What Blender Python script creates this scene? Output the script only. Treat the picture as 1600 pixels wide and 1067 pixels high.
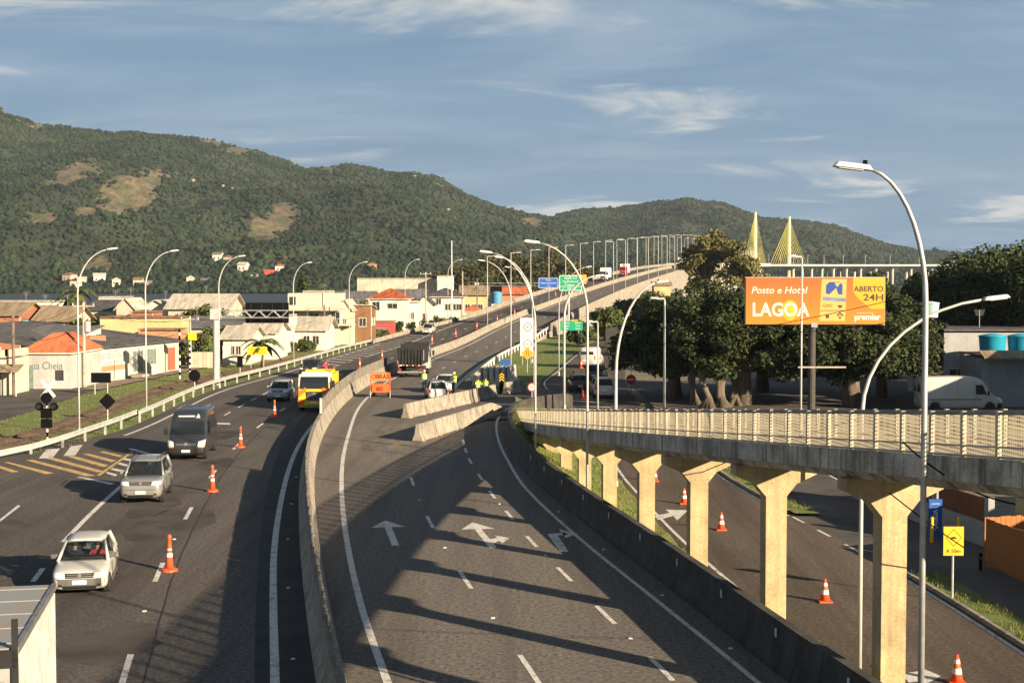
import bpy, bmesh, math, random
import numpy as np
from mathutils import Vector, Matrix
R = math.radians
for _o in list(bpy.data.objects): bpy.data.objects.remove(_o)
S = bpy.context.scene
COL = S.collection
random.seed(7); RNG = np.random.default_rng(7)

# ------------------------------------------------------------------ camera, sky, sun, exposure
FPX = 2200.0            # focal length in pixels of the 1600 px wide photograph
CAMZ = 9.2              # the photographer stands on a footbridge over the highway
PITCH = math.atan(93.5 / FPX)
cam = bpy.data.objects.new('camera', bpy.data.cameras.new('camera')); COL.objects.link(cam)
cam.data.sensor_width = 36.0; cam.data.lens = 36.0 * FPX / 1600.0
cam.data.clip_start = 0.5; cam.data.clip_end = 20000
cam.location = (0, 0, CAMZ); cam.rotation_euler = (R(90) - PITCH, 0, 0)
S.camera = cam

SUN_EL = R(17.0); SUN_AZ = R(131.5)        # azimuth clockwise from the view direction (+Y)
sd = Vector((math.sin(SUN_AZ) * math.cos(SUN_EL), math.cos(SUN_AZ) * math.cos(SUN_EL), math.sin(SUN_EL)))
sun = bpy.data.objects.new('sun', bpy.data.lights.new('sun', 'SUN')); COL.objects.link(sun)
sun.data.energy = 5.0; sun.data.angle = R(0.55); sun.data.color = (1.0, 0.80, 0.56)
sun.rotation_euler = (-sd).to_track_quat('-Z', 'Y').to_euler()
sun.location = (40, -40, 60)

W = bpy.data.worlds.new('World'); S.world = W; W.use_nodes = True
WO, PO = 33.1, 31.25      # which stretch of the cloud noise lies overhead
def build_world():
    nt = W.node_tree; N = nt.nodes; L = nt.links
    for n in list(N): N.remove(n)
    out = N.new('ShaderNodeOutputWorld'); bg = N.new('ShaderNodeBackground'); bg.inputs['Strength'].default_value = 0.05
    sky = N.new('ShaderNodeTexSky'); sky.sky_type = 'NISHITA'; sky.sun_disc = False
    sky.sun_elevation = SUN_EL; sky.sun_rotation = SUN_AZ; sky.altitude = 20; sky.air_density = 1.1; sky.dust_density = 0.8; sky.ozone_density = 2.0
    tc = N.new('ShaderNodeTexCoord'); sep = N.new('ShaderNodeSeparateXYZ'); L.new(tc.outputs['Generated'], sep.inputs[0])
    def m(op, a, b=None, c=None):
        n = N.new('ShaderNodeMath'); n.operation = op
        for i, v in enumerate((a, b, c)):
            if v is None: continue
            if isinstance(v, (int, float)): n.inputs[i].default_value = v
            else: L.new(v, n.inputs[i])
        return n.outputs[0]
    zz = m('ADD', m('MAXIMUM', sep.outputs[2], 0.0), 0.10)
    cx = m('DIVIDE', sep.outputs[0], zz); cy = m('DIVIDE', sep.outputs[1], zz)
    def layer(sx, sy, ox, det, rough, lo, hi, dist=0.4):
        cb = N.new('ShaderNodeCombineXYZ'); L.new(m('MULTIPLY_ADD', cx, sx, ox), cb.inputs[0]); L.new(m('MULTIPLY_ADD', cy, sy, ox * 1.7), cb.inputs[1])
        nz = N.new('ShaderNodeTexNoise'); nz.inputs['Scale'].default_value = 1.0; nz.inputs['Detail'].default_value = det
        nz.inputs['Roughness'].default_value = rough; nz.inputs['Distortion'].default_value = dist
        L.new(cb.outputs[0], nz.inputs['Vector'])
        mr = N.new('ShaderNodeMapRange'); mr.interpolation_type = 'SMOOTHSTEP'
        mr.inputs[1].default_value = lo; mr.inputs[2].default_value = hi; L.new(nz.outputs[0], mr.inputs[0])
        return mr.outputs[0]
    veil = layer(0.42, 0.75, 3.1, 5, 0.55, 0.32, 0.72)     # broad grey-blue sheets
    wisp = layer(0.8, 1.5, WO, 8, 0.62, 0.42, 0.74, 0.45) # paler streaks
    puff = layer(0.9, 1.35, PO, 9, 0.60, 0.54, 0.70, 0.5) # small bright clouds
    def mix(f, a, col):
        n = N.new('ShaderNodeMix'); n.data_type = 'RGBA'; L.new(f, n.inputs[0]); L.new(a, n.inputs[6]); n.inputs[7].default_value = (*col, 1); return n.outputs[2]
    hs = N.new('ShaderNodeHueSaturation'); hs.inputs['Saturation'].default_value = 0.82; L.new(sky.outputs[0], hs.inputs['Color'])
    # slate-blue cloud sheet; its unseen part overhead is darkened to cut shadow fill
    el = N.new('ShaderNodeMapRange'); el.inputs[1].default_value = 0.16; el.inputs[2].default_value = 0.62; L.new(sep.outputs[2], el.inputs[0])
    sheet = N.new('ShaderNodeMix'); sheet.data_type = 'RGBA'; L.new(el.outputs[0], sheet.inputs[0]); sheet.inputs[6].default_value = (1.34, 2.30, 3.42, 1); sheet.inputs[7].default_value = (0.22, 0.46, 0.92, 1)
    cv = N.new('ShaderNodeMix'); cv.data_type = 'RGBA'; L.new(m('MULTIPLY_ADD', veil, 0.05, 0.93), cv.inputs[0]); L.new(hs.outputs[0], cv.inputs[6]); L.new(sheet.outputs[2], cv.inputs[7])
    cv = type('x', (), {'outputs': {2: mix(m('MULTIPLY', veil, 0.45), cv.outputs[2], (1.1, 1.95, 3.0))}})
    c = mix(m('MULTIPLY', wisp, 0.45), cv.outputs[2], (3.3, 4.0, 4.7))
    c = mix(m('MULTIPLY', puff, 0.85), c, (5.6, 5.5, 5.1))
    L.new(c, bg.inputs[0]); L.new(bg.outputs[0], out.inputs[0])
build_world()
vs = S.view_settings
vs.view_transform = 'Standard'; vs.look = 'None'; vs.gamma = 1.0; vs.use_curve_mapping = False; vs.exposure = 1.5
S.cycles.use_denoising = True
S.cycles.max_bounces = 6; S.cycles.transparent_max_bounces = 16; S.cycles.volume_bounces = 0
S.cycles.diffuse_bounces = 3; S.cycles.glossy_bounces = 3

# ------------------------------------------------------------------ helpers
def at(px, py, Y):
    """world point on the photograph's pixel (1600 wide) at distance Y: used to read positions off the photo"""
    u = (px - 800) / FPX; v = (533.5 - py) / FPX
    c, s = math.cos(PITCH), math.sin(PITCH)
    d = (u, c + v * s, -s + v * c); t = Y / d[1]
    return Vector((d[0] * t, Y, CAMZ + d[2] * t))
def gp(px, py, z=0.0):
    """ground point at height z under a pixel"""
    u = (px - 800) / FPX; v = (533.5 - py) / FPX
    c, s = math.cos(PITCH), math.sin(PITCH)
    d = (u, c + v * s, -s + v * c); t = (z - CAMZ) / d[2]
    return Vector((d[0] * t, d[1] * t, z))
def smooth_fn(pts):
    """monotone-x cubic (Catmull-Rom tangents) through (x, y) points, linear outside"""
    xs = np.array([p[0] for p in pts], float); ys = np.array([p[1] for p in pts], float)
    d = np.diff(ys) / np.diff(xs); t = np.empty_like(ys); t[0] = d[0]; t[-1] = d[-1]; t[1:-1] = (d[:-1] + d[1:]) / 2
    def f(x):
        x = np.asarray(x, float); i = np.clip(np.searchsorted(xs, x) - 1, 0, len(xs) - 2)
        h = xs[i + 1] - xs[i]; u = (x - xs[i]) / h
        v = ((1 + 2 * u) * (1 - u) ** 2) * ys[i] + u * (1 - u) ** 2 * h * t[i] + u * u * (3 - 2 * u) * ys[i + 1] + u * u * (u - 1) * h * t[i + 1]
        v = np.where(x < xs[0], ys[0] + (x - xs[0]) * t[0], np.where(x > xs[-1], ys[-1] + (x - xs[-1]) * t[-1], v))
        return v if v.ndim else float(v)
    return f

MATS = {}
def mat(name, col, rough=0.7, metal=0.0, var=0.12, scale=3.0, fine=0.0, fscale=60.0, bump=0.0, bscale=25.0, spec=0.4, col2=None, thr=(0.4, 0.65), stretch=(1, 1, 1), streak=0.0, world=False, coat=0.0, emit=0.0, dust=None, tracks=None):
    """procedural principled material: base colour broken by broad noise (towards col2), fine speckle, vertical dirt streaks, bump"""
    if name in MATS: return MATS[name]
    m = bpy.data.materials.new(name); m.use_nodes = True; MATS[name] = m
    nt = m.node_tree; N = nt.nodes; L = nt.links; b = N['Principled BSDF']
    b.inputs['Roughness'].default_value = rough; b.inputs['Metallic'].default_value = metal; b.inputs['Specular IOR Level'].default_value = spec
    b.inputs['Coat Weight'].default_value = coat; b.inputs['Coat Roughness'].default_value = 0.08
    if emit:
        b.inputs['Emission Color'].default_value = (*col, 1); b.inputs['Emission Strength'].default_value = emit
    if world:
        src = N.new('ShaderNodeNewGeometry').outputs['Position']
    else:
        src = N.new('ShaderNodeTexCoord').outputs['Object']
    mp = N.new('ShaderNodeMapping'); mp.inputs['Scale'].default_value = stretch; L.new(src, mp.inputs[0])
    def noise(sc, det=5, r=0.6, vec=None):
        n = N.new('ShaderNodeTexNoise'); n.inputs['Scale'].default_value = sc; n.inputs['Detail'].default_value = det; n.inputs['Roughness'].default_value = r
        L.new(vec or mp.outputs[0], n.inputs['Vector']); return n.outputs[0]
    def ramp(v, lo, hi):
        n = N.new('ShaderNodeMapRange'); n.inputs[1].default_value = lo; n.inputs[2].default_value = hi; L.new(v, n.inputs[0]); return n.outputs[0]
    def mixc(f, a, c, blend='MIX'):
        n = N.new('ShaderNodeMix'); n.data_type = 'RGBA'; n.blend_type = blend
        if isinstance(f, float): n.inputs[0].default_value = f
        else: L.new(f, n.inputs[0])
        for i, v in ((6, a), (7, c)):
            if isinstance(v, tuple): n.inputs[i].default_value = (*v[:3], 1)
            else: L.new(v, n.inputs[i])
        return n.outputs[2]
    c2 = col2 or tuple(x * (1 - var * 2.2) for x in col)
    c = mixc(ramp(noise(scale), *thr), tuple(min(1, x * (1 + var * 0.5)) for x in col), c2)
    if fine:
        f = ramp(noise(fscale, 3, 0.7, src), 0.3, 0.7)
        c = mixc(float(fine), c, mixc(f, (0.0, 0.0, 0.0), (1, 1, 1)), 'OVERLAY')
    if streak:
        mp2 = N.new('ShaderNodeMapping'); mp2.inputs['Scale'].default_value = (2.2, 2.2, 0.12); L.new(src, mp2.inputs[0])
        n = N.new('ShaderNodeMath'); n.operation = 'MULTIPLY'; n.inputs[1].default_value = streak
        L.new(ramp(noise(1.6, 4, 0.7, mp2.outputs[0]), 0.48, 0.66), n.inputs[0])
        c = mixc(n.outputs[0], c, tuple(x * 0.22 for x in col))
    if dust:                     # a dusty, scuffed area with a shape of its own: centre, radii, colour
        (dx, dy, rx, ry), dc = dust
        mp3 = N.new('ShaderNodeMapping'); mp3.vector_type = 'POINT'; mp3.inputs['Location'].default_value = (-dx / rx, -dy / ry, 0); mp3.inputs['Scale'].default_value = (1 / rx, 1 / ry, 0); L.new(src, mp3.inputs[0])
        ln = N.new('ShaderNodeVectorMath'); ln.operation = 'LENGTH'; L.new(mp3.outputs[0], ln.inputs[0])
        mp4 = N.new('ShaderNodeMapping'); mp4.inputs['Scale'].default_value = (0.9, 0.25, 1); mp4.inputs['Rotation'].default_value = (0, 0, 0.9); L.new(src, mp4.inputs[0])
        a_ = ramp(ln.outputs['Value'], 1.0, 0.2); n = N.new('ShaderNodeMath'); n.operation = 'MULTIPLY'; L.new(a_, n.inputs[0]); L.new(ramp(noise(1.6, 6, 0.7, mp4.outputs[0]), 0.42, 0.68), n.inputs[1])
        c = mixc(n.outputs[0], c, dc)
    if tracks:                   # darker oil drip and tyre streaks running along the lanes
        mp5 = N.new('ShaderNodeMapping'); mp5.inputs['Scale'].default_value = (1.1, 0.05, 1); mp5.inputs['Rotation'].default_value = (0, 0, tracks[1]); L.new(src, mp5.inputs[0])
        n = N.new('ShaderNodeMath'); n.operation = 'MULTIPLY'; n.inputs[1].default_value = tracks[0]; L.new(ramp(noise(0.8, 4, 0.6, mp5.outputs[0]), 0.45, 0.72), n.inputs[0])
        c = mixc(n.outputs[0], c, tuple(x * 0.45 for x in col))
    L.new(c, b.inputs['Base Color'])
    if bump:
        bp = N.new('ShaderNodeBump'); bp.inputs['Strength'].default_value = bump; bp.inputs['Distance'].default_value = 0.02
        L.new(noise(bscale, 4), bp.inputs['Height']); L.new(bp.outputs[0], b.inputs['Normal'])
    return m
def glass(name='car_glass', tint=(0.02, 0.025, 0.03), trans=0.42):
    if name in MATS: return MATS[name]
    m = bpy.data.materials.new(name); m.use_nodes = True; MATS[name] = m
    nt = m.node_tree; N = nt.nodes; L = nt.links; b = N['Principled BSDF']
    b.inputs['Base Color'].default_value = (*tint, 1); b.inputs['Roughness'].default_value = 0.06; b.inputs['Specular IOR Level'].default_value = 0.6
    tr = N.new('ShaderNodeBsdfTransparent'); tr.inputs[0].default_value = (0.75, 0.82, 0.8, 1)
    mx = N.new('ShaderNodeMixShader'); mx.inputs[0].default_value = trans
    L.new(b.outputs[0], mx.inputs[1]); L.new(tr.outputs[0], mx.inputs[2]); L.new(mx.outputs[0], N['Material Output'].inputs[0])
    return m

class MB:
    """collects simple shapes; build() links them as ONE mesh object"""
    def __init__(s): s.v = []; s.f = []; s.mi = []; s.cur = 0
    def add(s, vs, fs):
        o = len(s.v); s.v += [tuple(v) for v in vs]
        for f in fs: s.f.append(tuple(i + o for i in f)); s.mi.append(s.cur)
        return s
    def box(s, c, d, rz=0.0, taper=1.0):
        x, y, z = d[0] / 2, d[1] / 2, d[2] / 2; q = []
        cr, sr = math.cos(rz), math.sin(rz)
        for k, t in ((-1, 1.0), (1, taper)):
            for i, j in ((-1, -1), (1, -1), (1, 1), (-1, 1)):
                px, py = i * x * t, j * y * t
                q.append((c[0] + px * cr - py * sr, c[1] + px * sr + py * cr, c[2] + k * z))
        return s.add(q, [(3, 2, 1, 0), (4, 5, 6, 7), (0, 1, 5, 4), (1, 2, 6, 5), (2, 3, 7, 6), (3, 0, 4, 7)])
    def hexa(s, q):   # 8 corners: bottom 4 ccw, top 4 ccw
        return s.add(q, [(3, 2, 1, 0), (4, 5, 6, 7), (0, 1, 5, 4), (1, 2, 6, 5), (2, 3, 7, 6), (3, 0, 4, 7)])
    def loft(s, rings, caps=True, closed=True):
        n = len(rings[0]); vs = [v for r in rings for v in r]; fs = []
        for i in range(len(rings) - 1):
            for j in range(n if closed else n - 1):
                k = (j + 1) % n; fs.append((i * n + j, i * n + k, (i + 1) * n + k, (i + 1) * n + j))
        if caps and closed:
            fs.append(tuple(range(n))[::-1]); fs.append(tuple((len(rings) - 1) * n + j for j in range(n)))
        return s.add(vs, fs)
    def tube(s, pts, r, n=8, caps=True):
        pts = [Vector(p) for p in pts]; rr = r if hasattr(r, '__len__') else [r] * len(pts); rings = []
        up = None
        for i, p in enumerate(pts):
            d = (pts[min(i + 1, len(pts) - 1)] - pts[max(i - 1, 0)]).normalized()
            if up is None: up = Vector((0, 0, 1)) if abs(d.z) < 0.9 else Vector((1, 0, 0))
            a = d.cross(up).normalized(); b = a.cross(d).normalized(); up = b
            rings.append([tuple(p + (a * math.cos(t) + b * math.sin(t)) * rr[i]) for t in [2 * math.pi * k / n for k in range(n)]])
        return s.loft(rings, caps)
    def cyl(s, p0, p1, r0, r1=None, n=10): return s.tube([p0, p1], [r0, r0 if r1 is None else r1], n)
    def prism(s, poly, h0, h1):   # xy polygon extruded in z
        n = len(poly)
        return s.add([(p[0], p[1], h0) for p in poly] + [(p[0], p[1], h1) for p in poly],
                     [tuple(range(n))[::-1], tuple(range(n, 2 * n))] + [(i, (i + 1) % n, n + (i + 1) % n, n + i) for i in range(n)])
    def poly_xz(s, poly, y0, y1):  # xz polygon extruded in y
        n = len(poly)
        return s.add([(p[0], y0, p[1]) for p in poly] + [(p[0], y1, p[1]) for p in poly],
                     [tuple(range(n)), tuple(range(n, 2 * n))[::-1]] + [(i, n + i, n + (i + 1) % n, (i + 1) % n) for i in range(n)])
    def poly_yz(s, poly, x0, x1):
        n = len(poly)
        return s.add([(x0, p[0], p[1]) for p in poly] + [(x1, p[0], p[1]) for p in poly],
                     [tuple(range(n))[::-1], tuple(range(n, 2 * n))] + [(i, (i + 1) % n, n + (i + 1) % n, n + i) for i in range(n)])
    def mesh(s, name, mats, smooth=False):
        me = bpy.data.meshes.new(name); me.from_pydata(s.v, [], s.f)
        for m in (mats if isinstance(mats, (list, tuple)) else [mats]): me.materials.append(m)
        if isinstance(mats, (list, tuple)): me.polygons.foreach_set('material_index', s.mi)
        if smooth: me.polygons.foreach_set('use_smooth', [True] * len(me.polygons))
        me.update(); return me
    def build(s, name, mats, parent=None, smooth=False, fix=True, bevel=0.0, auto=None):
        me = s.mesh(name, mats, smooth)
        if fix or bevel:
            bm = bmesh.new(); bm.from_mesh(me)
            if bevel:
                bmesh.ops.bevel(bm, geom=[e for e in bm.edges if len(e.link_faces) == 2 and e.calc_face_angle() > 0.5], offset=bevel, segments=2, profile=0.6, affect='EDGES', clamp_overlap=True)
            bmesh.ops.recalc_face_normals(bm, faces=bm.faces); bm.to_mesh(me); bm.free()
        return link(name, me, parent)
def link(name, me, parent=None, loc=None, rz=None):
    o = bpy.data.objects.new(name, me); COL.objects.link(o)
    if parent is not None: o.parent = parent
    if loc is not None: o.location = loc
    if rz is not None: o.rotation_euler = (0, 0, rz)
    return o
def np_mesh(name, V, F, mats, parent=None, smooth=False, mi=None):
    V = np.asarray(V, np.float32); F = np.asarray(F, np.int32); k = F.shape[1]
    me = bpy.data.meshes.new(name); me.vertices.add(len(V)); me.vertices.foreach_set('co', V.ravel())
    me.loops.add(F.size); me.loops.foreach_set('vertex_index', F.ravel())
    me.polygons.add(len(F)); me.polygons.foreach_set('loop_start', np.arange(0, F.size, k, dtype=np.int32))
    if mi is not None: me.polygons.foreach_set('material_index', np.asarray(mi, np.int32))
    if smooth: me.polygons.foreach_set('use_smooth', np.ones(len(F), bool))
    for m in (mats if isinstance(mats, (list, tuple)) else [mats]): me.materials.append(m)
    me.update(calc_edges=True); me.validate()
    return link(name, me, parent)
def tag(o, label=None, cat=None, group=None, kind=None):
    if label: o['label'] = label
    if cat: o['category'] = cat
    if group: o['group'] = group
    if kind: o['kind'] = kind
    return o
def thing(name, label, cat, loc=(0, 0, 0), rz=0.0, group=None):
    o = bpy.data.objects.new(name, None); COL.objects.link(o); o.location = loc; o.rotation_euler = (0, 0, rz); o.empty_display_size = 0.2
    return tag(o, label, cat, group)
def dup(root, label, loc=None, rz=None, scale=None):
    r = root.copy(); COL.objects.link(r); r['label'] = label
    if loc is not None: r.location = loc
    if rz is not None: r.rotation_euler = (0, 0, rz)
    if scale is not None: r.scale = (scale,) * 3 if not hasattr(scale, '__len__') else scale
    for ch in list(root.children):
        c = ch.copy(); COL.objects.link(c); c.parent = r
        for g in list(ch.children):
            d = g.copy(); COL.objects.link(d); d.parent = c
    return r
def bake(o, *mods):
    """apply modifiers (given as (type, props)) to an object's mesh"""
    for t, pr in mods:
        m = o.modifiers.new(t, t)
        for k, v in pr.items(): setattr(m, k, v)
    dg = bpy.context.evaluated_depsgraph_get(); dg.update()
    me = bpy.data.meshes.new_from_object(o.evaluated_get(dg), depsgraph=dg)
    old = o.data; o.modifiers.clear(); o.data = me; me.name = o.name
    return o
def text_mesh(name, s, size, m, parent, loc, rot=(R(90), 0, 0), shear=0.0, width=None, bold=0.0, align='CENTER', space=1.0):
    cu = bpy.data.curves.new(name, 'FONT'); cu.body = s; cu.size = size; cu.shear = shear; cu.align_x = align; cu.align_y = 'CENTER'
    cu.offset = bold; cu.extrude = 0.004; cu.space_character = space; cu.resolution_u = 3
    o = bpy.data.objects.new(name, cu); COL.objects.link(o)
    dg = bpy.context.evaluated_depsgraph_get(); dg.update()
    me = bpy.data.meshes.new_from_object(o.evaluated_get(dg)); bpy.data.objects.remove(o)
    me.materials.clear(); me.materials.append(m)
    t = link(name, me, parent); t.location = loc; t.rotation_euler = rot
    if width:
        xs = [v.co.x for v in me.vertices]; w = max(xs) - min(xs)
        t.scale = (width / w, 1, 1)
    return t
ORD = ['first', 'second', 'third', 'fourth', 'fifth', 'sixth', 'seventh', 'eighth', 'ninth', 'tenth', 'eleventh', 'twelfth', 'thirteenth', 'fourteenth', 'fifteenth', 'sixteenth', 'seventeenth', 'eighteenth', 'nineteenth', 'twentieth', 'twenty-first', 'twenty-second', 'twenty-third', 'twenty-fourth', 'twenty-fifth', 'twenty-sixth', 'twenty-seventh', 'twenty-eighth', 'twenty-ninth', 'thirtieth', 'thirty-first', 'thirty-second']

# materials shared by many things
M_ASPH = mat('asphalt_worn', (0.108, 0.097, 0.088), 0.9, var=0.10, scale=0.16, fine=0.55, fscale=8, bump=0.12, bscale=30, col2=(0.082, 0.074, 0.068), stretch=(1, 0.25, 1), world=True, spec=0.08, tracks=(0.7, -0.17))
M_ASPH2 = mat('asphalt_right', (0.140, 0.126, 0.111), 0.9, var=0.10, scale=0.22, fine=0.55, fscale=8, bump=0.12, bscale=30, col2=(0.160, 0.143, 0.124), stretch=(1, 0.3, 1), world=True, spec=0.08, thr=(0.45, 0.75), dust=((-6.4, 82, 5.2, 13), (0.27, 0.22, 0.16)), tracks=(0.5, -0.16))
M_ASPHL = mat('asphalt_lower', (0.116, 0.094, 0.076), 0.9, var=0.12, scale=0.2, fine=0.55, fscale=8, bump=0.1, bscale=30, stretch=(1, 0.3, 1), world=True, spec=0.08, tracks=(0.7, -0.1))
M_STREET = mat('asphalt_street', (0.11, 0.10, 0.092), 0.9, var=0.15, scale=0.3, fine=0.3, fscale=22, world=True, spec=0.08)
M_CONC = mat('concrete', (0.28, 0.255, 0.21), 0.9, var=0.16, scale=0.8, fine=0.25, fscale=18, bump=0.25, world=True, streak=0.22)
M_JERSEY = mat('barrier_concrete', (0.30, 0.268, 0.218), 0.9, var=0.16, scale=1.1, fine=0.25, fscale=14, bump=0.3, world=True, streak=0.5)
M_DIRTY = mat('stained_concrete', (0.42, 0.39, 0.33), 0.92, var=0.22, scale=0.9, fine=0.3, fscale=16, bump=0.3, world=True, streak=0.85)
M_WALLD = mat('sooty_concrete', (0.055, 0.052, 0.047), 0.92, var=0.2, scale=1.0, fine=0.3, bump=0.3, world=True, streak=0.5)  # base colour darkened to carry the shade of the wall's road face
M_CREAM = mat('cream_paint', (0.385, 0.298, 0.16), 0.8, var=0.12, scale=1.2, fine=0.2, fscale=16, bump=0.1, world=True, streak=0.32)
M_PAINT = mat('road_paint_white', (0.52, 0.50, 0.46), 0.75, var=0.2, scale=2.2, fine=0.6, fscale=14, world=True, thr=(0.52, 0.68), col2=(0.26, 0.24, 0.21))
M_PAINTY = mat('road_paint_yellow', (0.50, 0.32, 0.11), 0.75, var=0.2, scale=2.2, fine=0.6, fscale=14, world=True, thr=(0.48, 0.66), col2=(0.26, 0.18, 0.09))
M_GALV = mat('galvanised_steel', (0.42, 0.43, 0.42), 0.45, metal=0.55, var=0.1, scale=3)
M_GALVW = mat('guardrail_steel', (0.52, 0.52, 0.48), 0.5, metal=0.35, var=0.12, scale=2)
M_POLEW = mat('pole_white', (0.44, 0.44, 0.42), 0.5, var=0.06, scale=3)
M_POLEG = mat('pole_grey', (0.42, 0.42, 0.40), 0.6, var=0.1, scale=2)
M_BLACK = mat('black_plastic', (0.018, 0.018, 0.018), 0.5, var=0.1, scale=4)
M_DARK = mat('dark_steel', (0.006, 0.006, 0.007), 0.9, var=0.15, scale=3, spec=0.06)
M_TYRE = mat('tyre_rubber', (0.022, 0.021, 0.02), 0.85, var=0.15, scale=6)
M_RIM = mat('alloy_rim', (0.45, 0.45, 0.46), 0.35, metal=0.7, var=0.1, scale=6)
M_WHITE = mat('white_paint', (0.66, 0.65, 0.61), 0.5, var=0.05, scale=2)
M_ORANGE = mat('cone_orange', (0.80, 0.10, 0.03), 0.55, var=0.1, scale=5)
M_REFL = mat('cone_band', (0.80, 0.76, 0.72), 0.45, var=0.06, scale=6)
M_YSIGN = mat('sign_yellow', (0.85, 0.45, 0.02), 0.5, var=0.05, scale=3)
M_OSIGN = mat('sign_orange', (0.85, 0.30, 0.02), 0.5, var=0.05, scale=3)
M_GSIGN = mat('sign_green', (0.01, 0.27, 0.15), 0.5, var=0.06, scale=2)
M_BSIGN = mat('sign_blue', (0.015, 0.09, 0.36), 0.5, var=0.06, scale=2)
M_RED = mat('sign_red', (0.62, 0.03, 0.03), 0.5, var=0.06, scale=3)
M_WOODP = mat('wood_pole', (0.17, 0.13, 0.10), 0.9, var=0.2, scale=2, streak=0.3)
M_CPOLE = mat('concrete_pole', (0.38, 0.34, 0.28), 0.9, var=0.14, scale=2, streak=0.25)
M_DIRT = mat('bare_soil', (0.17, 0.115, 0.07), 0.95, var=0.25, scale=0.6, fine=0.35, fscale=9, bump=0.4, bscale=6, world=True)
M_GRASSG = mat('grass_ground', (0.10, 0.14, 0.03), 0.95, var=0.2, scale=0.35, col2=(0.15, 0.135, 0.045), thr=(0.5, 0.66), fine=0.4, fscale=7, bump=0.5, bscale=7, world=True)
M_GLASS = glass()
M_PLATE = mat('plate_white', (0.75, 0.74, 0.70), 0.5, var=0.04)
M_LAMP = mat('headlamp_lens', (0.75, 0.74, 0.68), 0.12, var=0.05, spec=0.8, coat=0.6)
M_TAIL = mat('tail_lens', (0.45, 0.02, 0.02), 0.2, var=0.1, coat=0.4)
M_SKIN = mat('skin', (0.45, 0.26, 0.18), 0.6, var=0.06)
# ------------------------------------------------------------------ alignments (X as a function of distance Y)
xm = smooth_fn([(8, 0.6), (20, -1.8), (28.5, -3.5), (34.4, -4.6), (42.7, -6.05), (52.8, -7.7), (64.2, -9.4), (75, -10.75), (90, -12.1), (105, -12.9), (120, -13.1), (137, -12.4), (150, -11.6), (167, -10.5), (193, -8.3), (232, -4.0), (262, 0.9), (300, 7.9), (365, 21.3), (455, 41), (530, 57), (620, 76.5), (700, 94)])
zr = smooth_fn([(0, 0), (150, 0), (190, 0.0), (212, 0.35), (232, 1.05), (262, 2.4), (300, 4.1), (365, 7.2), (455, 11.0), (530, 13.7), (620, 15.9), (700, 17.2)])
zroad = lambda Y: max(0.0, zr(Y)) if Y < 195 else zr(Y)
wR = smooth_fn([(8, 9.2), (60, 9.3), (100, 9.5), (157, 8.9), (200, 9.4), (235, 9.8), (300, 9.6), (700, 9.6)])    # median to right parapet
xl = smooth_fn([(70, -24.6), (80, -24.4), (87, -24.2), (119, -25.4), (139, -24.1), (193, -21.2), (213, -19.2), (240, -13.6), (267, -6.8), (300, -1.0), (365, 11.6), (455, 31.2), (530, 47.2), (620, 66.7), (700, 84)])
xw = smooth_fn([(8, 10.4), (20, 8.45), (28.1, 7.1), (33, 6.25), (39.2, 5.25), (45.4, 4.2), (53.8, 2.75), (65.8, 0.95), (77.3, -0.1), (86.7, -0.4), (94, -0.1)])
zlow = lambda Y: float(np.interp(Y, [0, 72, 112, 400], [-1.0, -1.0, -0.03, -0.03]))
xll = smooth_fn([(8, 10.8), (36, 8.2), (55.7, 6.35), (70, 5.6), (85, 5.0), (100, 4.2), (115, 3.0), (128, 2.6), (144, 4.3), (175, 7.6), (206, 11.4), (260, 20), (330, 33)])
xlr = smooth_fn([(8, 15.6), (38, 14.3), (48, 13.75), (64, 12.0), (76, 10.95), (101, 9.9), (120, 10.0), (144, 11.6), (206, 18.5), (260, 27.5), (330, 41)])
xrp = smooth_fn([(0, 13.5), (15, 10.75), (29.6, 8.0), (36.4, 6.8), (43.2, 5.72), (50, 4.78), (57, 3.95), (63, 3.3), (70, 2.7), (80, 2.0), (93, 1.35)])   # footbridge ramp
zrp = lambda Y: 8.38 - 0.0905 * Y

def ground_z(X, Y):
    z = -0.10
    if Y < 330 and X > xw(min(Y, 94)) + 0.3 and Y < 112: z = zlow(Y) - 0.08
    return z

def build_ground():
    xs = np.unique(np.concatenate([np.linspace(-6000, -400, 12), np.linspace(-400, -120, 12), np.arange(-120, 121, 3.0), np.linspace(124, 420, 20), np.linspace(420, 6000, 12)]))
    ys = np.unique(np.concatenate([np.linspace(-400, -20, 6), np.arange(-20, 150, 3.0), np.arange(150, 700, 12.0), np.linspace(700, 9000, 20)]))
    X, Y = np.meshgrid(xs, ys)
    Z = np.full(X.shape, -0.10)
    xwv = np.array([xw(min(y, 94.0)) for y in ys])[:, None]; zl = np.array([zlow(y) for y in ys])[:, None]
    Z = np.where((X > xwv + 0.6) & (Y < 112), zl - 0.08, Z)
    shore = np.interp(X, [-6000, -60, 0, 60, 120, 6000], [330, 335, 560, 760, 860, 900])
    dip = np.clip((Y - shore) / 25, 0, 1)
    Z = Z - dip * 4.0
    n, m = X.shape
    V = np.stack([X, Y, Z], -1).reshape(-1, 3); i = np.arange(n * m).reshape(n, m)
    F = np.stack([i[:-1, :-1], i[:-1, 1:], i[1:, 1:], i[1:, :-1]], -1).reshape(-1, 4)
    g = mat('ground_mixed', (0.12, 0.105, 0.055), 0.95, var=0.2, scale=0.05, col2=(0.20, 0.17, 0.125), thr=(0.42, 0.6), fine=0.35, fscale=3, bump=0.3, bscale=2, world=True)
    tag(np_mesh('ground', V, F, g), kind='structure')
build_ground()

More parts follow.
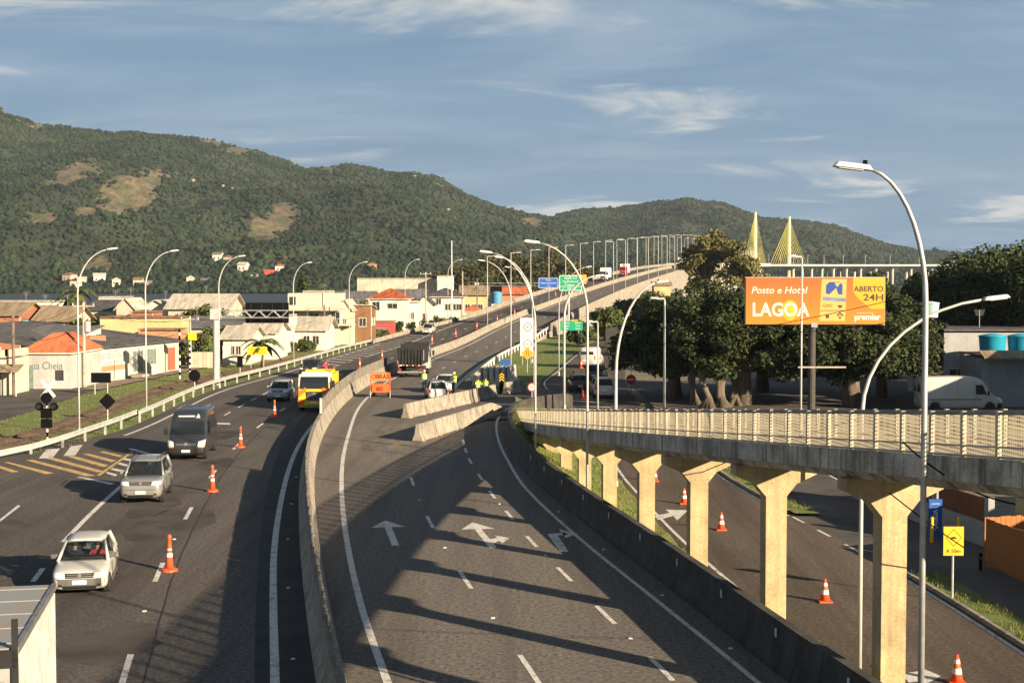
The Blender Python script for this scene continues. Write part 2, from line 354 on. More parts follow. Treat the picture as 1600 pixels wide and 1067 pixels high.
def water_mat():
    m = bpy.data.materials.new('lagoon_water'); m.use_nodes = True; nt = m.node_tree; N = nt.nodes; L = nt.links; b = N['Principled BSDF']
    b.inputs['Base Color'].default_value = (0.040, 0.050, 0.055, 1); b.inputs['Specular IOR Level'].default_value = 0.16; b.inputs['Roughness'].default_value = 0.45; b.inputs['IOR'].default_value = 1.33
    g = N.new('ShaderNodeNewGeometry'); mp = N.new('ShaderNodeMapping'); mp.inputs['Scale'].default_value = (0.25, 0.6, 1); L.new(g.outputs['Position'], mp.inputs[0])
    n = N.new('ShaderNodeTexNoise'); n.inputs['Scale'].default_value = 1.2; n.inputs['Detail'].default_value = 4; L.new(mp.outputs[0], n.inputs['Vector'])
    bp = N.new('ShaderNodeBump'); bp.inputs['Strength'].default_value = 0.8; bp.inputs['Distance'].default_value = 0.35; L.new(n.outputs[0], bp.inputs['Height']); L.new(bp.outputs[0], b.inputs['Normal'])
    return m
tag(MB().add([(-6000, 300, -1.0), (6000, 300, -1.0), (6000, 8900, -1.0), (-6000, 8900, -1.0)], [(0, 1, 2, 3)]).build('lagoon', water_mat()), kind='structure')

# ------------------------------------------------------------------ roads
def ribbon(name, fa, fb, y0, y1, z, m, parent=None, step=2.0, kind='structure', cols=1):
    ys = np.append(np.arange(y0, y1, step), y1); V = []; F = []
    k = cols + 1
    for y in ys:
        a, b = fa(y), fb(y); zz = z(y) if callable(z) else z
        for j in range(k): V.append((a + (b - a) * j / cols, y, zz))
    for i in range(len(ys) - 1):
        for j in range(cols): F.append((i * k + j, i * k + j + 1, (i + 1) * k + j + 1, (i + 1) * k + j))
    o = np_mesh(name, V, F, m, parent)
    return tag(o, kind=kind) if parent is None else o
LCROAD = ribbon('highway_left_carriageway', xl, lambda y: xm(y) - 0.25, 70, 700, zroad, M_ASPH, step=3)
SIDE = ribbon('side_junction_road', lambda y: -48 + 0 * y, lambda y: xm(y) - 0.25, 6, 70, 0.0, M_ASPH, step=2)
# the mouth of the side road left of the highway
mouth = [gp(0, 700), gp(60, 703), gp(130, 694), gp(200, 677)]
jx = MB(); jp = [(-48, 69.99), (xl(70), 69.99)] + [(xl(y), y) for y in (72, 74, 76, 78, 80, 82, 84, 86)] + [(-25.2, 82.5), (-27.2, 78.5), (-31, 76.2), (-48, 75.5)]
jx.add([(p[0], p[1], -0.004) for p in jp], [tuple(range(len(jp)))]); jx.build('junction_mouth', M_ASPH, SIDE)
RCROAD = ribbon('highway_right_carriageway', lambda y: xm(y) + 0.25, lambda y: (xw(y) if y < 94 else 0) - 0.0 if y < 94 else xm(y) + wR(y), 6, 94, 0.0, M_ASPH2, step=2)
# exit bay where the right lane turns off towards the lower road
bay = MB(); bp_ = [(xm(93.99) + 0.25, 93.99), (-0.1, 93.99), (0.3, 97), (1.1, 100.2), (2.4, 103.0), (4.3, 105), (4.2, 118), (2.6, 121), (0.9, 119.5), (-0.5, 117.6), (-1.8, 116.2), (-3.0, 115.8)] + [(xm(y) + wR(y), y) for y in (117, 122, 128)] + [(xm(y) + 0.25, y) for y in (128, 120, 112, 104)]
bay.add([(p[0], p[1], 0.0) for p in bp_], [tuple(range(len(bp_)))]); bay.build('exit_bay', M_ASPH2, RCROAD)
ribbon('uphill_lanes', lambda y: xm(y) + 0.25, lambda y: xm(y) + wR(y), 128, 700, zroad, M_ASPH2, RCROAD, step=3)
LOW = ribbon('lower_road', xll, xlr, 6, 330, zlow, M_ASPHL, step=2)
# dark strip left of the median: gutter dirt and the barrier's shade painted in
ribbon('gutter_shade_strip', lambda y: xm(y) - 1.75, lambda y: xm(y) - 0.3, 12, 100, 0.005, mat('gutter_dirt_shade', (0.028, 0.026, 0.024), 0.85, var=0.25, scale=0.8, fine=0.3, world=True), LCROAD)

def paint_strip(fx, y0, y1, w, m, parent, z=0.006, step=2.0, name='edge_line', zf=None):
    ys = np.append(np.arange(y0, y1, step), y1); V = []; F = []
    for y in ys:
        zz = (zf(y) if zf else (zroad(y))) + z
        V += [(fx(y) - w / 2, y, zz), (fx(y) + w / 2, y, zz)]
    for i in range(len(ys) - 1): F.append((2 * i, 2 * i + 1, 2 * i + 3, 2 * i + 2))
    return np_mesh(name, V, F, m, parent)
def dashes(fx, centres, ln, w, m, parent, z=0.007, zf=None):
    for yc in centres:
        paint_strip(fx, yc - ln / 2, yc + ln / 2, w, m, parent, z, ln / 2, 'lane_dash', zf)
def quad_mark(name, pts, m, parent, z=0.007):
    return MB().add([(p[0], p[1], z) for p in pts], [tuple(range(len(pts)))]).build(name, m, parent)

# left carriageway markings
lc_r = smooth_fn([(20, -3.5), (32, -5.45), (38.6, -6.6), (47.9, -8.15), (63, -10.25), (74.7, -11.6), (84, -12.4), (96, -13.1), (110, -13.9), (125, -14.1), (140, -13.4), (167, -11.6), (193, -9.4), (232, -5.1), (262, -0.2), (300, 6.8), (365, 20.2), (455, 40), (530, 56), (700, 93)])
lc_c = smooth_fn([(20, -6.6), (33, -9.15), (44, -11.15), (55.5, -12.85), (66.8, -14.3), (80.7, -15.6), (89.3, -16.1), (102, -16.55), (110, -16.75), (126, -16.8), (140, -16.3), (167, -14.6), (193, -12.6), (232, -8.6), (262, -3.7), (300, 3.2), (365, 16.6), (455, 36), (700, 89)])
lc_l = smooth_fn([(20, -10.4), (44.2, -14.95), (49.7, -15.9), (63, -17.6), (75.3, -18.7), (90, -19.5), (105, -20.1), (126, -20.4), (140, -19.9), (167, -18.2), (193, -16.2), (232, -12.1), (262, -7.0), (300, -0.2), (365, 13.2), (700, 85.5)])
paint_strip(lc_r, 24, 330, 0.22, M_PAINT, LCROAD)
dashes(lc_c, [33 + 11.35 * i for i in range(26)], 2.9, 0.16, M_PAINT, LCROAD)
paint_strip(lc_l, 49.5, 76, 0.20, M_PAINT, SIDE)
dashes(lc_l, [31.5 + 6.2 * i for i in range(3)] , 2.0, 0.18, M_PAINT, SIDE)
dashes(lc_l, [98, 104, 110, 116, 122, 128, 134, 140, 147, 154, 161], 2.6, 0.16, M_PAINT, LCROAD)
paint_strip(lambda y: xl(y) + 1.05, 84, 205, 0.2, M_PAINT, LCROAD)
paint_strip(lc_l, 172, 330, 0.2, M_PAINT, LCROAD)
for k in range(24):       # hatched shoulder narrowing towards the viaduct
    y = 158 + k * 4.6; a = xl(y) + 1.3; b = lc_l(y) - 0.4
    if b - a > 0.6: quad_mark('hatch_bar', [(a, y), (a, y + 0.9), (b, y - 2.2), (b, y - 3.1)], M_PAINT, LCROAD, zroad(y) + 0.009)
# cross lines and junction markings
quad_mark('cross_line', [gp(300, 659)[:2], gp(360, 661)[:2], gp(360, 663.5)[:2], gp(297, 661)[:2]], M_PAINT, LCROAD)
quad_mark('side_line', [gp(0, 811)[:2], gp(28, 789)[:2], gp(32, 790.5)[:2], gp(0, 815)[:2]], M_PAINT, SIDE)
def pxpoly(name, pts, m, parent): return quad_mark(name, [gp(*p)[:2] for p in pts], m, parent)
ys_ = [((6, 722), (72, 741), (84, 739), (14, 722)), ((40, 719), (134, 744), (150, 743), (50, 718)), ((72, 716), (152, 738), (162, 736), (84, 715)), ((104, 713), (162, 730), (170, 727), (114, 712)), ((128, 709), (174, 722), (182, 719.5), (138, 708.5)), ((155, 706), (186, 714), (192, 712), (163, 705)), ((-12, 727), (18, 738), (30, 737), (-2, 727))]
for q in ys_: pxpoly('yellow_hatch_bar', q, M_PAINTY, SIDE)
pxpoly('yellow_edge', [(151, 742.5), (205, 705.5), (209, 706), (156, 743)], M_PAINTY, SIDE)
for q in [((165, 739), (180, 744), (184, 741.5), (168, 737)), ((172, 733.5), (192, 738), (195, 735), (176, 731)), ((184, 725), (207, 731), (208, 728), (187, 722.5)), ((192, 718), (212, 722), (214, 719), (195, 715.5)), ((202, 710.5), (222, 715), (225, 712.5), (205, 708.5)), ((120, 745.5), (172, 757), (180, 755.5), (126, 744.5))]:
    pxpoly('white_hatch_bar', q, M_PAINT, SIDE)
pxpoly('junction_edge', [(200, 701.5), (252, 716), (256, 713.5), (205, 700)], M_PAINT, SIDE)
for q in [((60, 716.5), (82, 715.5), (94, 700.5), (73, 702)), ((99, 712.5), (118, 711), (129, 695), (111, 697))]: pxpoly('crossing_bar', q, M_PAINT, SIDE)

# right carriageway markings
rc_l = smooth_fn([(20, -0.6), (32, -2.86), (38.6, -4.1), (47.9, -5.6), (59.3, -7.2), (72, -8.7), (84, -9.8), (101, -11.1), (112, -11.5), (125, -11.6), (140, -10.9), (167, -9.2), (193, -7.0), (232, -2.7), (262, 2.2), (300, 9.2), (365, 22.6), (455, 42.3), (700, 95.3)])
rc_r = smooth_fn([(20, 7.4), (32, 5.65), (39.4, 4.35), (50.6, 2.35), (63, 0.55), (72, -0.2), (80.7, -0.75), (91.8, -1.0), (99, -0.7)])
rc_d1 = smooth_fn([(20, 2.5), (33.1, 0.42), (43.2, -1.45), (53.7, -3.15), (64.6, -4.6), (75, -5.7)])
rc_d2 = smooth_fn([(20, 5.4), (33.2, 3.55), (38.5, 2.6), (44, 1.65), (49.3, 0.74), (55.2, -0.1), (60.1, -0.8), (66.1, -1.5), (72, -2.15), (80.7, -2.8), (88, -3.1)])
paint_strip(rc_l, 22, 330, 0.2, M_PAINT, RCROAD)
paint_strip(rc_r, 22, 99, 0.15, M_PAINT, RCROAD)
qs = [(-0.7, 99), (-0.2, 102.5), (0.6, 105.8), (1.7, 108.2), (3.2, 110)]
for i in range(4):
    a, b = Vector(qs[i]), Vector(qs[i + 1]); n = (b - a).normalized(); n = Vector((-n.y, n.x)) * 0.08
    quad_mark('exit_edge', [a + n, b + n, b - n, a - n], M_PAINT, RCROAD)
dashes(rc_d1, [33.1, 43.2, 53.7, 64.6], 2.6, 0.14, M_PAINT, RCROAD)
dashes(rc_d2, [28, 33.2, 38.6, 44, 49.6, 55.2, 60.6, 66.1, 72, 76.5, 80.7], 2.1, 0.14, M_PAINT, RCROAD)
rc_d3 = lambda y: (xm(y) + 0.25) * 0.5 + (xm(y) + wR(y)) * 0.5 - 0.3
dashes(rc_d3, [150 + 11.5 * i for i in range(18)], 2.6, 0.16, M_PAINT, RCROAD)
paint_strip(lambda y: xm(y) + wR(y) - 1.1, 118, 330, 0.2, M_PAINT, RCROAD)
bl = [gp(640, 694), gp(560, 712)]
# turn arrows, drawn where they lie
def arrow(name, base, head, w, parent, side=None, m=M_PAINT, bent=False):
    b = Vector(base); h = Vector(head); d = (h - b).normalized(); n = Vector((-d.y, d.x)); Lh = 1.5
    if bent:
        k = b + (h - b) * 0.86
        pts = [b + n * w / 2, k + n * w / 2 + d * 0.0, k - n * 0.55 + d * 0.25, k - n * 0.55 - d * 0.25, k - n * 0.2 - d * 0.3, b - n * w / 2]
        q = quad_mark(name, [p for p in pts], m, parent); quad_mark(name, [k - n * 0.42 + d * 1.0, k - n * 1.0 - d * 0.1, k - n * 0.42 - d * 0.8], m, parent); return q
    pts = [b + n * w / 2, h - d * Lh + n * w / 2, h - d * Lh + n * 0.62, h, h - d * Lh - n * 0.62, h - d * Lh - n * w / 2, b - n * w / 2]
    quad_mark(name, pts, m, parent)
    if side is not None:
        k = b + (h - b) * 0.18
        quad_mark(name, [k - n * 0.1 + d * 0.7, k - n * 0.42 + d * 0.9, k - n * 0.42 + d * 1.5, k - n * 0.85 + d * 0.8, k - n * 0.42 - d * 0.2, k - n * 0.42 + d * 0.35, k - n * 0.1 - d * 0.1], m, parent, 0.0075)
arrow('lane_arrow', gp(618, 852)[:2], gp(602, 813)[:2], 0.26, RCROAD)
arrow('lane_arrow', gp(771, 856)[:2], gp(738, 816)[:2], 0.26, RCROAD, side=1)
arrow('lane_arrow', gp(882, 862)[:2], gp(858, 830)[:2], 0.28, RCROAD, bent=True)
# reflective studs
M_STUD = mat('road_stud', (0.6, 0.58, 0.52), 0.4, var=0.05)
for f, ys in ((rc_d1, (38.2, 48.4, 59)), (rc_d2, (36, 47, 58)), (lambda y: rc_r(y) + 0.35, (30, 35, 41, 48, 56)), (lambda y: lc_r(y) + 0.45, (34, 42, 50, 58, 66)), (lc_c, (39, 50))):
    for y in ys: MB().box((f(y), y, 0.012), (0.12, 0.1, 0.03), taper=0.7).build('road_stud', M_STUD, RCROAD)
# tar seams
M_TAR = mat('tar_seam', (0.016, 0.015, 0.014), 0.7, var=0.1)
paint_strip(lambda y: lc_c(y) + 0.5 + 0.015 * math.sin(y * 1.3), 26, 96, 0.045, M_TAR, SIDE, 0.005, 1.0, 'tar_seam')
M_PATCH = mat('asphalt_patch', (0.084, 0.075, 0.068), 0.92, var=0.15, scale=0.5, fine=0.4, fscale=20, world=True, spec=0.06)
def blob(name, cx, cy, rx, ry, m, parent, z, seed):
    rr = random.Random(seed); n = 14; quad_mark(name, [(cx + rx * math.cos(2 * math.pi * k / n) * rr.uniform(.75, 1.1), cy + ry * math.sin(2 * math.pi * k / n) * rr.uniform(.75, 1.1)) for k in range(n)], m, parent, z)
for k, (cx, cy, rx, ry) in enumerate(((-12.9, 53.5, 1.5, 4.2), (-14.6, 57, 1.0, 3.0), (-10.2, 35.5, 1.2, 2.6), (-19.5, 52, 1.6, 2.2), (-15.0, 71, 1.0, 2.5), (-17.4, 84, 1.1, 3.2))): blob('repair_patch', cx, cy, rx, ry, M_PATCH, SIDE, 0.003, k)
def crack(x, y, ang, ln, parent, seed, w=0.018):
    rr = random.Random(seed); p = Vector((x, y)); n = max(4, int(ln / .7)); mb = MB(); pts = [p.copy()]
    for k in range(n):
        a = ang + rr.uniform(-.22, .22); p = p + Vector((math.cos(a), math.sin(a))) * ln / n; pts.append(p.copy())
    for k in range(n):
        d = (pts[k + 1] - pts[k]).normalized(); q = Vector((-d.y, d.x)) * w * rr.uniform(.4, 1); mb.add([(v.x, v.y, .0045) for v in (pts[k] + q, pts[k + 1] + q, pts[k + 1] - q, pts[k] - q)], [(0, 1, 2, 3)])
    mb.build('crack', M_TAR, parent, fix=False)
for k, (x, y, a, l) in enumerate(((-16, 43, .1, 6), (-20, 60, .2, 7), (-17.5, 68, .15, 6), (-18, 96, .2, 8))): crack(x, y, a, l, SIDE, k)
for k, (x, y, a, l) in enumerate(((-8.4, 86, .25, 6), (-9.8, 92, .1, 5), (-7.9, 97, .2, 6), (-6.5, 76, .2, 5))): crack(x, y, a, l, RCROAD, 40 + k, .02)
# lower road markings
paint_strip(lambda y: xll(y) + 0.35, 26, 200, 0.14, M_PAINT, LOW, zf=zlow)
for y0_, y1_ in ((26, 48.5), (61, 92)): paint_strip(lambda y: xlr(y) - 0.25, y0_, y1_, 0.14, M_PAINT, LOW, zf=zlow)
dashes(lambda y: xlr(y) - 0.15, [50.5, 53.6, 56.8, 60], 1.5, 0.13, M_PAINT, LOW, zf=zlow)
def lowpoly(name, pts, m=M_PAINT): return quad_mark(name, [gp(p[0], p[1], -1.0)[:2] for p in pts], m, LOW, -0.992)
lowpoly('lane_arrow', [(1022, 806), (1046, 801), (1040, 796), (1075, 797), (1058, 813), (1052, 806), (1028, 812)])
lowpoly('lane_arrow', [(1408, 1052), (1440, 1048), (1437, 1042), (1470, 1056), (1440, 1072), (1436, 1064), (1420, 1066)])
for k in range(9):
    y = 104 + k * 1.7; quad_mark('hatch_bar', [(3.6 + 0.1 * k, y), (3.7 + 0.1 * k, y + 0.35), (7.4, y - 0.8), (7.2, y - 1.15)], M_PAINT, LOW, zlow(y) + 0.008 + 0.02)
dashes(lambda y: (xll(y) + xlr(y)) / 2 + 0.4, [120, 128, 136, 146, 156, 168, 180], 2.4, 0.13, M_PAINT, LOW, zf=zlow)

# ------------------------------------------------------------------ median barrier, parapets
def jersey_profile(h=0.95, b=0.34, t=0.10):
    return [(-b, 0), (b, 0), (b, 0.08), (b * 0.55, 0.34 * h / 0.81), (t, h), (-t, h), (-b * 0.55, 0.34 * h / 0.81), (-b, 0.08)]
def sweep(name, fx, y0, y1, prof, z, m, parent, step=3.0):
    ys = np.append(np.arange(y0, y1 - 0.01, step), y1); mb = MB(); rings = []
    for y in ys:
        dx = (fx(y + 0.5) - fx(y - 0.5)); l = math.hypot(dx, 1); nx, ny = 1 / l, -dx / l
        zz = z(y) if callable(z) else z
        rings.append([(fx(y) + p[0] * nx, y + p[0] * ny, zz + p[1]) for p in prof])
    mb.loft(rings); return mb.build(name, m, parent)
med = thing('median_barrier', 'long curved concrete median barrier between the two highway carriageways', 'barrier')
y = 10.0
while y < 330:
    ln = 4.0 if y < 170 else 8.0
    sweep('barrier_segment', xm, y, min(y + ln - 0.035, 330), jersey_profile(1.0), zroad, M_JERSEY, med, 2.0); y += ln
tag(sweep('barrier_run', xm, 330, 700, jersey_profile(1.0), zroad, M_JERSEY, med, 6.0), kind=None)
# grey ribbed panels on top of the far median wall, ending in a white post, and the low mesh fence nearer
M_PANEL = mat('grey_ribbed_panel', (0.20, 0.185, 0.155), 0.85, var=0.14, scale=2, world=True, streak=0.3)
fen = thing('median_fence', 'grey ribbed panel screen standing on the median barrier', 'fence')
y = 88.0
while y < 137:
    sweep('panel', xm, y, y + 1.32, [(-0.04, 0.98), (0.04, 0.98), (0.04, 1.75), (-0.04, 1.75)], zroad, M_PANEL, fen, 1.32)
    MB().box((xm(y) + 0.05, y, 1.37), (0.07, 0.05, 0.80)).build('rib', M_PANEL, fen); y += 1.36
MB().box((xm(87.6), 87.6, 1.0), (0.14, 0.12, 1.9)).build('end_post', M_POLEW, fen)
nf = thing('low_median_fence', 'low grey slatted screen along the near median barrier', 'fence')
y = 14.0; MSL = MB().box((0, 0, 0.15), (0.05, 0.30, 0.34)).mesh('slat', M_PANEL)
while y < 66:
    s_ = link('slat', MSL, nf, (xm(y), y, 0.99), math.atan2(-(xm(y + .5) - xm(y - .5)), 1)); s_.rotation_euler[1] = random.uniform(-0.1, 0.1); y += 0.36

def parapet(name, label, fx, y0, y1, h=0.9):
    t = thing(name, label, 'parapet'); y = y0
    while y < y1 - 0.1:
        ln = 12 if y < 320 else 40
        sweep('parapet_segment', fx, y, min(y + ln - 0.04, y1), [(-0.2, -0.3), (0.2, -0.3), (0.16, h), (-0.12, h)], zroad, M_JERSEY, t, 4.0); y += ln
    return t
parapet('viaduct_parapet', 'pale concrete parapet on the left edge of the climbing viaduct', lambda y: xl(y) - 0.2, 262, 700, 1.0)
parapet('viaduct_parapet', 'pale concrete parapet on the right edge of the climbing viaduct', lambda y: xm(y) + wR(y) + 0.2, 236, 700, 1.0)
# embankment walls that carry the viaduct up
def skirt(name, fx, y0, y1, m, label, batter):
    V = []; F = []; ys = np.arange(y0, y1 + 1, 6.0)
    for y in ys:
        V += [(fx(y), y, zroad(y) - 0.1), (fx(y) + batter * max(0.3, zroad(y)), y, -0.2)]
    for i in range(len(ys) - 1): F.append((2 * i, 2 * i + 1, 2 * i + 3, 2 * i + 2))
    return tag(np_mesh(name, V, F, m), kind='structure')
skirt('viaduct_right_retaining_wall', lambda y: xm(y) + wR(y) + 0.38, 206, 700, M_CONC, '', 0.03)
skirt('viaduct_left_retaining_wall', lambda y: xl(y) - 0.38, 206, 700, M_CONC, '', -0.03)

# wall between the right carriageway and the lower road
wal = thing('retaining_wall', 'dark concrete wall along the outside of the right carriageway', 'wall')
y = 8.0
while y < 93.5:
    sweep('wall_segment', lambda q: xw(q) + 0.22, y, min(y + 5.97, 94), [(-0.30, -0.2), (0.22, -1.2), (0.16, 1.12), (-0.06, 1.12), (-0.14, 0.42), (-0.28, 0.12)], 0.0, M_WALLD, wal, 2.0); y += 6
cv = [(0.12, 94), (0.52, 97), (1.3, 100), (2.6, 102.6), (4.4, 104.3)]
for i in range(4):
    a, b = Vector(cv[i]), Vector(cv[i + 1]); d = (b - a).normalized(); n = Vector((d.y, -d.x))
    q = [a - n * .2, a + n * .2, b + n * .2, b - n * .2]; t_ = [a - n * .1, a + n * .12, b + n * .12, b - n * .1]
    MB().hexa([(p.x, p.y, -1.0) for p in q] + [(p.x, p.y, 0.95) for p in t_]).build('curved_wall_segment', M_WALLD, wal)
for y in np.arange(29, 70, 4.2): MB().box((xw(y) + 0.06, y, 0.86), (0.03, 0.10, 0.2)).build('reflector', M_WHITE, wal)
# grass verge behind that wall, falling to the lower road
def verge_fn():
    V = []; F = []; ys = np.arange(8, 106, 2.0)
    for y in ys:
        a = xw(min(y, 94)) + 0.34; b = max(xll(y), a + 0.5); zl = zlow(y)
        for j in range(6):
            u = j / 5; V.append((a + (b - a) * u, y, 0.75 * (1 - u) ** 1.5 + (zl + 0.03) * (1 - (1 - u) ** 1.5) + 0.06 * math.sin(y * 1.3 + j * 2)))
    for i in range(len(ys) - 1):
        for j in range(5): F.append((i * 6 + j, i * 6 + j + 1, (i + 1) * 6 + j + 1, (i + 1) * 6 + j))
    return tag(np_mesh('verge', V, F, M_GRASSG, None, True), kind='structure')
verge_fn()
# grass slope between the uphill lanes and the lower road
ribbon('grass_bank', lambda y: xm(y) + wR(y) + 0.05, lambda y: xll(y) - 0.1, 118, 300, lambda y: -0.02, M_GRASSG, step=4)
# kerb, grass strip and local street on the right
for y0_, y1_ in ((8, 48.5), (61, 92)): ribbon('kerb_strip', lambda y: xlr(y) + 0.02, lambda y: xlr(y) + 1.15, y0_, y1_, lambda y: zlow(y) + 0.12, M_GRASSG)
ribbon('side_street_mouth', lambda y: xlr(y) - 0.01, lambda y: xlr(y) + 1.2, 48.5, 61, lambda y: zlow(y) - 0.01, M_STREET, LOW)
kb = thing('roadside_kerb', 'low concrete kerb along the right edge of the lower road', 'kerb')
y = 10.0
while y < 92:
    if 48 < y < 61: y += 2.0; continue
    sweep('kerb_stone', lambda q: xlr(q) + 0.02, y, y + 1.94, [(-0.06, -0.1), (0.08, -0.1), (0.08, 0.135), (-0.05, 0.135)], zlow, M_CONC, kb, 1.94); y += 2.0
STREET = ribbon('local_street', lambda y: xlr(y) + 1.15, lambda y: xlr(y) + 9.5, 8, 96, lambda y: zlow(y) - 0.03, M_STREET)
ribbon('pavement', lambda y: xlr(y) + 6.0, lambda y: xlr(y) + 9.5, 8, 74, lambda y: zlow(y) + 0.10, mat('paving_dark', (0.16, 0.15, 0.135), 0.9, var=0.15, scale=1, world=True, fine=0.3))
paint_strip(lambda y: xlr(y) + 5.6, 30, 80, 0.12, M_PAINT, STREET, 0.0, zf=lambda y: zlow(y) - 0.02)
dashes(lambda y: xlr(y) + 0.9 - 0.2 , [], 2, 0.1, M_PAINT, STREET)
tag(MB().add([(xlr(94) + 0.3, 94, -0.06), (70, 92, -0.06), (95, 160, -0.06), (xlr(130) + 0.3, 130, -0.06)], [(0, 1, 2, 3)]).build('forecourt', M_STREET), kind='structure')
# left verge: grass, soil of the railway bed, local street and pavement
voff = lambda y: float(np.interp(y, [60, 145, 168, 200, 262], [9.5, 9.5, 6.6, 5.2, 3.6]))
ribbon('left_verge', lambda y: xl(y) - voff(y), lambda y: xl(y) - 0.05, 74, 262, -0.02, M_GRASSG, step=3)
ribbon('railway_bed', lambda y: xl(y) - 5.7 * voff(y) / 9.5, lambda y: xl(y) - 3.1 * voff(y) / 9.5, 74, 200, 0.03, M_DIRT, step=3)
M_RAIL = mat('rusty_rail', (0.11, 0.07, 0.05), 0.7, metal=0.4, var=0.2)
for off in (-3.75, -5.0):
    rl = sweep('rail', lambda y, o=off: xl(y) + o * voff(y) / 9.5, 74, 170, [(-0.04, 0.0), (0.04, 0.0), (0.035, 0.13), (-0.035, 0.13)], 0.03, M_RAIL, None, 4); tag(rl, 'rusty rail on the soil strip, ' + ('nearer the highway' if off > -4 else 'nearer the houses'), 'rail', 'railway rails')
ribbon('town_street', lambda y: xl(y) - 17.0, lambda y: xl(y) - 9.5, 60, 118, -0.015, M_STREET, step=3)
tag(MB().add([(xl(118) - 9.5, 118, -0.015), (xl(122) - 11, 122, -0.015), (-48, 124, -0.015), (-90, 128, -0.015), (-90, 118, -0.015)], [(0, 1, 2, 3, 4)]).build('town_side_street', M_STREET), kind='structure')
ribbon('town_pavement', lambda y: xl(y) - voff(y) - 1.7, lambda y: xl(y) - voff(y), 119, 262, 0.06, mat('paving_town', (0.22, 0.17, 0.135), 0.9, var=0.15, scale=0.8, world=True, fine=0.3), step=3)
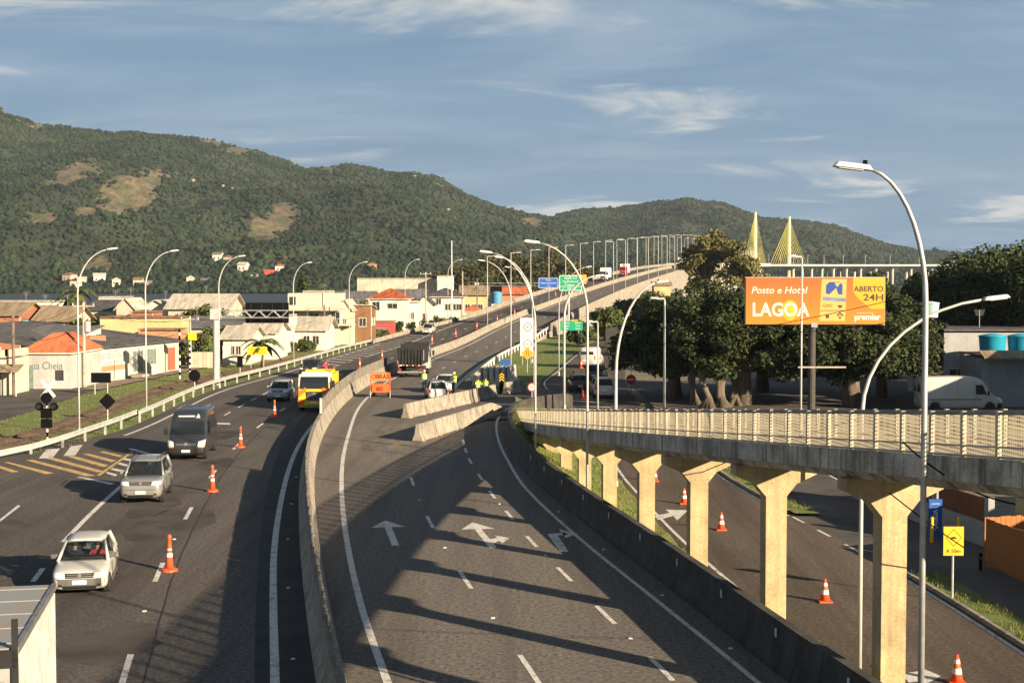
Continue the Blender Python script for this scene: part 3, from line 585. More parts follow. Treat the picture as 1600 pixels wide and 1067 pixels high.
# ------------------------------------------------------------------ footbridge ramp on the right
def build_ramp():
    rp = thing('footbridge_ramp', 'long descending footbridge ramp on cream concrete pillars with slatted railings', 'footbridge', (0, 0, 0))
    def frame(y):
        dx = xrp(y + 0.5) - xrp(y - 0.5); l = math.hypot(dx, 1); return Vector((xrp(y), y, zrp(y))), Vector((1 / l, -dx / l, 0)), Vector((dx / l, 1 / l, 0))
    piers = [9.0, 15.9, 22.7, 29.6, 36.4, 43.2, 50.0, 57.0, 63.3, 70.0, 76.5]
    ends = [2.2] + piers + [84.0, 92.5]
    for i in range(len(ends) - 1):
        a, b = ends[i] + 0.03, ends[i + 1] - 0.03; rings = []
        for y in (a, (a + b) / 2, b):
            c, n, t = frame(y)
            pr = [(-1.12, 0.0), (-1.12, -0.44), (-1.02, -0.47), (-0.85, -0.62), (0.85, -0.62), (1.02, -0.47), (1.12, -0.44), (1.12, 0.0)]
            if y < 70: pass
            else: pr = [(p[0], max(p[1], -0.25 - 0.0)) if False else p for p in pr]
            rings.append([tuple(c + n * p[0] + Vector((0, 0, p[1] + 0.0))) for p in pr])
        MB().loft(rings).build('deck_beam', M_DIRTY, rp)
    for i, y in enumerate(piers):
        c, n, t = frame(y); top = c.z - 0.63; gz = -1.1
        if top - gz < 0.9: continue
        ang = math.atan2(t.y, t.x) - math.pi / 2
        w = 0.56; mb = MB()
        def P(u, v, z): return tuple(c + n * u + t * v + Vector((0, 0, z - c.z)))
        h = 0.28 if top - gz > 2 else 0.12
        mb.hexa([P(-w / 2, -0.22, gz), P(w / 2, -0.22, gz), P(w / 2, 0.22, gz), P(-w / 2, 0.22, gz), P(-w / 2, -0.22, top - 0.80), P(w / 2, -0.22, top - 0.80), P(w / 2, 0.22, top - 0.80), P(-w / 2, 0.22, top - 0.80)])
        mb.hexa([P(-w / 2, -0.22, top - 0.80), P(w / 2, -0.22, top - 0.80), P(w / 2, 0.22, top - 0.80), P(-w / 2, 0.22, top - 0.80), P(-0.55, -0.22, top - 0.48), P(0.55, -0.22, top - 0.48), P(0.55, 0.22, top - 0.48), P(-0.55, 0.22, top - 0.48)])
        mb.hexa([P(-0.55, -0.222, top - 0.48), P(0.55, -0.222, top - 0.48), P(0.55, 0.222, top - 0.48), P(-0.55, 0.222, top - 0.48), P(-1.10, -0.222, top - 0.24), P(1.10, -0.222, top - 0.24), P(1.10, 0.222, top - 0.24), P(-1.10, 0.222, top - 0.24)])
        mb.hexa([P(-1.10, -0.222, top - 0.24), P(1.10, -0.222, top - 0.24), P(1.10, 0.222, top - 0.24), P(-1.10, 0.222, top - 0.24), P(-1.10, -0.222, top + 0.02), P(1.10, -0.222, top + 0.02), P(1.10, 0.222, top + 0.02), P(-1.10, 0.222, top + 0.02)])
        mb.build('pillar', M_CREAM, rp)
    # railings: posts, rails and woven mesh panels on both sides
    M_POST = mat('railing_cream', (0.46, 0.42, 0.32), 0.7, var=0.1, scale=3, world=True)
    M_MESH = bpy.data.materials.new('railing_mesh'); M_MESH.use_nodes = True; nt = M_MESH.node_tree; N = nt.nodes; L = nt.links; b = N['Principled BSDF']
    b.inputs['Base Color'].default_value = (0.42, 0.36, 0.24, 1); b.inputs['Roughness'].default_value = 0.75
    tc = N.new('ShaderNodeTexCoord'); sp = N.new('ShaderNodeSeparateXYZ'); L.new(tc.outputs['Object'], sp.inputs[0])
    def fr(sock, per, duty):
        a = N.new('ShaderNodeMath'); a.operation = 'MULTIPLY'; a.inputs[1].default_value = 1 / per; L.new(sock, a.inputs[0])
        f = N.new('ShaderNodeMath'); f.operation = 'FRACT'; L.new(a.outputs[0], f.inputs[0])
        g = N.new('ShaderNodeMath'); g.operation = 'LESS_THAN'; g.inputs[1].default_value = duty; L.new(f.outputs[0], g.inputs[0]); return g.outputs[0]
    mx = N.new('ShaderNodeMath'); mx.operation = 'MAXIMUM'; L.new(fr(sp.outputs[1], 0.055, 0.33), mx.inputs[0]); L.new(fr(sp.outputs[2], 0.075, 0.33), mx.inputs[1])
    b.inputs['Base Color'].default_value = (0.40, 0.37, 0.29, 1)
    tl = N.new('ShaderNodeBsdfTranslucent'); tl.inputs[0].default_value = (0.45, 0.40, 0.29, 1); ms = N.new('ShaderNodeMixShader'); ms.inputs[0].default_value = 0.55; L.new(b.outputs[0], ms.inputs[1]); L.new(tl.outputs[0], ms.inputs[2])
    tp = N.new('ShaderNodeBsdfTransparent'); m2 = N.new('ShaderNodeMixShader'); L.new(mx.outputs[0], m2.inputs[0]); L.new(tp.outputs[0], m2.inputs[1]); L.new(ms.outputs[0], m2.inputs[2]); L.new(m2.outputs[0], N['Material Output'].inputs[0])
    sp_ = 1.16; dz = -0.0905 * sp_
    me_post = MB().box((0, 0, 0.31), (0.075, 0.09, 0.98)).mesh('post', M_POST)
    me_pan = MB().add([(0, 0.05, 0.04), (0, sp_ - 0.05, 0.04 + dz), (0, sp_ - 0.05, 0.72 + dz), (0, 0.05, 0.72)], [(0, 1, 2, 3)]).mesh('mesh_panel', M_MESH)
    for side in (-1.06, 1.06):
        y = 3.0; k = 0; pts = []; 
        while y < 92:
            c, n, t = frame(y); p = c + n * side; rz = -math.atan2(t.x, t.y)
            ps = link('post', me_post, rp, p + Vector((0, 0, 0.0)), rz); ps.rotation_euler[0] = random.uniform(-0.02, 0.02)
            if y + sp_ < 92.4: link('mesh_panel', me_pan, rp, p, rz)
            pts.append(p); y += sp_ * t.y
        for zo, r in ((0.76, 0.03), (0.03, 0.025), (0.20, 0.018)):
            MB().tube([p + Vector((0, 0, zo)) for p in pts], r, 6).build('rail', mat('rail_grey', (0.20, 0.19, 0.17), 0.7) if zo > .5 else M_POST, rp)
        # toe plate
    return rp
build_ramp()

# ------------------------------------------------------------------ hills
def fbm(X, Y, sc, seed, oct=5):
    r = np.random.default_rng(seed); out = np.zeros_like(X); amp = 1.0
    for o in range(oct):
        for _ in range(3):
            a = r.uniform(0, 2 * np.pi); f = 2 ** o / sc; ph = r.uniform(0, 6.28)
            out += amp * np.sin((X * np.cos(a) + Y * np.sin(a)) * f * 6.283 + ph + 1.7 * np.sin((X * np.sin(a) - Y * np.cos(a)) * f * 3.7 + ph * 2)) / 3
        amp *= 0.5
    return out
def sky_fn(pts): 
    f = smooth_fn(pts); return lambda px: np.interp(px, [p[0] for p in pts], [p[1] for p in pts])
L_SKY = [(-900, 260), (-500, 190), (-250, 150), (-80, 150), (0, 166), (60, 190), (110, 197), (200, 206), (270, 212), (330, 219), (390, 232), (440, 250), (480, 261), (540, 257), (600, 268), (680, 272), (730, 299), (800, 322), (865, 336), (930, 356), (1000, 385), (1100, 425), (1200, 450), (2400, 470)]
R_SKY = [(-900, 440), (700, 420), (800, 360), (860, 336), (910, 323), (960, 326), (1010, 316), (1070, 308), (1130, 316), (1180, 331), (1240, 341), (1300, 352), (1360, 370), (1400, 383), (1450, 392), (1500, 396), (1600, 392), (1800, 380), (2400, 372)]
LRIDGE, RRIDGE = 2350.0, 2750.0
def hill_height(X, Y):
    px = 800 + FPX * X / np.maximum(Y, 200.0)
    def one(sky, foot, ridge, back, pw, seed):
        zr_ = (440 - np.interp(px, [p[0] for p in sky], [p[1] for p in sky])) / FPX * ridge + CAMZ - 7.0
        u = np.clip((Y - foot) / (ridge - foot), 0, 1); dn = np.clip((Y - ridge) / back, 0, 1)
        h = zr_ * np.clip(u * 1.03, 0, 1) ** pw * (1 - dn ** 2 * 0.9)
        return h + fbm(X, Y, 420, seed) * 32 * np.clip(u * 4, 0, 1) * (1 - 0.85 * u) + fbm(X, Y, 130, seed + 5, 3) * 7.0 * np.clip(u * 6, 0, 1) * (1 - .7 * u)
    foot = 1265 + 45 * np.sin(X / 170.0) + 30 * np.sin(X / 61.0 + 1)
    hl = one(L_SKY, foot, LRIDGE, 900, 0.92, 3); hr = one(R_SKY, 1750 + 0 * X, RRIDGE, 900, 0.8, 11)
    return np.maximum(np.where(Y > foot - 60, np.maximum(hl, hr), -6), -6)
# clearings in the forest (world ellipses) : x, y, rx, ry
def hill_pt(px, py):
    for Y in np.arange(1280, 2900, 5.0):
        p = at(px, py, Y)
        if hill_height(np.array(p.x), np.array(Y)) >= p.z: return (p.x, Y, p.z)
    p = at(px, py, 2350); return tuple(p)
CLEAR = []
for px, py, wpx, dy in ((205, 275, 44, 230), (215, 305, 34, 200), (120, 268, 42, 120), (90, 285, 40, 110), (60, 352, 36, 40), (420, 365, 42, 230), (425, 350, 26, 120), (370, 236, 30, 120), (330, 222, 26, 60), (155, 418, 30, 40), (60, 182, 46, 90), (30, 176, 40, 100), (520, 262, 24, 70), (690, 290, 22, 60), (840, 343, 22, 60), (135, 330, 30, 50)):
    x, Y, z = hill_pt(px, py); CLEAR.append((x, Y, wpx * Y / FPX * .78, dy * .72))
def in_clear(X, Y):
    m = np.zeros(X.shape)
    w = fbm(X, Y, 60, 41, 3) * 0.35
    for cx, cy, rx, ry in CLEAR:
        d = np.sqrt(((X - cx) / rx) ** 2 + ((Y - cy) / ry) ** 2) + w; m = np.maximum(m, 1 - d)
    return m
def build_hills():
    xs = np.arange(-1700, 2300, 13.0); ys = np.concatenate([np.arange(1180, 2900, 13.0), np.arange(2900, 3700, 60.0)])
    X, Y = np.meshgrid(xs, ys); Z = hill_height(X, Y)
    n, m = X.shape; i = np.arange(n * m).reshape(n, m)
    F = np.stack([i[:-1, :-1], i[:-1, 1:], i[1:, 1:], i[1:, :-1]], -1).reshape(-1, 4)
    g = mat('hill_meadow', (0.100, 0.078, 0.045), 0.95, var=0.2, scale=0.03, col2=(0.058, 0.062, 0.028), thr=(0.42, 0.6), fine=0.6, fscale=0.16, world=True, bump=0.6, bscale=0.1)
    fl = mat('forest_floor', (0.024, 0.032, 0.014), 0.95, var=0.2, scale=0.02, fine=0.5, fscale=0.2, world=True)
    fc = (X[:-1, :-1] + 6.5).reshape(-1), (Y[:-1, :-1] + 6.5).reshape(-1); open_ = in_clear(*fc) > 0.02
    tag(np_mesh('hills', np.stack([X, Y, Z], -1).reshape(-1, 3), F, [fl, g], None, True, open_.astype(int)), kind='structure')
    # forest on the hills: tens of thousands of crowns as one mass
    t = (1 + 5 ** 0.5) / 2
    iv = np.array([(-1, t, 0), (1, t, 0), (-1, -t, 0), (1, -t, 0), (0, -1, t), (0, 1, t), (0, -1, -t), (0, 1, -t), (t, 0, -1), (t, 0, 1), (-t, 0, -1), (-t, 0, 1)]) / math.sqrt(1 + t * t)
    fi = np.array([(0, 11, 5), (0, 5, 1), (0, 1, 7), (0, 7, 10), (0, 10, 11), (1, 5, 9), (5, 11, 4), (11, 10, 2), (10, 7, 6), (7, 1, 8), (3, 9, 4), (3, 4, 2), (3, 2, 6), (3, 6, 8), (3, 8, 9), (4, 9, 5), (2, 4, 11), (6, 2, 10), (8, 6, 7), (9, 8, 1)])
    N = 220000
    px = RNG.uniform(-160, 1760, N); Yy = 1170 + (2800 - 1170) * RNG.uniform(0, 1, N) ** 0.9; Xx = (px - 800) / FPX * Yy
    Zz = hill_height(Xx, Yy); keep = (Zz > -0.6) & (in_clear(Xx, Yy) < RNG.uniform(-0.1, 0.45, N) ** 1.0)
    # keep only the slopes that face the lagoon, denser where they show
    Xx, Yy, Zz = Xx[keep], Yy[keep], Zz[keep]
    fac = Yy < np.where(800 + FPX * Xx / Yy < 868, LRIDGE + 25, RRIDGE + 25); Xx, Yy, Zz = Xx[fac], Yy[fac], Zz[fac]
    if len(Xx) > 80000:
        k = RNG.permutation(len(Xx))[:80000]; Xx, Yy, Zz = Xx[k], Yy[k], Zz[k]
    n = len(Xx); r = RNG.uniform(2.0, 4.9, n) * np.where(RNG.uniform(0, 1, n) < 0.06, 1.5, 1.0) * np.where(in_clear(Xx, Yy) > -0.25, 0.6, 1.0)
    V = iv[None] * (1 + RNG.uniform(-0.34, 0.34, (n, 12, 1))) * r[:, None, None]
    V[:, :, 2] *= RNG.uniform(0.75, 1.25, (n, 1)); V += np.stack([Xx, Yy, Zz + r * 0.45], -1)[:, None]
    a = RNG.uniform(0, 6.28, n)
    F = fi[None] + (np.arange(n) * 12)[:, None, None]
    ms = [mat('forest_%s' % k, c, 0.95, var=0.22, scale=0.02, world=True, spec=0.1, fine=0.3, fscale=0.4) for k, c in (('deep', (0.013, 0.025, 0.011)), ('mid', (0.021, 0.035, 0.015)), ('olive', (0.030, 0.041, 0.019)), ('dry', (0.044, 0.047, 0.026)))]
    zone = fbm(Xx, Yy, 260, 77, 3); u = RNG.uniform(-0.9, 0.9, n) + zone * 0.6
    k = np.digitize(u, [-0.1, 0.55, 1.15])
    tag(np_mesh('hillside_forest', V.reshape(-1, 3), F.reshape(-1, 3), ms, None, False, np.repeat(k, 20)), 'dense dark green forest covering the hills beyond the lagoon', 'forest', kind='stuff')
    # pale rocks near the ridge
    M_ROCK = mat('pale_rock', (0.26, 0.235, 0.195), 0.9, var=0.15, scale=0.1, world=True)
    rocks = [(303, 285, 3.4, 'pale rock left of the twin boulders on the hillside'), (350, 293, 3, 'left of the twin pale boulders on the hillside'), (364, 296, 2.2, 'right of the twin pale boulders on the hillside'), (648, 278, 3, 'round pale boulder near the ridge crest'), (700, 330, 3, 'pale rock face below the falling ridge')]
    for px, py, rr, lb in rocks:
        x, Y, z = hill_pt(px, py); d = iv * (1 + RNG.uniform(-0.3, 0.3, (12, 1))) * rr * .75 * np.array([1.3, 1, 0.9]) + np.array([x, Y - 6, z + rr * .55])
        tag(np_mesh('boulder', d, fi, M_ROCK), lb, 'boulder', 'pale boulders on the hill')
build_hills()
# ------------------------------------------------------------------ far cable-stayed bridge
def catmull(pts, n=8):
    pts = [Vector(p) for p in pts]; out = []
    for i in range(len(pts) - 1):
        p0, p1, p2, p3 = pts[max(i - 1, 0)], pts[i], pts[i + 1], pts[min(i + 2, len(pts) - 1)]
        for k in range(n):
            t = k / n; out.append(0.5 * ((2 * p1) + (p2 - p0) * t + (2 * p0 - 5 * p1 + 4 * p2 - p3) * t * t + (3 * p1 - p0 - 3 * p2 + p3) * t ** 3))
    return out + [pts[-1]]
M_BRIDGE = mat('bridge_concrete', (0.48, 0.455, 0.40), 0.85, var=0.08, scale=0.1, world=True)
M_CABLE = mat('yellow_stay', (0.60, 0.54, 0.10), 0.6, var=0.05, scale=0.2)
BP = catmull([(90.3, 700, 17.2), (116, 790, 18.4), (150, 900, 19.6), (184, 1080, 21.6), (224, 1300, 24.0), (277, 1410, 25.2), (350, 1490, 26.0), (455, 1535, 26.6), (610, 1545, 26.8), (800, 1530, 26.8)], 10)
br = thing('cable_stayed_bridge', 'long pale concrete bridge with two yellow cable-stayed pylons across the lagoon', 'bridge')
rings = []
for i, p in enumerate(BP):
    d = BP[min(i + 1, len(BP) - 1)] - BP[max(i - 1, 0)]; d.z = 0; d.normalize(); n = Vector((d.y, -d.x, 0))
    rings.append([tuple(p + n * a + Vector((0, 0, b))) for a, b in ((-14, 0), (-14, -0.8), (-6, -2.2), (6, -2.2), (14, -0.8), (14, 0))])
MB().loft(rings).build('deck', M_BRIDGE, br)
for s in (-13.8, 13.8):
    rr = []
    for i, p in enumerate(BP):
        d = BP[min(i + 1, len(BP) - 1)] - BP[max(i - 1, 0)]; d.z = 0; d.normalize(); n = Vector((d.y, -d.x, 0))
        rr.append([tuple(p + n * (s + a) + Vector((0, 0, b))) for a, b in ((-.2, 0.01), (.2, 0.01), (.2, 1.1), (-.2, 1.1))])
    MB().loft(rr).build('parapet', M_BRIDGE, br)
for i, p in enumerate(BP):
    if i % 2 or p.y < 760: continue
    if abs(p.y - 1355) < 45: continue
    d = BP[min(i + 1, len(BP) - 1)] - BP[max(i - 1, 0)]; n = Vector((d.y, -d.x, 0)).normalized()
    for s in (-4.5, 4.5):
        q = p + n * s; MB().tube([(q.x, q.y, -3), (q.x, q.y, p.z - 5), (q.x, q.y, p.z - 2.1)], [1.3, 1.3, 2.2], 8).build('pier', M_BRIDGE, br)
for (x, y, z), hgt, dirn in (((224, 1300, 24), 49, Vector((0.305, 0.952, 0))), ((277, 1410, 25.2), 49, Vector((0.41, 0.912, 0)))):
    py = MB(); py.tube([(x, y, -3), (x, y, z + 4), (x, y, z + hgt - 6), (x, y, z + hgt)], [3.0, 1.9, 1.5, 1.1], 8)
    po = py.build('pylon', mat('pylon_cream', (0.66, 0.60, 0.36), 0.7, var=0.05, scale=0.1, world=True), br)
    n = Vector((dirn.y, -dirn.x, 0))
    for sgn in (-1, 1):
        for k in range(16):
            ft = Vector((x, y, z + 0.8)) + dirn * sgn * (7 + k * 4.8) + n * (k % 2 - 0.5) * 1.2; tp = Vector((x, y, z + hgt - 3 - (15 - k) * 1.75))
            MB().cyl(tp, ft, 0.12, 0.12, 5).build('stay_cable', M_CABLE, po)

# ------------------------------------------------------------------ lamp posts
M_LED = mat('lamp_head', (0.62, 0.62, 0.60), 0.5, var=0.06)
def curved_lamp(label, x, y, z0, h, reach, bend, m=M_POLEW, group=None, r=0.046, dirx=1, diry=0.0, rise=None, name='curved_lamp_post'):
    """pole that bends over into an arm; reach along +-x, bend = height where the curve begins"""
    t = thing(name, label, 'lamp post', (x, y, z0), 0, group); pts = [(0, 0, 0), (0, 0, bend * 0.5), (0, 0, bend)]; rr = [r * 1.15, r * 1.05, r]
    dv = Vector((dirx, diry, 0)).normalized()
    for k in range(1, 10):
        a = k / 9 * R(82); u = dv * reach * (1 - math.cos(a)) / (1 - math.cos(R(82)))
        pts.append((u.x, u.y, bend + (h - bend) * math.sin(a) / math.sin(R(82)))); rr.append(r * (1 - 0.045 * k))
    MB().tube(pts, rr, 8).build('pole', m, t, True)
    MB().cyl((0, 0, -0.05), (0, 0, 0.35), r * 1.7, r * 1.6, 8).build('base_collar', m, t)
    e = Vector(pts[-1]); hd = MB(); ang = math.atan2(dv.y, dv.x)
    hb = hd.box((0.32, 0, 0.02), (0.66, 0.26, 0.09), taper=0.8).build('lamp_head', M_LED, t, bevel=0.02); hb.location = e; hb.rotation_euler = (0, -0.12, ang)
    MB().box((0.36, 0, -0.035), (0.42, 0.2, 0.02)).build('lens', mat('lamp_lens', (0.5, 0.5, 0.46), 0.2, var=0.03), hb)
    MB().cyl((0.12, 0, 0.06), (0.12, 0, 0.14), 0.045, 0.04, 8).build('photocell', M_DARK, hb)
    return t
curved_lamp('tall curved lamp post in the right foreground in front of the footbridge ramp', 7.05, 24.0, 0.5, 10.6, 0.95, 8.3, dirx=-1, r=0.052, m=M_GALV)
curved_lamp('curved lamp post rising behind the ramp with its arm bent right, near right edge', 8.78, 35.2, -1.0, 9.75, 3.0, 6.9, dirx=1, r=0.052)
curved_lamp('tall curved lamp post in front of the ramp with its arm over the carriageway', 2.95, 55, 0.5, 10.2, 1.85, 7.4, dirx=-1)
curved_lamp('curved lamp post at the foot of the ramp leaning over the exit lane', 1.15, 69, 0.4, 10.2, 2.1, 6.6, dirx=-1)
curved_lamp('curved lamp post beside the dark curved wall by the speed limit sign', 1.6, 102, 0, 10.9, 2.2, 6.6, dirx=-1, r=0.052)
curved_lamp('curved lamp post on the grass behind the stored barriers', -0.1, 130, 0, 11.1, 2.4, 7.5, dirx=-1, r=0.052)
curved_lamp('curved lamp post behind the white two-circle sign', 2.3, 160, 0, 10.8, 2.5, 7.2, dirx=-1, r=0.052)
curved_lamp('curved lamp post with its arm bent right behind the ramp and road', 5.1, 69, -0.95, 10.1, 1.95, 5.6, dirx=1, r=0.08)
curved_lamp('curved lamp post with arm bent right beside the uphill lanes', 4.6, 138, 0, 10.6, 2.6, 6.4, dirx=1, r=0.052, m=M_POLEG)
curved_lamp('curved lamp post with arm bent right in front of the green road sign', 3.75, 101, 0, 9.6, 2.2, 6.6, dirx=1, r=0.08)
LL = [(124, 678, 390, 60, 'first curved lamp post of the left verge, next to the crossing signal'), (229, 642, 393, 50, 'second curved lamp post of the left verge, before the cream shop wall'), (343, 606, 401, 40, 'curved lamp post just behind the thick gantry column'), (459, 566, 411, 28, 'curved lamp post before the white house beside the yellow sign'), (546, 541, 410, 28, 'curved lamp post before the brown house'), (633, 524, 406, 22, 'curved lamp post before the white house with red roof'), (700, 503, 404, 22, 'curved lamp post before the dark roofed white house')]
for px, py, top, rpx, lb in LL:
    g = gp(px, py); zt = at(px, top, g.y).z
    if px == 700: g = at(700, 500, 262); g.z = 2.2; zt = 13.2
    curved_lamp(lb, g.x, g.y, g.z, zt - g.z, rpx * g.y / FPX - 0.5, (zt - g.z) * 0.76, dirx=1, r=0.052, group='lamp posts along the left verge', m=M_POLEW)
def straight_lamp(label, x, y, z0, h, arm, group=None, r=0.085, m=M_POLEW, parts=True):
    t = thing('lamp_post', label, 'lamp post', (x, y, z0), 0, group)
    MB().cyl((0, 0, -0.3), (0, 0, h), r * 1.25, r * 0.8, 6).build('pole', m, t, True)
    MB().box((arm * 0.55, 0, h + 0.05), (abs(arm) * 1.1, 0.10, 0.10)).build('arm', m, t)
    MB().box((arm * 1.0, 0, h + 0.10), (abs(arm) * 0.7, 0.3, 0.10)).build('lamp_head', M_LED, t)
    return t
medl = [(822, 497, 378), (848, 485, 380), (870, 475, 372), (892, 466, 370), (910, 460, 367), (925, 453, 368), (938, 449, 369), (951, 445, 370), (962, 441, 371), (973, 438, 372)]
YS = [232, 256, 278, 300, 322, 343, 364, 385, 406, 428, 450, 474, 498, 524, 552, 582, 614, 650]
for i, y in enumerate(YS):
    straight_lamp('%s lamp post along the viaduct median, counted from the near end' % ORD[i], xm(y) - 0.05, y, zroad(y) + 0.95, 11.3, 1.4, 'lamp posts on the viaduct median', r=0.08)
for i, y in enumerate([330, 352, 376, 400, 424, 448, 472, 496, 522, 548, 574, 602, 630, 658, 686]):
    straight_lamp('%s lamp post on the right parapet of the viaduct, from the near end' % ORD[i], xm(y) + wR(y) + 0.25, y, zroad(y) + 0.9, 12.0, -1.4, 'lamp posts on the right parapet', r=0.09)
for i, k in enumerate(range(12, len(BP) - 4, 3)):
    p = BP[k]; straight_lamp('%s tiny lamp post along the far bridge deck from the left' % ORD[i], p.x, p.y, p.z, 11, 1.6, 'lamp posts on the far bridge', r=0.22)
straight_lamp('straight lamp post before the dark trees with its head turned left', 10.3, 95, -0.4, 8.4, -0.7, r=0.08)
straight_lamp('short straight lamp post near the green road sign, head turned left', 6.1, 100, -0.3, 6.6, -0.6, r=0.07)
sl = straight_lamp('straight pole with a crossarm rising in front of the billboard', 18.1, 88, -0.1, 10.8, -0.6, r=0.065)
MB().box((1.3, 0, 3.95), (3.0, 0.1, 0.1)).build('crossarm', M_CPOLE, sl)

# ------------------------------------------------------------------ guardrail on the left edge of the highway
gr = thing('guardrail', 'galvanised steel guardrail curving along the left edge of the highway', 'guardrail')
gy = [70.5, 72.5, 75, 78, 81, 84.5, 88] + list(np.arange(92, 206, 4.0))
gx = lambda y: float(np.interp(y, [70.5, 73, 76, 80, 84, 88, 92], [-28.6, -26.6, -25.3, -24.7, -24.5, -24.5, -24.65])) if y < 92 else xl(y) - 0.1
gz = lambda y: float(np.interp(y, [70.5, 77, 82], [0.12, 0.5, 0.68]))
for i in range(len(gy) - 1):
    a, b = gy[i], gy[i + 1]; rings = []
    for y in (a, b - 0.02):
        rings.append([(gx(y) + o, y, gz(y) + zz) for o, zz in ((0.06, -0.16), (0.11, -0.10), (0.06, 0.0), (0.11, 0.10), (0.06, 0.16), (0.03, 0.16), (0.08, 0.10), (0.03, 0.0), (0.08, -0.10), (0.03, -0.16))])
    MB().loft(rings).build('rail_beam', M_GALVW, gr)
    MB().box((gx(a), a, (gz(a) + 0.1) / 2 - 0.05), (0.11, 0.14, gz(a) + 0.2)).build('post', M_GALVW, gr)
cb = thing('roadside_parapet', 'low weathered concrete parapet beyond the end of the left guardrail', 'parapet')
yy = 206
while yy < 261:
    sweep('parapet_segment', lambda q: xl(q) - 0.15, yy, yy + 7.96, [(-0.15, -0.3), (0.15, -0.3), (0.12, 0.6), (-0.12, 0.6)], zroad, M_JERSEY, cb, 4); yy += 8
g2 = thing('guardrail', 'steel guardrail at the grass bank beside the uphill lanes', 'guardrail')
gy2 = list(np.arange(124, 234, 4.0)); fx2 = lambda y: xm(y) + wR(y) + 0.25
for i in range(len(gy2) - 1):
    a, b = gy2[i], gy2[i + 1]
    MB().loft([[(fx2(y) + o, y, zroad(y) + 0.6 + zz) for o, zz in ((-0.06, -0.16), (-0.11, -0.10), (-0.06, 0.0), (-0.11, 0.10), (-0.06, 0.16), (-0.02, 0.16), (-0.02, -0.16))] for y in (a, b - 0.02)]).build('rail_beam', M_GALVW, g2)
    MB().box((fx2(a) + 0.08, a, zroad(a) + 0.3), (0.14, 0.14, 0.9)).build('post', M_WHITE, g2)

# ------------------------------------------------------------------ loose concrete barriers
def jersey_block(label, a, b, h=0.9, group=None, name='concrete_barrier', m=M_JERSEY, taper_end=False):
    a = Vector(a); b = Vector(b); d = b - a; L_ = d.length; ang = math.atan2(d.y, d.x)
    t = thing(name, label, 'barrier', (a.x, a.y, 0), ang, group)
    pr = jersey_profile(h, 0.31, 0.10); pr2 = [(p[0], p[1] * (0.45 if taper_end else 1)) for p in pr]
    o = MB().loft([[(0.01, p[0], p[1] + 0.03) for p in pr], [(L_ - 0.03, p[0], p[1] + 0.03) for p in pr2]]).build('block', m, t, bevel=0.015)
    for u in (0.12, 0.88): MB().box((L_ * u, 0, 0.02), (0.35, 0.66, 0.1)).build('foot', m, t)
    return t
A0, A1 = gp(652, 690), gp(785, 646)
for k, (u0, u1) in enumerate(((0, 0.16), (0.165, 0.395), (0.40, 0.62), (0.625, 0.83), (0.835, 1.0))):
    a = A0.lerp(A1, u0); b = A0.lerp(A1, u1)
    jersey_block('%s block from the left of the near sunlit row of concrete barriers' % ORD[k], a[:2], b[:2], 0.98, 'near row of loose concrete barriers', taper_end=(k == 4))
B0, B1 = gp(633, 654), gp(775, 619.5)
for k, (u0, u1) in enumerate(((0, 0.17), (0.175, 0.42), (0.425, 0.66), (0.665, 0.98))):
    jersey_block('%s block from the left of the shaded barrier row behind' % ORD[k], B0.lerp(B1, u0)[:2], B0.lerp(B1, u1)[:2], 0.98, 'shaded row of loose concrete barriers')
jersey_block('single shaded concrete barrier block right of the chevron marker', gp(789, 617)[:2], gp(818, 612)[:2], 1.0)
for k in range(6):
    x = -2.9 + k * 0.52; y = 121.5 + k * 0.55
    jersey_block('%s from the left of the upright concrete barriers stored on the verge' % ORD[k], (x, y), (x + 0.55, y + 3.4), 1.65, 'stored upright barriers', m=mat('fresh_concrete', (0.52, 0.49, 0.43), 0.85, var=0.1, scale=2, world=True))
# ------------------------------------------------------------------ vegetation
def leaf_mats(name, cols): return [mat('%s_%d' % (name, i), c, 0.75, var=0.15, scale=0.6, spec=0.25, world=True) for i, c in enumerate(cols)]
LM_FIG = leaf_mats('fig_leaf', [(0.018, 0.030, 0.009), (0.030, 0.045, 0.013), (0.052, 0.062, 0.018)])
LM_DARK = leaf_mats('dark_leaf', [(0.028, 0.045, 0.014), (0.042, 0.062, 0.018), (0.06, 0.08, 0.022)])
LM_EUC = leaf_mats('gum_leaf', [(0.095, 0.098, 0.032), (0.14, 0.13, 0.042), (0.18, 0.155, 0.06)])
LM_PINE = leaf_mats('pine_leaf', [(0.035, 0.04, 0.014), (0.055, 0.056, 0.018), (0.078, 0.068, 0.024)])
LM_BUSH = leaf_mats('bush_leaf', [(0.045, 0.07, 0.018), (0.07, 0.095, 0.022), (0.10, 0.11, 0.03)])
M_BARK = mat('bark_pale', (0.13, 0.105, 0.08), 0.95, var=0.25, scale=1.5, bump=0.6, bscale=6, stretch=(1, 1, 0.3))
M_BARKD = mat('bark_dark', (0.10, 0.08, 0.06), 0.95, var=0.25, scale=1.5, bump=0.5, bscale=6)
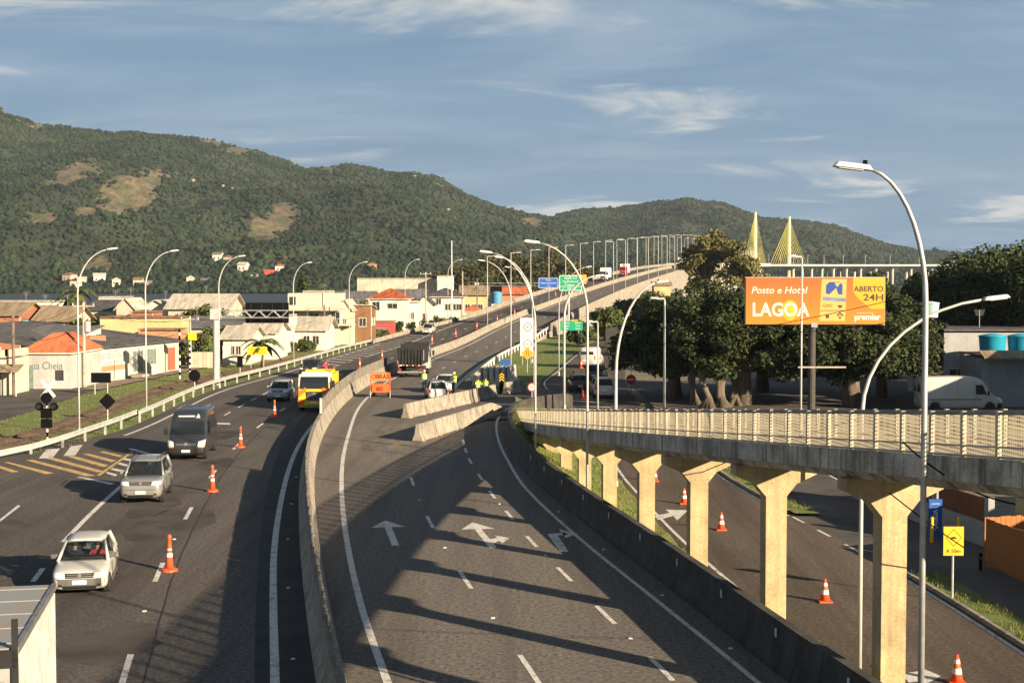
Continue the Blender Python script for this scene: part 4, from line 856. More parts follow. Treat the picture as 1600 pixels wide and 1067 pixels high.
def leaves(centres, rad, n, leaf, seed, flat=0.8, droop=0.0):
    """leaf faces spread through clumps: centres (m,3), rad (m,), n leaves in all"""
    r = np.random.default_rng(seed); c = np.asarray(centres, float); rad = np.asarray(rad, float)
    w = rad ** 2; k = r.choice(len(c), n, p=w / w.sum())
    d = r.normal(size=(n, 3)); d /= np.linalg.norm(d, axis=1)[:, None]; u = r.uniform(0, 1, n) ** 0.38
    P = c[k] + d * (rad[k] * u)[:, None] * np.array([1, 1, flat])
    nrm = d * 0.8 + r.normal(size=(n, 3)) * 0.65 + np.array([0, 0, 0.35]); nrm /= np.linalg.norm(nrm, axis=1)[:, None]
    a = np.cross(nrm, r.normal(size=(n, 3))); a /= np.linalg.norm(a, axis=1)[:, None]; b = np.cross(nrm, a)
    s = leaf * r.uniform(0.6, 1.35, n)[:, None]
    V = np.stack([P - a * s, P - b * s * 0.55, P + a * s, P + b * s * 0.55], 1)
    V[:, 2, 2] -= droop * s[:, 0]
    F = np.arange(n * 4).reshape(n, 4); mi = np.clip(np.digitize(r.uniform(0, 1, n) + 0.25 * u + r.normal(size=len(c))[k] * 0.18, [0.55, 0.95]), 0, 2)
    return V.reshape(-1, 3), F, mi
def clumps(rx, ry, rz, cz, m, seed, rmin, rmax, shell=0.55, dome=None):
    r = np.random.default_rng(seed)
    if dome:                     # broad spreading crown: level underside, domed and lumpy top
        a = r.uniform(0, 6.283, m); q = np.sqrt(r.uniform(0, 1, m)); top = dome[1] * (1 - 0.38 * q ** 2.4) - 0.8 + r.normal(size=m) * 0.35; bot = dome[0] + 0.5 * q
        z = bot + (top - bot) * r.uniform(0, 1, m) ** 0.6
        return np.stack([rx * 1.12 * q * np.cos(a), ry * 1.12 * q * np.sin(a), z], 1), r.uniform(rmin, rmax, m)
    d = r.normal(size=(m, 3)); d /= np.linalg.norm(d, axis=1)[:, None]
    u = r.uniform(shell, 1.0, m)[:, None]
    c = d * u * np.array([rx, ry, rz]); c[:, 2] += cz
    return c, r.uniform(rmin, rmax, m)
def tree(name, label, x, y, z0, h, rx, ry, rz, mats, seed, n=6000, leaf=0.3, m=26, trunk=0.3, bark=M_BARKD, group=None, rmin=None, rmax=None, flat=0.8, limbs=6, shell=0.55, droop=0.0, cat='tree', dome=None):
    t = thing(name, label, cat, (x, y, z0), 0, group); cz = h - rz
    rm = min(rx, rz)
    c, rad = clumps(rx * 0.8, ry * 0.8, rz * 0.8, cz, m, seed, rmin or rm * 0.28, rmax or rm * 0.5, shell, dome)
    tb = MB(); rr = random.Random(seed)
    tb.tube([(0, 0, -0.3), (rr.uniform(-.1, .1), 0, cz * 0.35), (rr.uniform(-.2, .2), rr.uniform(-.2, .2), cz * 0.8), (0, 0, cz + rz * 0.4)], [trunk * 1.35, trunk, trunk * 0.7, trunk * 0.2], 8)
    for i in range(limbs):
        p = c[i % len(c)]; s = Vector((0, 0, cz * rr.uniform(0.35, 0.8))); e = Vector(p)
        tb.tube([s, s.lerp(e, 0.5) + Vector((0, 0, rr.uniform(0, 0.6))), e], [trunk * 0.5, trunk * 0.3, trunk * 0.08], 6)
    tb.build('trunk', bark, t, True)
    V, F, mi = leaves(c, rad, n, leaf, seed, flat, droop); np_mesh('crown', V, F, mats, t, False, mi)
    return t
# great fig trees by the forecourt
tree('fig_tree', 'broad dark fig tree at the left of the grove behind the ramp', 13.0, 112, -0.05, 8.6, 5.2, 5, 4.3, LM_FIG, 1, 30000, 0.155, 110, 0.5, M_BARK, 'fig trees by the forecourt', rmin=.6, rmax=1.5, flat=.6, shell=.3, limbs=10, dome=(1.2, 8.6))
tree('fig_tree', 'tall fig tree with thick pale trunks in the middle of the grove', 17.4, 106, -0.05, 9.9, 6.4, 5.5, 5.0, LM_FIG, 2, 36000, 0.155, 130, 0.55, M_BARK, 'fig trees by the forecourt', rmin=.6, rmax=1.5, flat=.6, shell=.3, limbs=12, dome=(1.7, 9.9))
tree('fig_tree', 'fig tree with a thick trunk directly below the billboard', 25.2, 104, -0.05, 8.0, 6.8, 5.2, 3.9, LM_FIG, 3, 34000, 0.155, 120, 0.6, M_BARK, 'fig trees by the forecourt', rmin=.6, rmax=1.5, flat=.6, shell=.3, limbs=12, dome=(1.8, 8.0))
tree('fig_tree', 'low spreading fig tree right of the billboard above the white van', 29.5, 112, -0.05, 8.6, 5.2, 4, 4.0, LM_FIG, 4, 24000, 0.155, 90, 0.4, M_BARK, 'fig trees by the forecourt', rmin=.6, rmax=1.5, flat=.6, shell=.3, limbs=9, dome=(1.9, 8.6))
tree('fig_tree', 'fig tree at the back of the grove behind the billboard', 21.0, 118, -0.05, 9.6, 6.2, 5, 4.7, LM_FIG, 5, 26000, 0.165, 100, 0.5, M_BARK, 'fig trees by the forecourt', rmin=.6, rmax=1.5, flat=.6, shell=.3, limbs=8, dome=(1.2, 9.6))
FT = bpy.data.objects['fig_tree.001']
for k, (px, py, w) in enumerate(((1088, 634, .34), (1108, 640, .4), (1132, 638, .45), (1150, 636, .28), (1168, 634, .3))):
    g = gp(px, py, -0.05); mb = MB(); rr = random.Random(k)
    for j in range(3): mb.tube([(rr.uniform(-.5, .5), rr.uniform(-.3, .3), -.2), (rr.uniform(-.25, .25), 0, 0.8), (rr.uniform(-.3, .3) + (k - 2) * .1, 0.2, 1.9), (rr.uniform(-.6, .6), .8, 3.2)], [w * .95, w * .6, w * .45, w * .25], 8)
    o = mb.build('buttress_trunk', M_BARK, FT, True); o.location = g - FT.location + Vector((0, 1.2, 0))
tree('gum_tree', 'tall sparse yellowish gum tree rising above the grove beside the viaduct', 34.5, 250, 0, 20.0, 5.6, 5, 6.6, LM_EUC, 6, 7000, 0.30, 36, 0.4, M_BARK, None, 0.9, 2.0, 0.7, 22, 0.25, 0.5)
tree('gum_tree', 'smaller olive tree leaning right of the tall gum tree', 40.5, 244, 0, 18.2, 5.2, 4, 6.6, LM_EUC, 7, 6000, 0.30, 32, 0.3, M_BARK, None, 0.9, 1.8, 0.7, 10, 0.25, 0.4)
for k, (px, top, Y, rx, lb) in enumerate(((1490, 395, 128, 4.6, 'dense dark tree standing left in the group behind the water tanks'), (1545, 366, 125, 5.6, 'tallest dark tree of the group behind the water tanks'), (1600, 368, 128, 5.4, 'dark tree cut by the right edge of the picture'), (1462, 425, 150, 4.6, 'lower dark tree behind the tall foreground lamp post'), (1400, 450, 170, 5.0, 'dark tree behind the right end of the billboard'), (1360, 420, 300, 5, 'distant dark treetop before the far bridge'), (1650, 380, 118, 5.4, 'dark tree just outside the right edge'))):
    p = at(px, top, Y); tree('broadleaf_tree', lb, p.x, Y, 0, p.z, rx, 4.5, min(p.z * 0.44, 5.6), LM_DARK, 20 + k, 22000 if Y < 160 else 5000, 0.2 if Y < 160 else .4, 34, 0.3, M_BARKD, 'dark trees on the right', limbs=5)
for k, (px, top, Y, rx, lb) in enumerate(((735, 398, 430, 7.5, 'left shrubby casuarina of the dark grove behind the warehouse'), (775, 382, 440, 9, 'second casuarina of the dark grove behind the houses'), (818, 384, 450, 9, 'third casuarina of the dark grove behind the lamp arms'), (862, 380, 455, 9, 'fourth casuarina of the dark grove behind the blue sign'), (895, 398, 470, 8, 'right casuarina of the dark grove next to the viaduct'), (925, 410, 520, 7, 'low casuarina at the right end of the dark grove'), (690, 420, 460, 6, 'low casuarina at the left end of the dark grove'))):
    p = at(px, top, Y); tree('casuarina_tree', lb, p.x, Y, -0.1, p.z, rx, 6, p.z * 0.46, LM_PINE, 40 + k, 6500, 0.5, 42, 0.4, M_BARKD, 'casuarina grove', rmin=1.4, rmax=2.8, flat=1.3, limbs=4, shell=0.3, droop=0.6)
for k, (px, top, Y, rx, lb) in enumerate(((905, 498, 205, 2.2, 'bush on the bank right of the green direction sign'), (948, 478, 232, 3.2, 'bushy tree against the viaduct wall by the lower road'), (985, 462, 262, 4.2, 'bushy tree against the viaduct wall near its parapet lamp'), (1020, 447, 290, 5.0, 'bushy tree below the viaduct parapet left of the gum tree'), (1075, 436, 300, 5.5, 'bushy tree below the viaduct parapet behind the grove'), (968, 500, 196, 3.0, 'roadside bush behind the canvas-topped lorry'), (1038, 449, 215, 4.4, 'leafy tree in front of the tall yellow shed'))):
    p = at(px, top, Y); tree('roadside_tree', lb, p.x, Y, 0, p.z, rx, rx, min(rx, p.z * .47), LM_BUSH if k % 2 else LM_DARK, 130 + k, 4500, 0.28, 24, 0.18, M_BARKD, 'bushes along the viaduct wall', limbs=4)
# town trees: shrubs, clipped cypresses, palms
tw = [(125, 545 - 50, 496, 165, 3.4, 'rounded dark tree behind the grey corrugated roof'), (178, 0, 487, 190, 3.2, 'leafy tree between the brick house and yellow wall'), (105, 0, 486, 180, 2.6, 'dark tree left of the leafy one behind the grey roof'), (318, 0, 471, 210, 4.4, 'wide tree before the beige gabled house'), (365, 0, 475, 260, 4.2, 'dark tree right of the beige gabled house'), (312, 0, 515, 155, 2.2, 'banana-like bush behind the railway barrier post'), (440, 0, 525, 185, 1.8, 'shrub before the small white house'), (478, 0, 528, 185, 2.0, 'round shrub by the low cream wall'), (575, 0, 512, 224, 2.0, 'bushy plant before the red garage'), (597, 0, 515, 226, 1.8, 'dry shrub beside the red garage'), (118, 0, 490, 188, 3.6, 'broad dark tree left of the corner house pole'), (345, 0, 503, 172, 2.6, 'leafy tree directly behind the gantry column'), (300, 0, 500, 190, 2.8, 'tree behind the striped crossing posts'), (560, 0, 470, 255, 3.4, 'tree rising behind the brown house'), (236, 0, 486, 205, 2.4, 'small tree left of the beige gabled house'), (690, 0, 462, 300, 4.0, 'tree behind the grey two-storey house'), (428, 0, 512, 186, 1.8, 'bush between the white bungalow and low house')]
for k, (px, _, top, Y, rx, lb) in enumerate(tw):
    p = at(px, top, Y); tree('garden_tree', lb, p.x, Y, 0, p.z, rx, rx * 0.9, min(rx * 0.9, p.z * 0.48), LM_BUSH if k not in (9,) else LM_EUC, 60 + k, 2600, 0.26, 18, 0.14, M_BARKD, 'garden trees in the town', limbs=4)
for k, (px, top, Y, lb) in enumerate(((535, 508, 212, 'dark clipped shrub left of the brown house garden'), (566, 506, 216, 'dark cypress between brown house and garage'), (624, 494, 232, 'first clipped cypress before the red-roofed house'), (644, 496, 236, 'second clipped cypress before the red-roofed house'), (662, 495, 240, 'third clipped cypress by the white gate'), (677, 491, 246, 'fourth clipped cypress by the grey house'), (695, 492, 250, 'fifth clipped cypress by the grey house'), (708, 489, 254, 'sixth clipped cypress by the grey house'))):
    p = at(px, top, Y); zb = -0.05
    tree('cypress_shrub', lb, p.x, Y, zb, max(2.4, p.z), 1.0, 1.0, max(1.1, p.z * 0.47), LM_DARK, 80 + k, 1500, 0.14, 14, 0.1, M_BARKD, 'clipped cypresses along the parapet', rmin=.4, rmax=.6, flat=1.2, limbs=2, shell=0.2)
tree('spire_pine', 'dark narrow conifer standing behind the white house', *at(472, 490, 330).xy, 0, at(472, 421, 330).z, 2.2, 2.2, 6.0, LM_DARK, 95, 2400, 0.3, 26, 0.2, M_BARKD, None, 0.7, 1.3, 1.2, 2, 0.15)
def palm(label, x, y, h, nf=14, fl=2.2, seed=1, m=LM_BUSH[1], th=0.16):
    t = thing('palm', label, 'palm', (x, y, 0)); rr = random.Random(seed)
    MB().tube([(0, 0, -.2), (0.1, 0, h * .5), (0, 0, h)], [th * 1.3, th, th * .9], 8).build('trunk', M_BARK, t, True)
    for i in range(nf):
        a = 2 * math.pi * i / nf + rr.uniform(-.2, .2); e = rr.uniform(-0.1, 1.0); mb = MB(); prev = None
        pts = []
        for k in range(7):
            u = k / 6; rad = fl * u * math.cos(e * 0.7); zz = h + fl * (math.sin(e) * u - 0.75 * u * u); pts.append(Vector((math.cos(a) * rad, math.sin(a) * rad, zz)))
        sd_ = Vector((-math.sin(a), math.cos(a), 0))
        for k in range(6):
            w0 = 0.34 * math.sin(math.pi * (0.12 + 0.85 * k / 6)); w1 = 0.34 * math.sin(math.pi * (0.12 + 0.85 * (k + 1) / 6)) 
            for s in (-1, 1): mb.add([pts[k], pts[k + 1], pts[k + 1] + sd_ * s * w1 + Vector((0, 0, -.12)), pts[k] + sd_ * s * w0 + Vector((0, 0, -.12))], [(0, 1, 2, 3)])
        mb.build('frond', m, t)
    return t
g = gp(402, 578); palm('spiky palm growing behind the yellow roadside sign', g.x - 0.2, g.y + 4, 2.6, 18, 2.6, 3)
p = at(108, 470, 215); palm('tall palm rising before the lagoon behind the left lamp post', p.x, 215, p.z, 16, 3.4, 4, LM_BUSH[0], 0.2)
p = at(122, 465, 225); palm('second tall palm right of the first before the lagoon', p.x, 225, p.z + .6, 14, 3.4, 5, LM_BUSH[2], 0.2)

# grass blades on the verges (nobody could count them)
def grass(name, label, pts, h0, h1, mats, seed):
    r = np.random.default_rng(seed); P = np.asarray(pts); n = len(P); a = r.uniform(0, 6.28, n); h = r.uniform(h0, h1, n); w = h * 0.13
    d = np.stack([np.cos(a), np.sin(a), 0 * a], 1); l = np.stack([-np.sin(a), np.cos(a), 0 * a], 1) * (h * r.uniform(-0.6, 0.6, n))[:, None]
    V = np.stack([P - d * w[:, None], P + d * w[:, None], P + l + np.stack([0 * a, 0 * a, h], 1)], 1)
    mi = r.integers(0, len(mats), n); np_ = np_mesh(name, V.reshape(-1, 3), np.arange(n * 3).reshape(n, 3), mats, None, False, mi)
    return tag(np_, label, 'grass', kind='stuff')
GM = leaf_mats('grass_blade', [(0.10, 0.13, 0.025), (0.15, 0.16, 0.035), (0.20, 0.165, 0.06)])
def rnd_verge(n, y0, y1, seed, fa, fb, fz):
    r = np.random.default_rng(seed); out = []
    for _ in range(n):
        y = y0 + (y1 - y0) * r.uniform() ; u = r.uniform(); a, b = fa(y), fb(y); x = a + (b - a) * u
        if math.sin(x * 2.1 + 3 * math.sin(y * 0.9)) + math.sin(y * 1.7 + x) < -0.9: continue
        out.append((x, y, fz(x, y, u)))
    return out
grass('verge_grass', 'rough grass on the narrow verge between dark wall and lower road', rnd_verge(16000, 26, 100, 1, lambda y: xw(min(y, 94)) + 0.36, lambda y: max(xll(y), xw(min(y, 94)) + 0.9), lambda x, y, u: 0.75 * (1 - u) ** 1.5 + (zlow(y) + 0.03) * (1 - (1 - u) ** 1.5)), 0.05, 0.2, GM, 1)
grass('kerb_grass', 'thin grass on the kerb strip right of the lower road', [p_ for p_ in rnd_verge(9000, 30, 92, 2, lambda y: xlr(y) + 0.12, lambda y: xlr(y) + 1.15, lambda x, y, u: zlow(y) + 0.12) if not 48.5 < p_[1] < 61], 0.04, 0.14, GM, 2)
grass('left_verge_grass', 'dry tufted grass between the guardrail and the town street', rnd_verge(30000, 75, 200, 3, lambda y: xl(y) - voff(y), lambda y: xl(y) - 0.2, lambda x, y, u: -0.02), 0.05, 0.15, GM, 3)
grass('bank_grass', 'green grass on the bank between uphill lanes and lower road', rnd_verge(12000, 120, 240, 4, lambda y: xm(y) + wR(y) + 0.3, lambda y: xll(y) - 0.2, lambda x, y, u: -0.02), 0.05, 0.18, GM[:2], 4)
# ------------------------------------------------------------------ people
def person(label, x, y, z0, rz, top, legs, hat=None, vest=None, pose='stand', scale=1.0, name='person', hair=(0.03, 0.02, 0.015)):
    t = thing(name, label, 'person', (x, y, z0), rz)
    V = {'pel': (0, 0, .95), 'wst': (0, .0, 1.12), 'chs': (0, 0, 1.33), 'nck': (0, 0, 1.48), 'hd1': (0, -.02, 1.58), 'hd2': (0, -.02, 1.70),
         'shl': (-.19, 0, 1.42), 'ell': (-.25, .02, 1.15), 'wrl': (-.24, -.08, .92), 'hal': (-.23, -.12, .82),
         'shr': (.19, 0, 1.42), 'elr': (.25, .02, 1.15), 'wrr': (.24, -.08, .92), 'har': (.23, -.12, .82),
         'hpl': (-.10, 0, .90), 'knl': (-.11, -.03, .50), 'anl': (-.12, .02, .09), 'tol': (-.14, -.15, .05),
         'hpr': (.10, 0, .90), 'knr': (.11, -.03, .50), 'anr': (.12, .02, .09), 'tor': (.14, -.15, .05)}
    if pose == 'arms': V.update(ell=(-.27, -.12, 1.18), wrl=(-.12, -.30, 1.25), hal=(-.05, -.34, 1.28), elr=(.30, -.1, 1.25), wrr=(.24, -.28, 1.42), har=(.2, -.32, 1.5))
    if pose == 'sit':
        V.update(knl=(-.14, -.42, .92), anl=(-.13, -.40, .52), tol=(-.13, -.55, .48), knr=(.14, -.42, .92), anr=(.13, -.40, .52), tor=(.13, -.55, .48), ell=(-.27, -.1, 1.2), wrl=(-.15, -.32, 1.2), hal=(-.12, -.42, 1.22), elr=(.27, -.1, 1.2), wrr=(.15, -.32, 1.2), har=(.12, -.42, 1.22))
    rad = dict(pel=.15, wst=.135, chs=.165, nck=.06, hd1=.085, hd2=.085, shl=.075, ell=.05, wrl=.036, hal=.038, shr=.075, elr=.05, wrr=.036, har=.038, hpl=.10, knl=.068, anl=.05, tol=.04, hpr=.10, knr=.068, anr=.05, tor=.04)
    E = [('pel', 'wst'), ('wst', 'chs'), ('chs', 'nck'), ('nck', 'hd1'), ('hd1', 'hd2'), ('chs', 'shl'), ('shl', 'ell'), ('ell', 'wrl'), ('wrl', 'hal'), ('chs', 'shr'), ('shr', 'elr'), ('elr', 'wrr'), ('wrr', 'har'), ('pel', 'hpl'), ('hpl', 'knl'), ('knl', 'anl'), ('anl', 'tol'), ('pel', 'hpr'), ('hpr', 'knr'), ('knr', 'anr'), ('anr', 'tor')]
    ks = list(V); me = bpy.data.meshes.new('body'); me.from_pydata([V[k] for k in ks], [(ks.index(a), ks.index(b)) for a, b in E], [])
    b = link('body', me, t); sk = b.modifiers.new('Skin', 'SKIN')
    for i, k in enumerate(ks):
        sv = me.skin_vertices[0].data[i]; sv.radius = (rad[k], rad[k] * (0.72 if k in ('chs', 'wst', 'pel') else 1)); sv.use_root = (k == 'pel')
    bake(b, ('SUBSURF', {'levels': 1, 'render_levels': 1}))
    me = b.data; me.materials.clear()
    for m in (top, legs, M_SKIN, M_DARK): me.materials.append(m)
    for p in me.polygons:
        c = p.center; p.use_smooth = True
        foot = c.z < (.58 if pose == 'sit' else .12)
        hand = (abs(c.x) > .18 and c.z < .9 and pose == 'stand') or (pose == 'arms' and c.y < -.27) or (pose == 'sit' and c.y < -.36 and c.z > 1.1)
        p.material_index = 2 if c.z > 1.49 or hand else (3 if foot else (1 if c.z < .98 and not (abs(c.x) > .19 and pose == 'stand') else 0))
    if vest:
        mb = MB(); ring = lambda z, a, c_: [(a * math.cos(u), c_ * math.sin(u), z) for u in [2 * math.pi * k / 14 for k in range(14)]]
        mb.loft([ring(.98, .20, .155), ring(1.15, .19, .145), ring(1.32, .215, .155), ring(1.44, .19, .12), ring(1.47, .10, .08)], caps=False)
        vo = mb.build('vest', vest, t, True)
        MB().loft([ring(1.10, .197, .152), ring(1.15, .196, .15)], caps=False).build('reflective_band', M_REFL, vo)
        MB().loft([ring(1.24, .207, .157), ring(1.28, .213, .16)], caps=False).build('reflective_band', M_REFL, vo)
    if hat:
        mb = MB(); ring = lambda z, a: [(a * math.cos(u), -.02 + a * 1.15 * math.sin(u), z) for u in [2 * math.pi * k / 12 for k in range(12)]]
        mb.loft([ring(1.655, .14), ring(1.665, .105), ring(1.73, .10), ring(1.78, .065), ring(1.795, .01)]); mb.build('helmet', hat, t, True)
    else:
        mb = MB(); ring = lambda z, a: [(a * math.cos(u), 0.0 + a * 1.1 * math.sin(u), z) for u in [2 * math.pi * k / 12 for k in range(12)]]
        mb.loft([ring(1.63, .085), ring(1.70, .097), ring(1.76, .075), ring(1.785, .01)]); mb.build('hair', mat('hair_dark', hair, 0.8), t, True)
    t.scale = (scale,) * 3
    return t

# ------------------------------------------------------------------ vehicles (local +x is forward)
ME_TY = {}
def wheel(parent, x, y, r, w, side):
    key = (round(r, 2), round(w, 2))
    if key not in ME_TY:
        ring = lambda yy, rr: [(rr * math.cos(u), yy, rr * math.sin(u)) for u in [2 * math.pi * k / 18 for k in range(18)]]
        t = MB().loft([ring(-w / 2, r * .62), ring(-w / 2, r * .92), ring(-w * .36, r), ring(w * .36, r), ring(w / 2, r * .92), ring(w / 2, r * .62)]).mesh('tyre', M_TYRE)
        m = MB(); m.loft([ring(-w * .3, r * .64), ring(w * .40, r * .64), ring(w * .42, r * .56), ring(w * .30, r * .52)], caps=False)
        for k in range(5):
            a = 2 * math.pi * k / 5; m.add([(r * .1 * math.cos(a - .9), w * .36, r * .1 * math.sin(a - .9)), (r * .6 * math.cos(a - .17), w * .40, r * .6 * math.sin(a - .17)), (r * .6 * math.cos(a + .17), w * .40, r * .6 * math.sin(a + .17)), (r * .1 * math.cos(a + .9), w * .36, r * .1 * math.sin(a + .9))], [(0, 1, 2, 3)])
        m.loft([ring(w * .30, r * .16), ring(w * .42, r * .14), ring(w * .42, .001)])
        ME_TY[key] = (t, m.mesh('rim', M_RIM))
    t, m = ME_TY[key]
    wo = link('wheel', t, parent, (x, y, r)); wo.rotation_euler = (0, 0, 0 if side > 0 else math.pi)
    ro = link('rim', m, wo); return wo
def paint(name, col, rough=0.32, metal=0.0): return mat('car_' + name, col, rough, metal, var=0.03, scale=1.5, coat=0.5)
from mathutils.bvhtree import BVHTree
class Skin:
    """lays thin trim (lamps, grilles, glass) on a body shell by finding the shell's surface"""
    def __init__(s, o): s.t = BVHTree.FromPolygons([v.co.copy() for v in o.data.vertices], [tuple(p.vertices) for p in o.data.polygons])
    def hit(s, a, b, face):
        if face == 'front': r = s.t.ray_cast(Vector((9, a, b)), Vector((-1, 0, 0)))
        elif face == 'back': r = s.t.ray_cast(Vector((-9, a, b)), Vector((1, 0, 0)))
        else: sg = 1 if face == 'left' else -1; r = s.t.ray_cast(Vector((a, 9 * sg, b)), Vector((0, -sg, 0)))
        if r[0] is None: return None
        n = r[1]; d = {'front': Vector((1, 0, 0)), 'back': Vector((-1, 0, 0)), 'left': Vector((0, 1, 0)), 'right': Vector((0, -1, 0))}[face]
        return r[0], (n if n.dot(d) > 0 else -n)
    def patch(s, name, quad, face, m, parent, off=0.012, nu=6, nv=3):
        (a0, b0), (a1, b1), (a2, b2), (a3, b3) = quad; V = {}; mb = MB()
        for i in range(nu + 1):
            for j in range(nv + 1):
                u, v = i / nu, j / nv; a = (a0 * (1 - u) + a1 * u) * (1 - v) + (a3 * (1 - u) + a2 * u) * v; b = (b0 * (1 - u) + b1 * u) * (1 - v) + (b3 * (1 - u) + b2 * u) * v
                h = s.hit(a, b, face)
                if h: V[i, j] = h[0] + h[1] * off
        for i in range(nu):
            for j in range(nv):
                q = [V.get(k) for k in ((i, j), (i + 1, j), (i + 1, j + 1), (i, j + 1))]
                if all(x is not None for x in q): mb.add(q, [(0, 1, 2, 3)])
        return mb.build(name, m, parent, True, fix=False)
M_INT = mat('cabin_dark', (0.03, 0.028, 0.027), 0.8, var=0.1)
M_SEAM = mat('door_seam', (0.03, 0.03, 0.03), 0.7)
def car(label, x, y, heading, P, pm, cat='car', name='parked_car', z0=0.0, lower=None, glassm=None, occupants=False, pitch=0.0):
    """P: L, W, H, belt, hood, wb, r, A (windscreen base), RF, RR (roof front/rear), C (rear glass base), tail"""
    L, Wd, H = P['L'], P['W'] / 2, P['H']; f, bk = L / 2, -L / 2; bz = P['belt']; hd = P['hood']; G_ = glassm or M_GLASS
    t = thing(name, label, cat, (x, y, z0), heading); t.rotation_euler = (0, pitch, heading)
    tl = P.get('tail', bz); gcl = P.get('clr', 0.2)
    st = [(f, gcl + .12, hd - .26, Wd * .72), (f - .05, gcl + .03, hd - .12, Wd * .86), (f - .22, gcl, hd - .03, Wd * .955), (f - .6, gcl, hd + .03, Wd * .99), (P['A'] + .1, gcl, bz - .03, Wd), (P['A'] - .25, gcl, bz, Wd), (0, gcl, bz + .01, Wd), (P['C'] + .5, gcl, bz + .02, Wd), (P['C'], gcl, tl, Wd * .985)]
    if P['C'] - .35 > bk + .1: st += [(bk + .22, gcl + .02, tl - .02, Wd * .955)]
    st += [(bk + .06, gcl + .06, tl - .08, Wd * .89), (bk, gcl + .12, tl - .25, Wd * .80)]
    def sec(xx, zb, zt, w):
        h = zt - zb; half = [(0, zb), (.80 * w, zb), (.965 * w, zb + .07), (w, zb + .42 * h), (.985 * w, zb + .70 * h), (.93 * w, zt - .04), (.84 * w, zt)]
        pts = half + [(0, zt + .025)] + [(-a, b) for a, b in half[:0:-1]]
        return [(xx, a, b) for a, b in pts]
    o = MB().loft([sec(*s) for s in st]).build('body', pm, t, True)
    fx, rx = P['wb'] / 2 + P.get('ax', .05), -P['wb'] / 2 + P.get('ax', .05); r = P['r']
    cut = MB()
    for xx in (fx, rx): cut.cyl((xx, -Wd - .5, r + .01), (xx, Wd + .5, r + .01), r * 1.16, r * 1.16, 22)
    co = cut.build('cutter_tmp', M_BLACK); co.parent = t; bpy.context.view_layer.update()
    bake(o, ('SUBSURF', {'levels': 1, 'render_levels': 1}), ('BOOLEAN', {'operation': 'DIFFERENCE', 'object': co, 'solver': 'EXACT'}))
    bpy.data.objects.remove(co); o.data.materials.clear(); o.data.materials.append(pm)
    for p in o.data.polygons: p.use_smooth = True
    ub = MB().box((0, 0, gcl + .16), (L * .86, Wd * 1.5, .2)); ub.build('underbody', M_BLACK, t)
    # cabin
    A, RF, RR, C = P['A'], P['RF'], P['RR'], P['C']; bw, rw = Wd * .87, Wd * P.get('rw', .70); zt = H; zb_ = bz + .0
    ring = []
    for xx, ww, zz in ((RF + .03, rw * .93, zt - .075), (RF - .1, rw * .97, zt - .035), ((RF + RR) / 2, rw, zt), (RR + .1, rw * .97, zt - .03), (RR - .04, rw * .92, zt - .08)):
        ring.append([(xx, ww * u, zz - .05 * abs(u) ** 3 - (.035 if k > 4 else 0)) for k, u in enumerate((-1, -.6, 0, .6, 1, 1.0, .6, 0, -.6, -1))])
    rf = MB().loft(ring).build('roof', pm, t, True)
    B = P.get('B', (A + C) / 2 - .05); rB = (RF + RR) / 2
    for s in (-1, 1):
        MB().tube([(A, s * bw, zb_ - .03), (RF + .02, s * rw * .97, zt - .09)], [.055, .045], 6).build('pillar', pm, t, True)
        MB().tube([(B, s * bw * 1.0, zb_ - .03), (rB, s * rw * .985, zt - .07)], [.05, .045], 6).build('pillar', M_BLACK if P.get('bb', 1) else pm, t, True)
        MB().tube([(C + .04, s * bw * .97, zb_ - .03), (RR, s * rw * .95, zt - .09)], [.10, .07], 6).build('pillar', pm, t, True)
        def side(x0, x1, x2, x3):
            MB().add([(x0, s * bw * .985, zb_ + .01), (x1, s * bw * .985, zb_ + .01), (x2, s * rw * .965, zt - .11), (x3, s * rw * .965, zt - .11)], [(0, 1, 2, 3)]).build('side_window', G_, t, fix=False)
        side(A - .05, B + .02, rB + .02, RF - .02); side(B - .02, C + .1, RR + .07, rB - .02)
        mi = MB().box((A - .28, s * (bw + .14), bz + .09), (.10, .20, .14)).build('mirror', lower or pm, t, bevel=.03)
        for xx in ((A - .15), (B - .05)):
            MB().box((xx, s * (Wd * .995), (gcl + bz) / 2 + .05), (.012, .02, (bz - gcl) * .72)).build('door_seam', M_SEAM, t)
        for xx in (B + .22, C + .55): MB().box((xx, s * (Wd * .985), bz - .14), (.16, .035, .03)).build('door_handle', lower or M_BLACK, t)
        MB().box((-.05, s * Wd * .995, gcl + .10), (P['wb'] * .62, .03, .07)).build('sill_strip', lower or M_BLACK, t)
    def screen(nm, xb, xt, wb_, wt, z1, z2, sg):
        rows = []
        for k in range(4):
            u = k / 3; xx = xb + (xt - xb) * u; ww = wb_ + (wt - wb_) * u; zz = z1 + (z2 - z1) * u
            rows.append([(xx + sg * .07 * (1 - v * v), ww * v, zz) for v in (-1, -.5, 0, .5, 1)])
        MB().loft(rows, caps=False, closed=False).build(nm, G_, t, True, fix=False)
    screen('windscreen', A + .0, RF + .02, bw * .95, rw * .92, zb_ + .0, zt - .09, 1)
    screen('rear_window', C, RR - .02, bw * .92, rw * .90, zb_ + .02, zt - .11, -1)
    it = MB(); it.box(((A + C) / 2 - .05, 0, zb_ + .025), (A - C - .15, bw * 1.75, .02)); it.build('interior', M_INT, t)
    for xx, yy in ((A - .85, .34), (A - .85, -.34), (C + .55, .33), (C + .55, -.33)):
        MB().box((xx, yy, zb_ + .16), (.14, .44, .30), taper=.85).build('seat', M_INT, t, bevel=.03)
        MB().box((xx - .02, yy, zb_ + .36), (.1, .22, .13)).build('headrest', M_INT, t, bevel=.03)
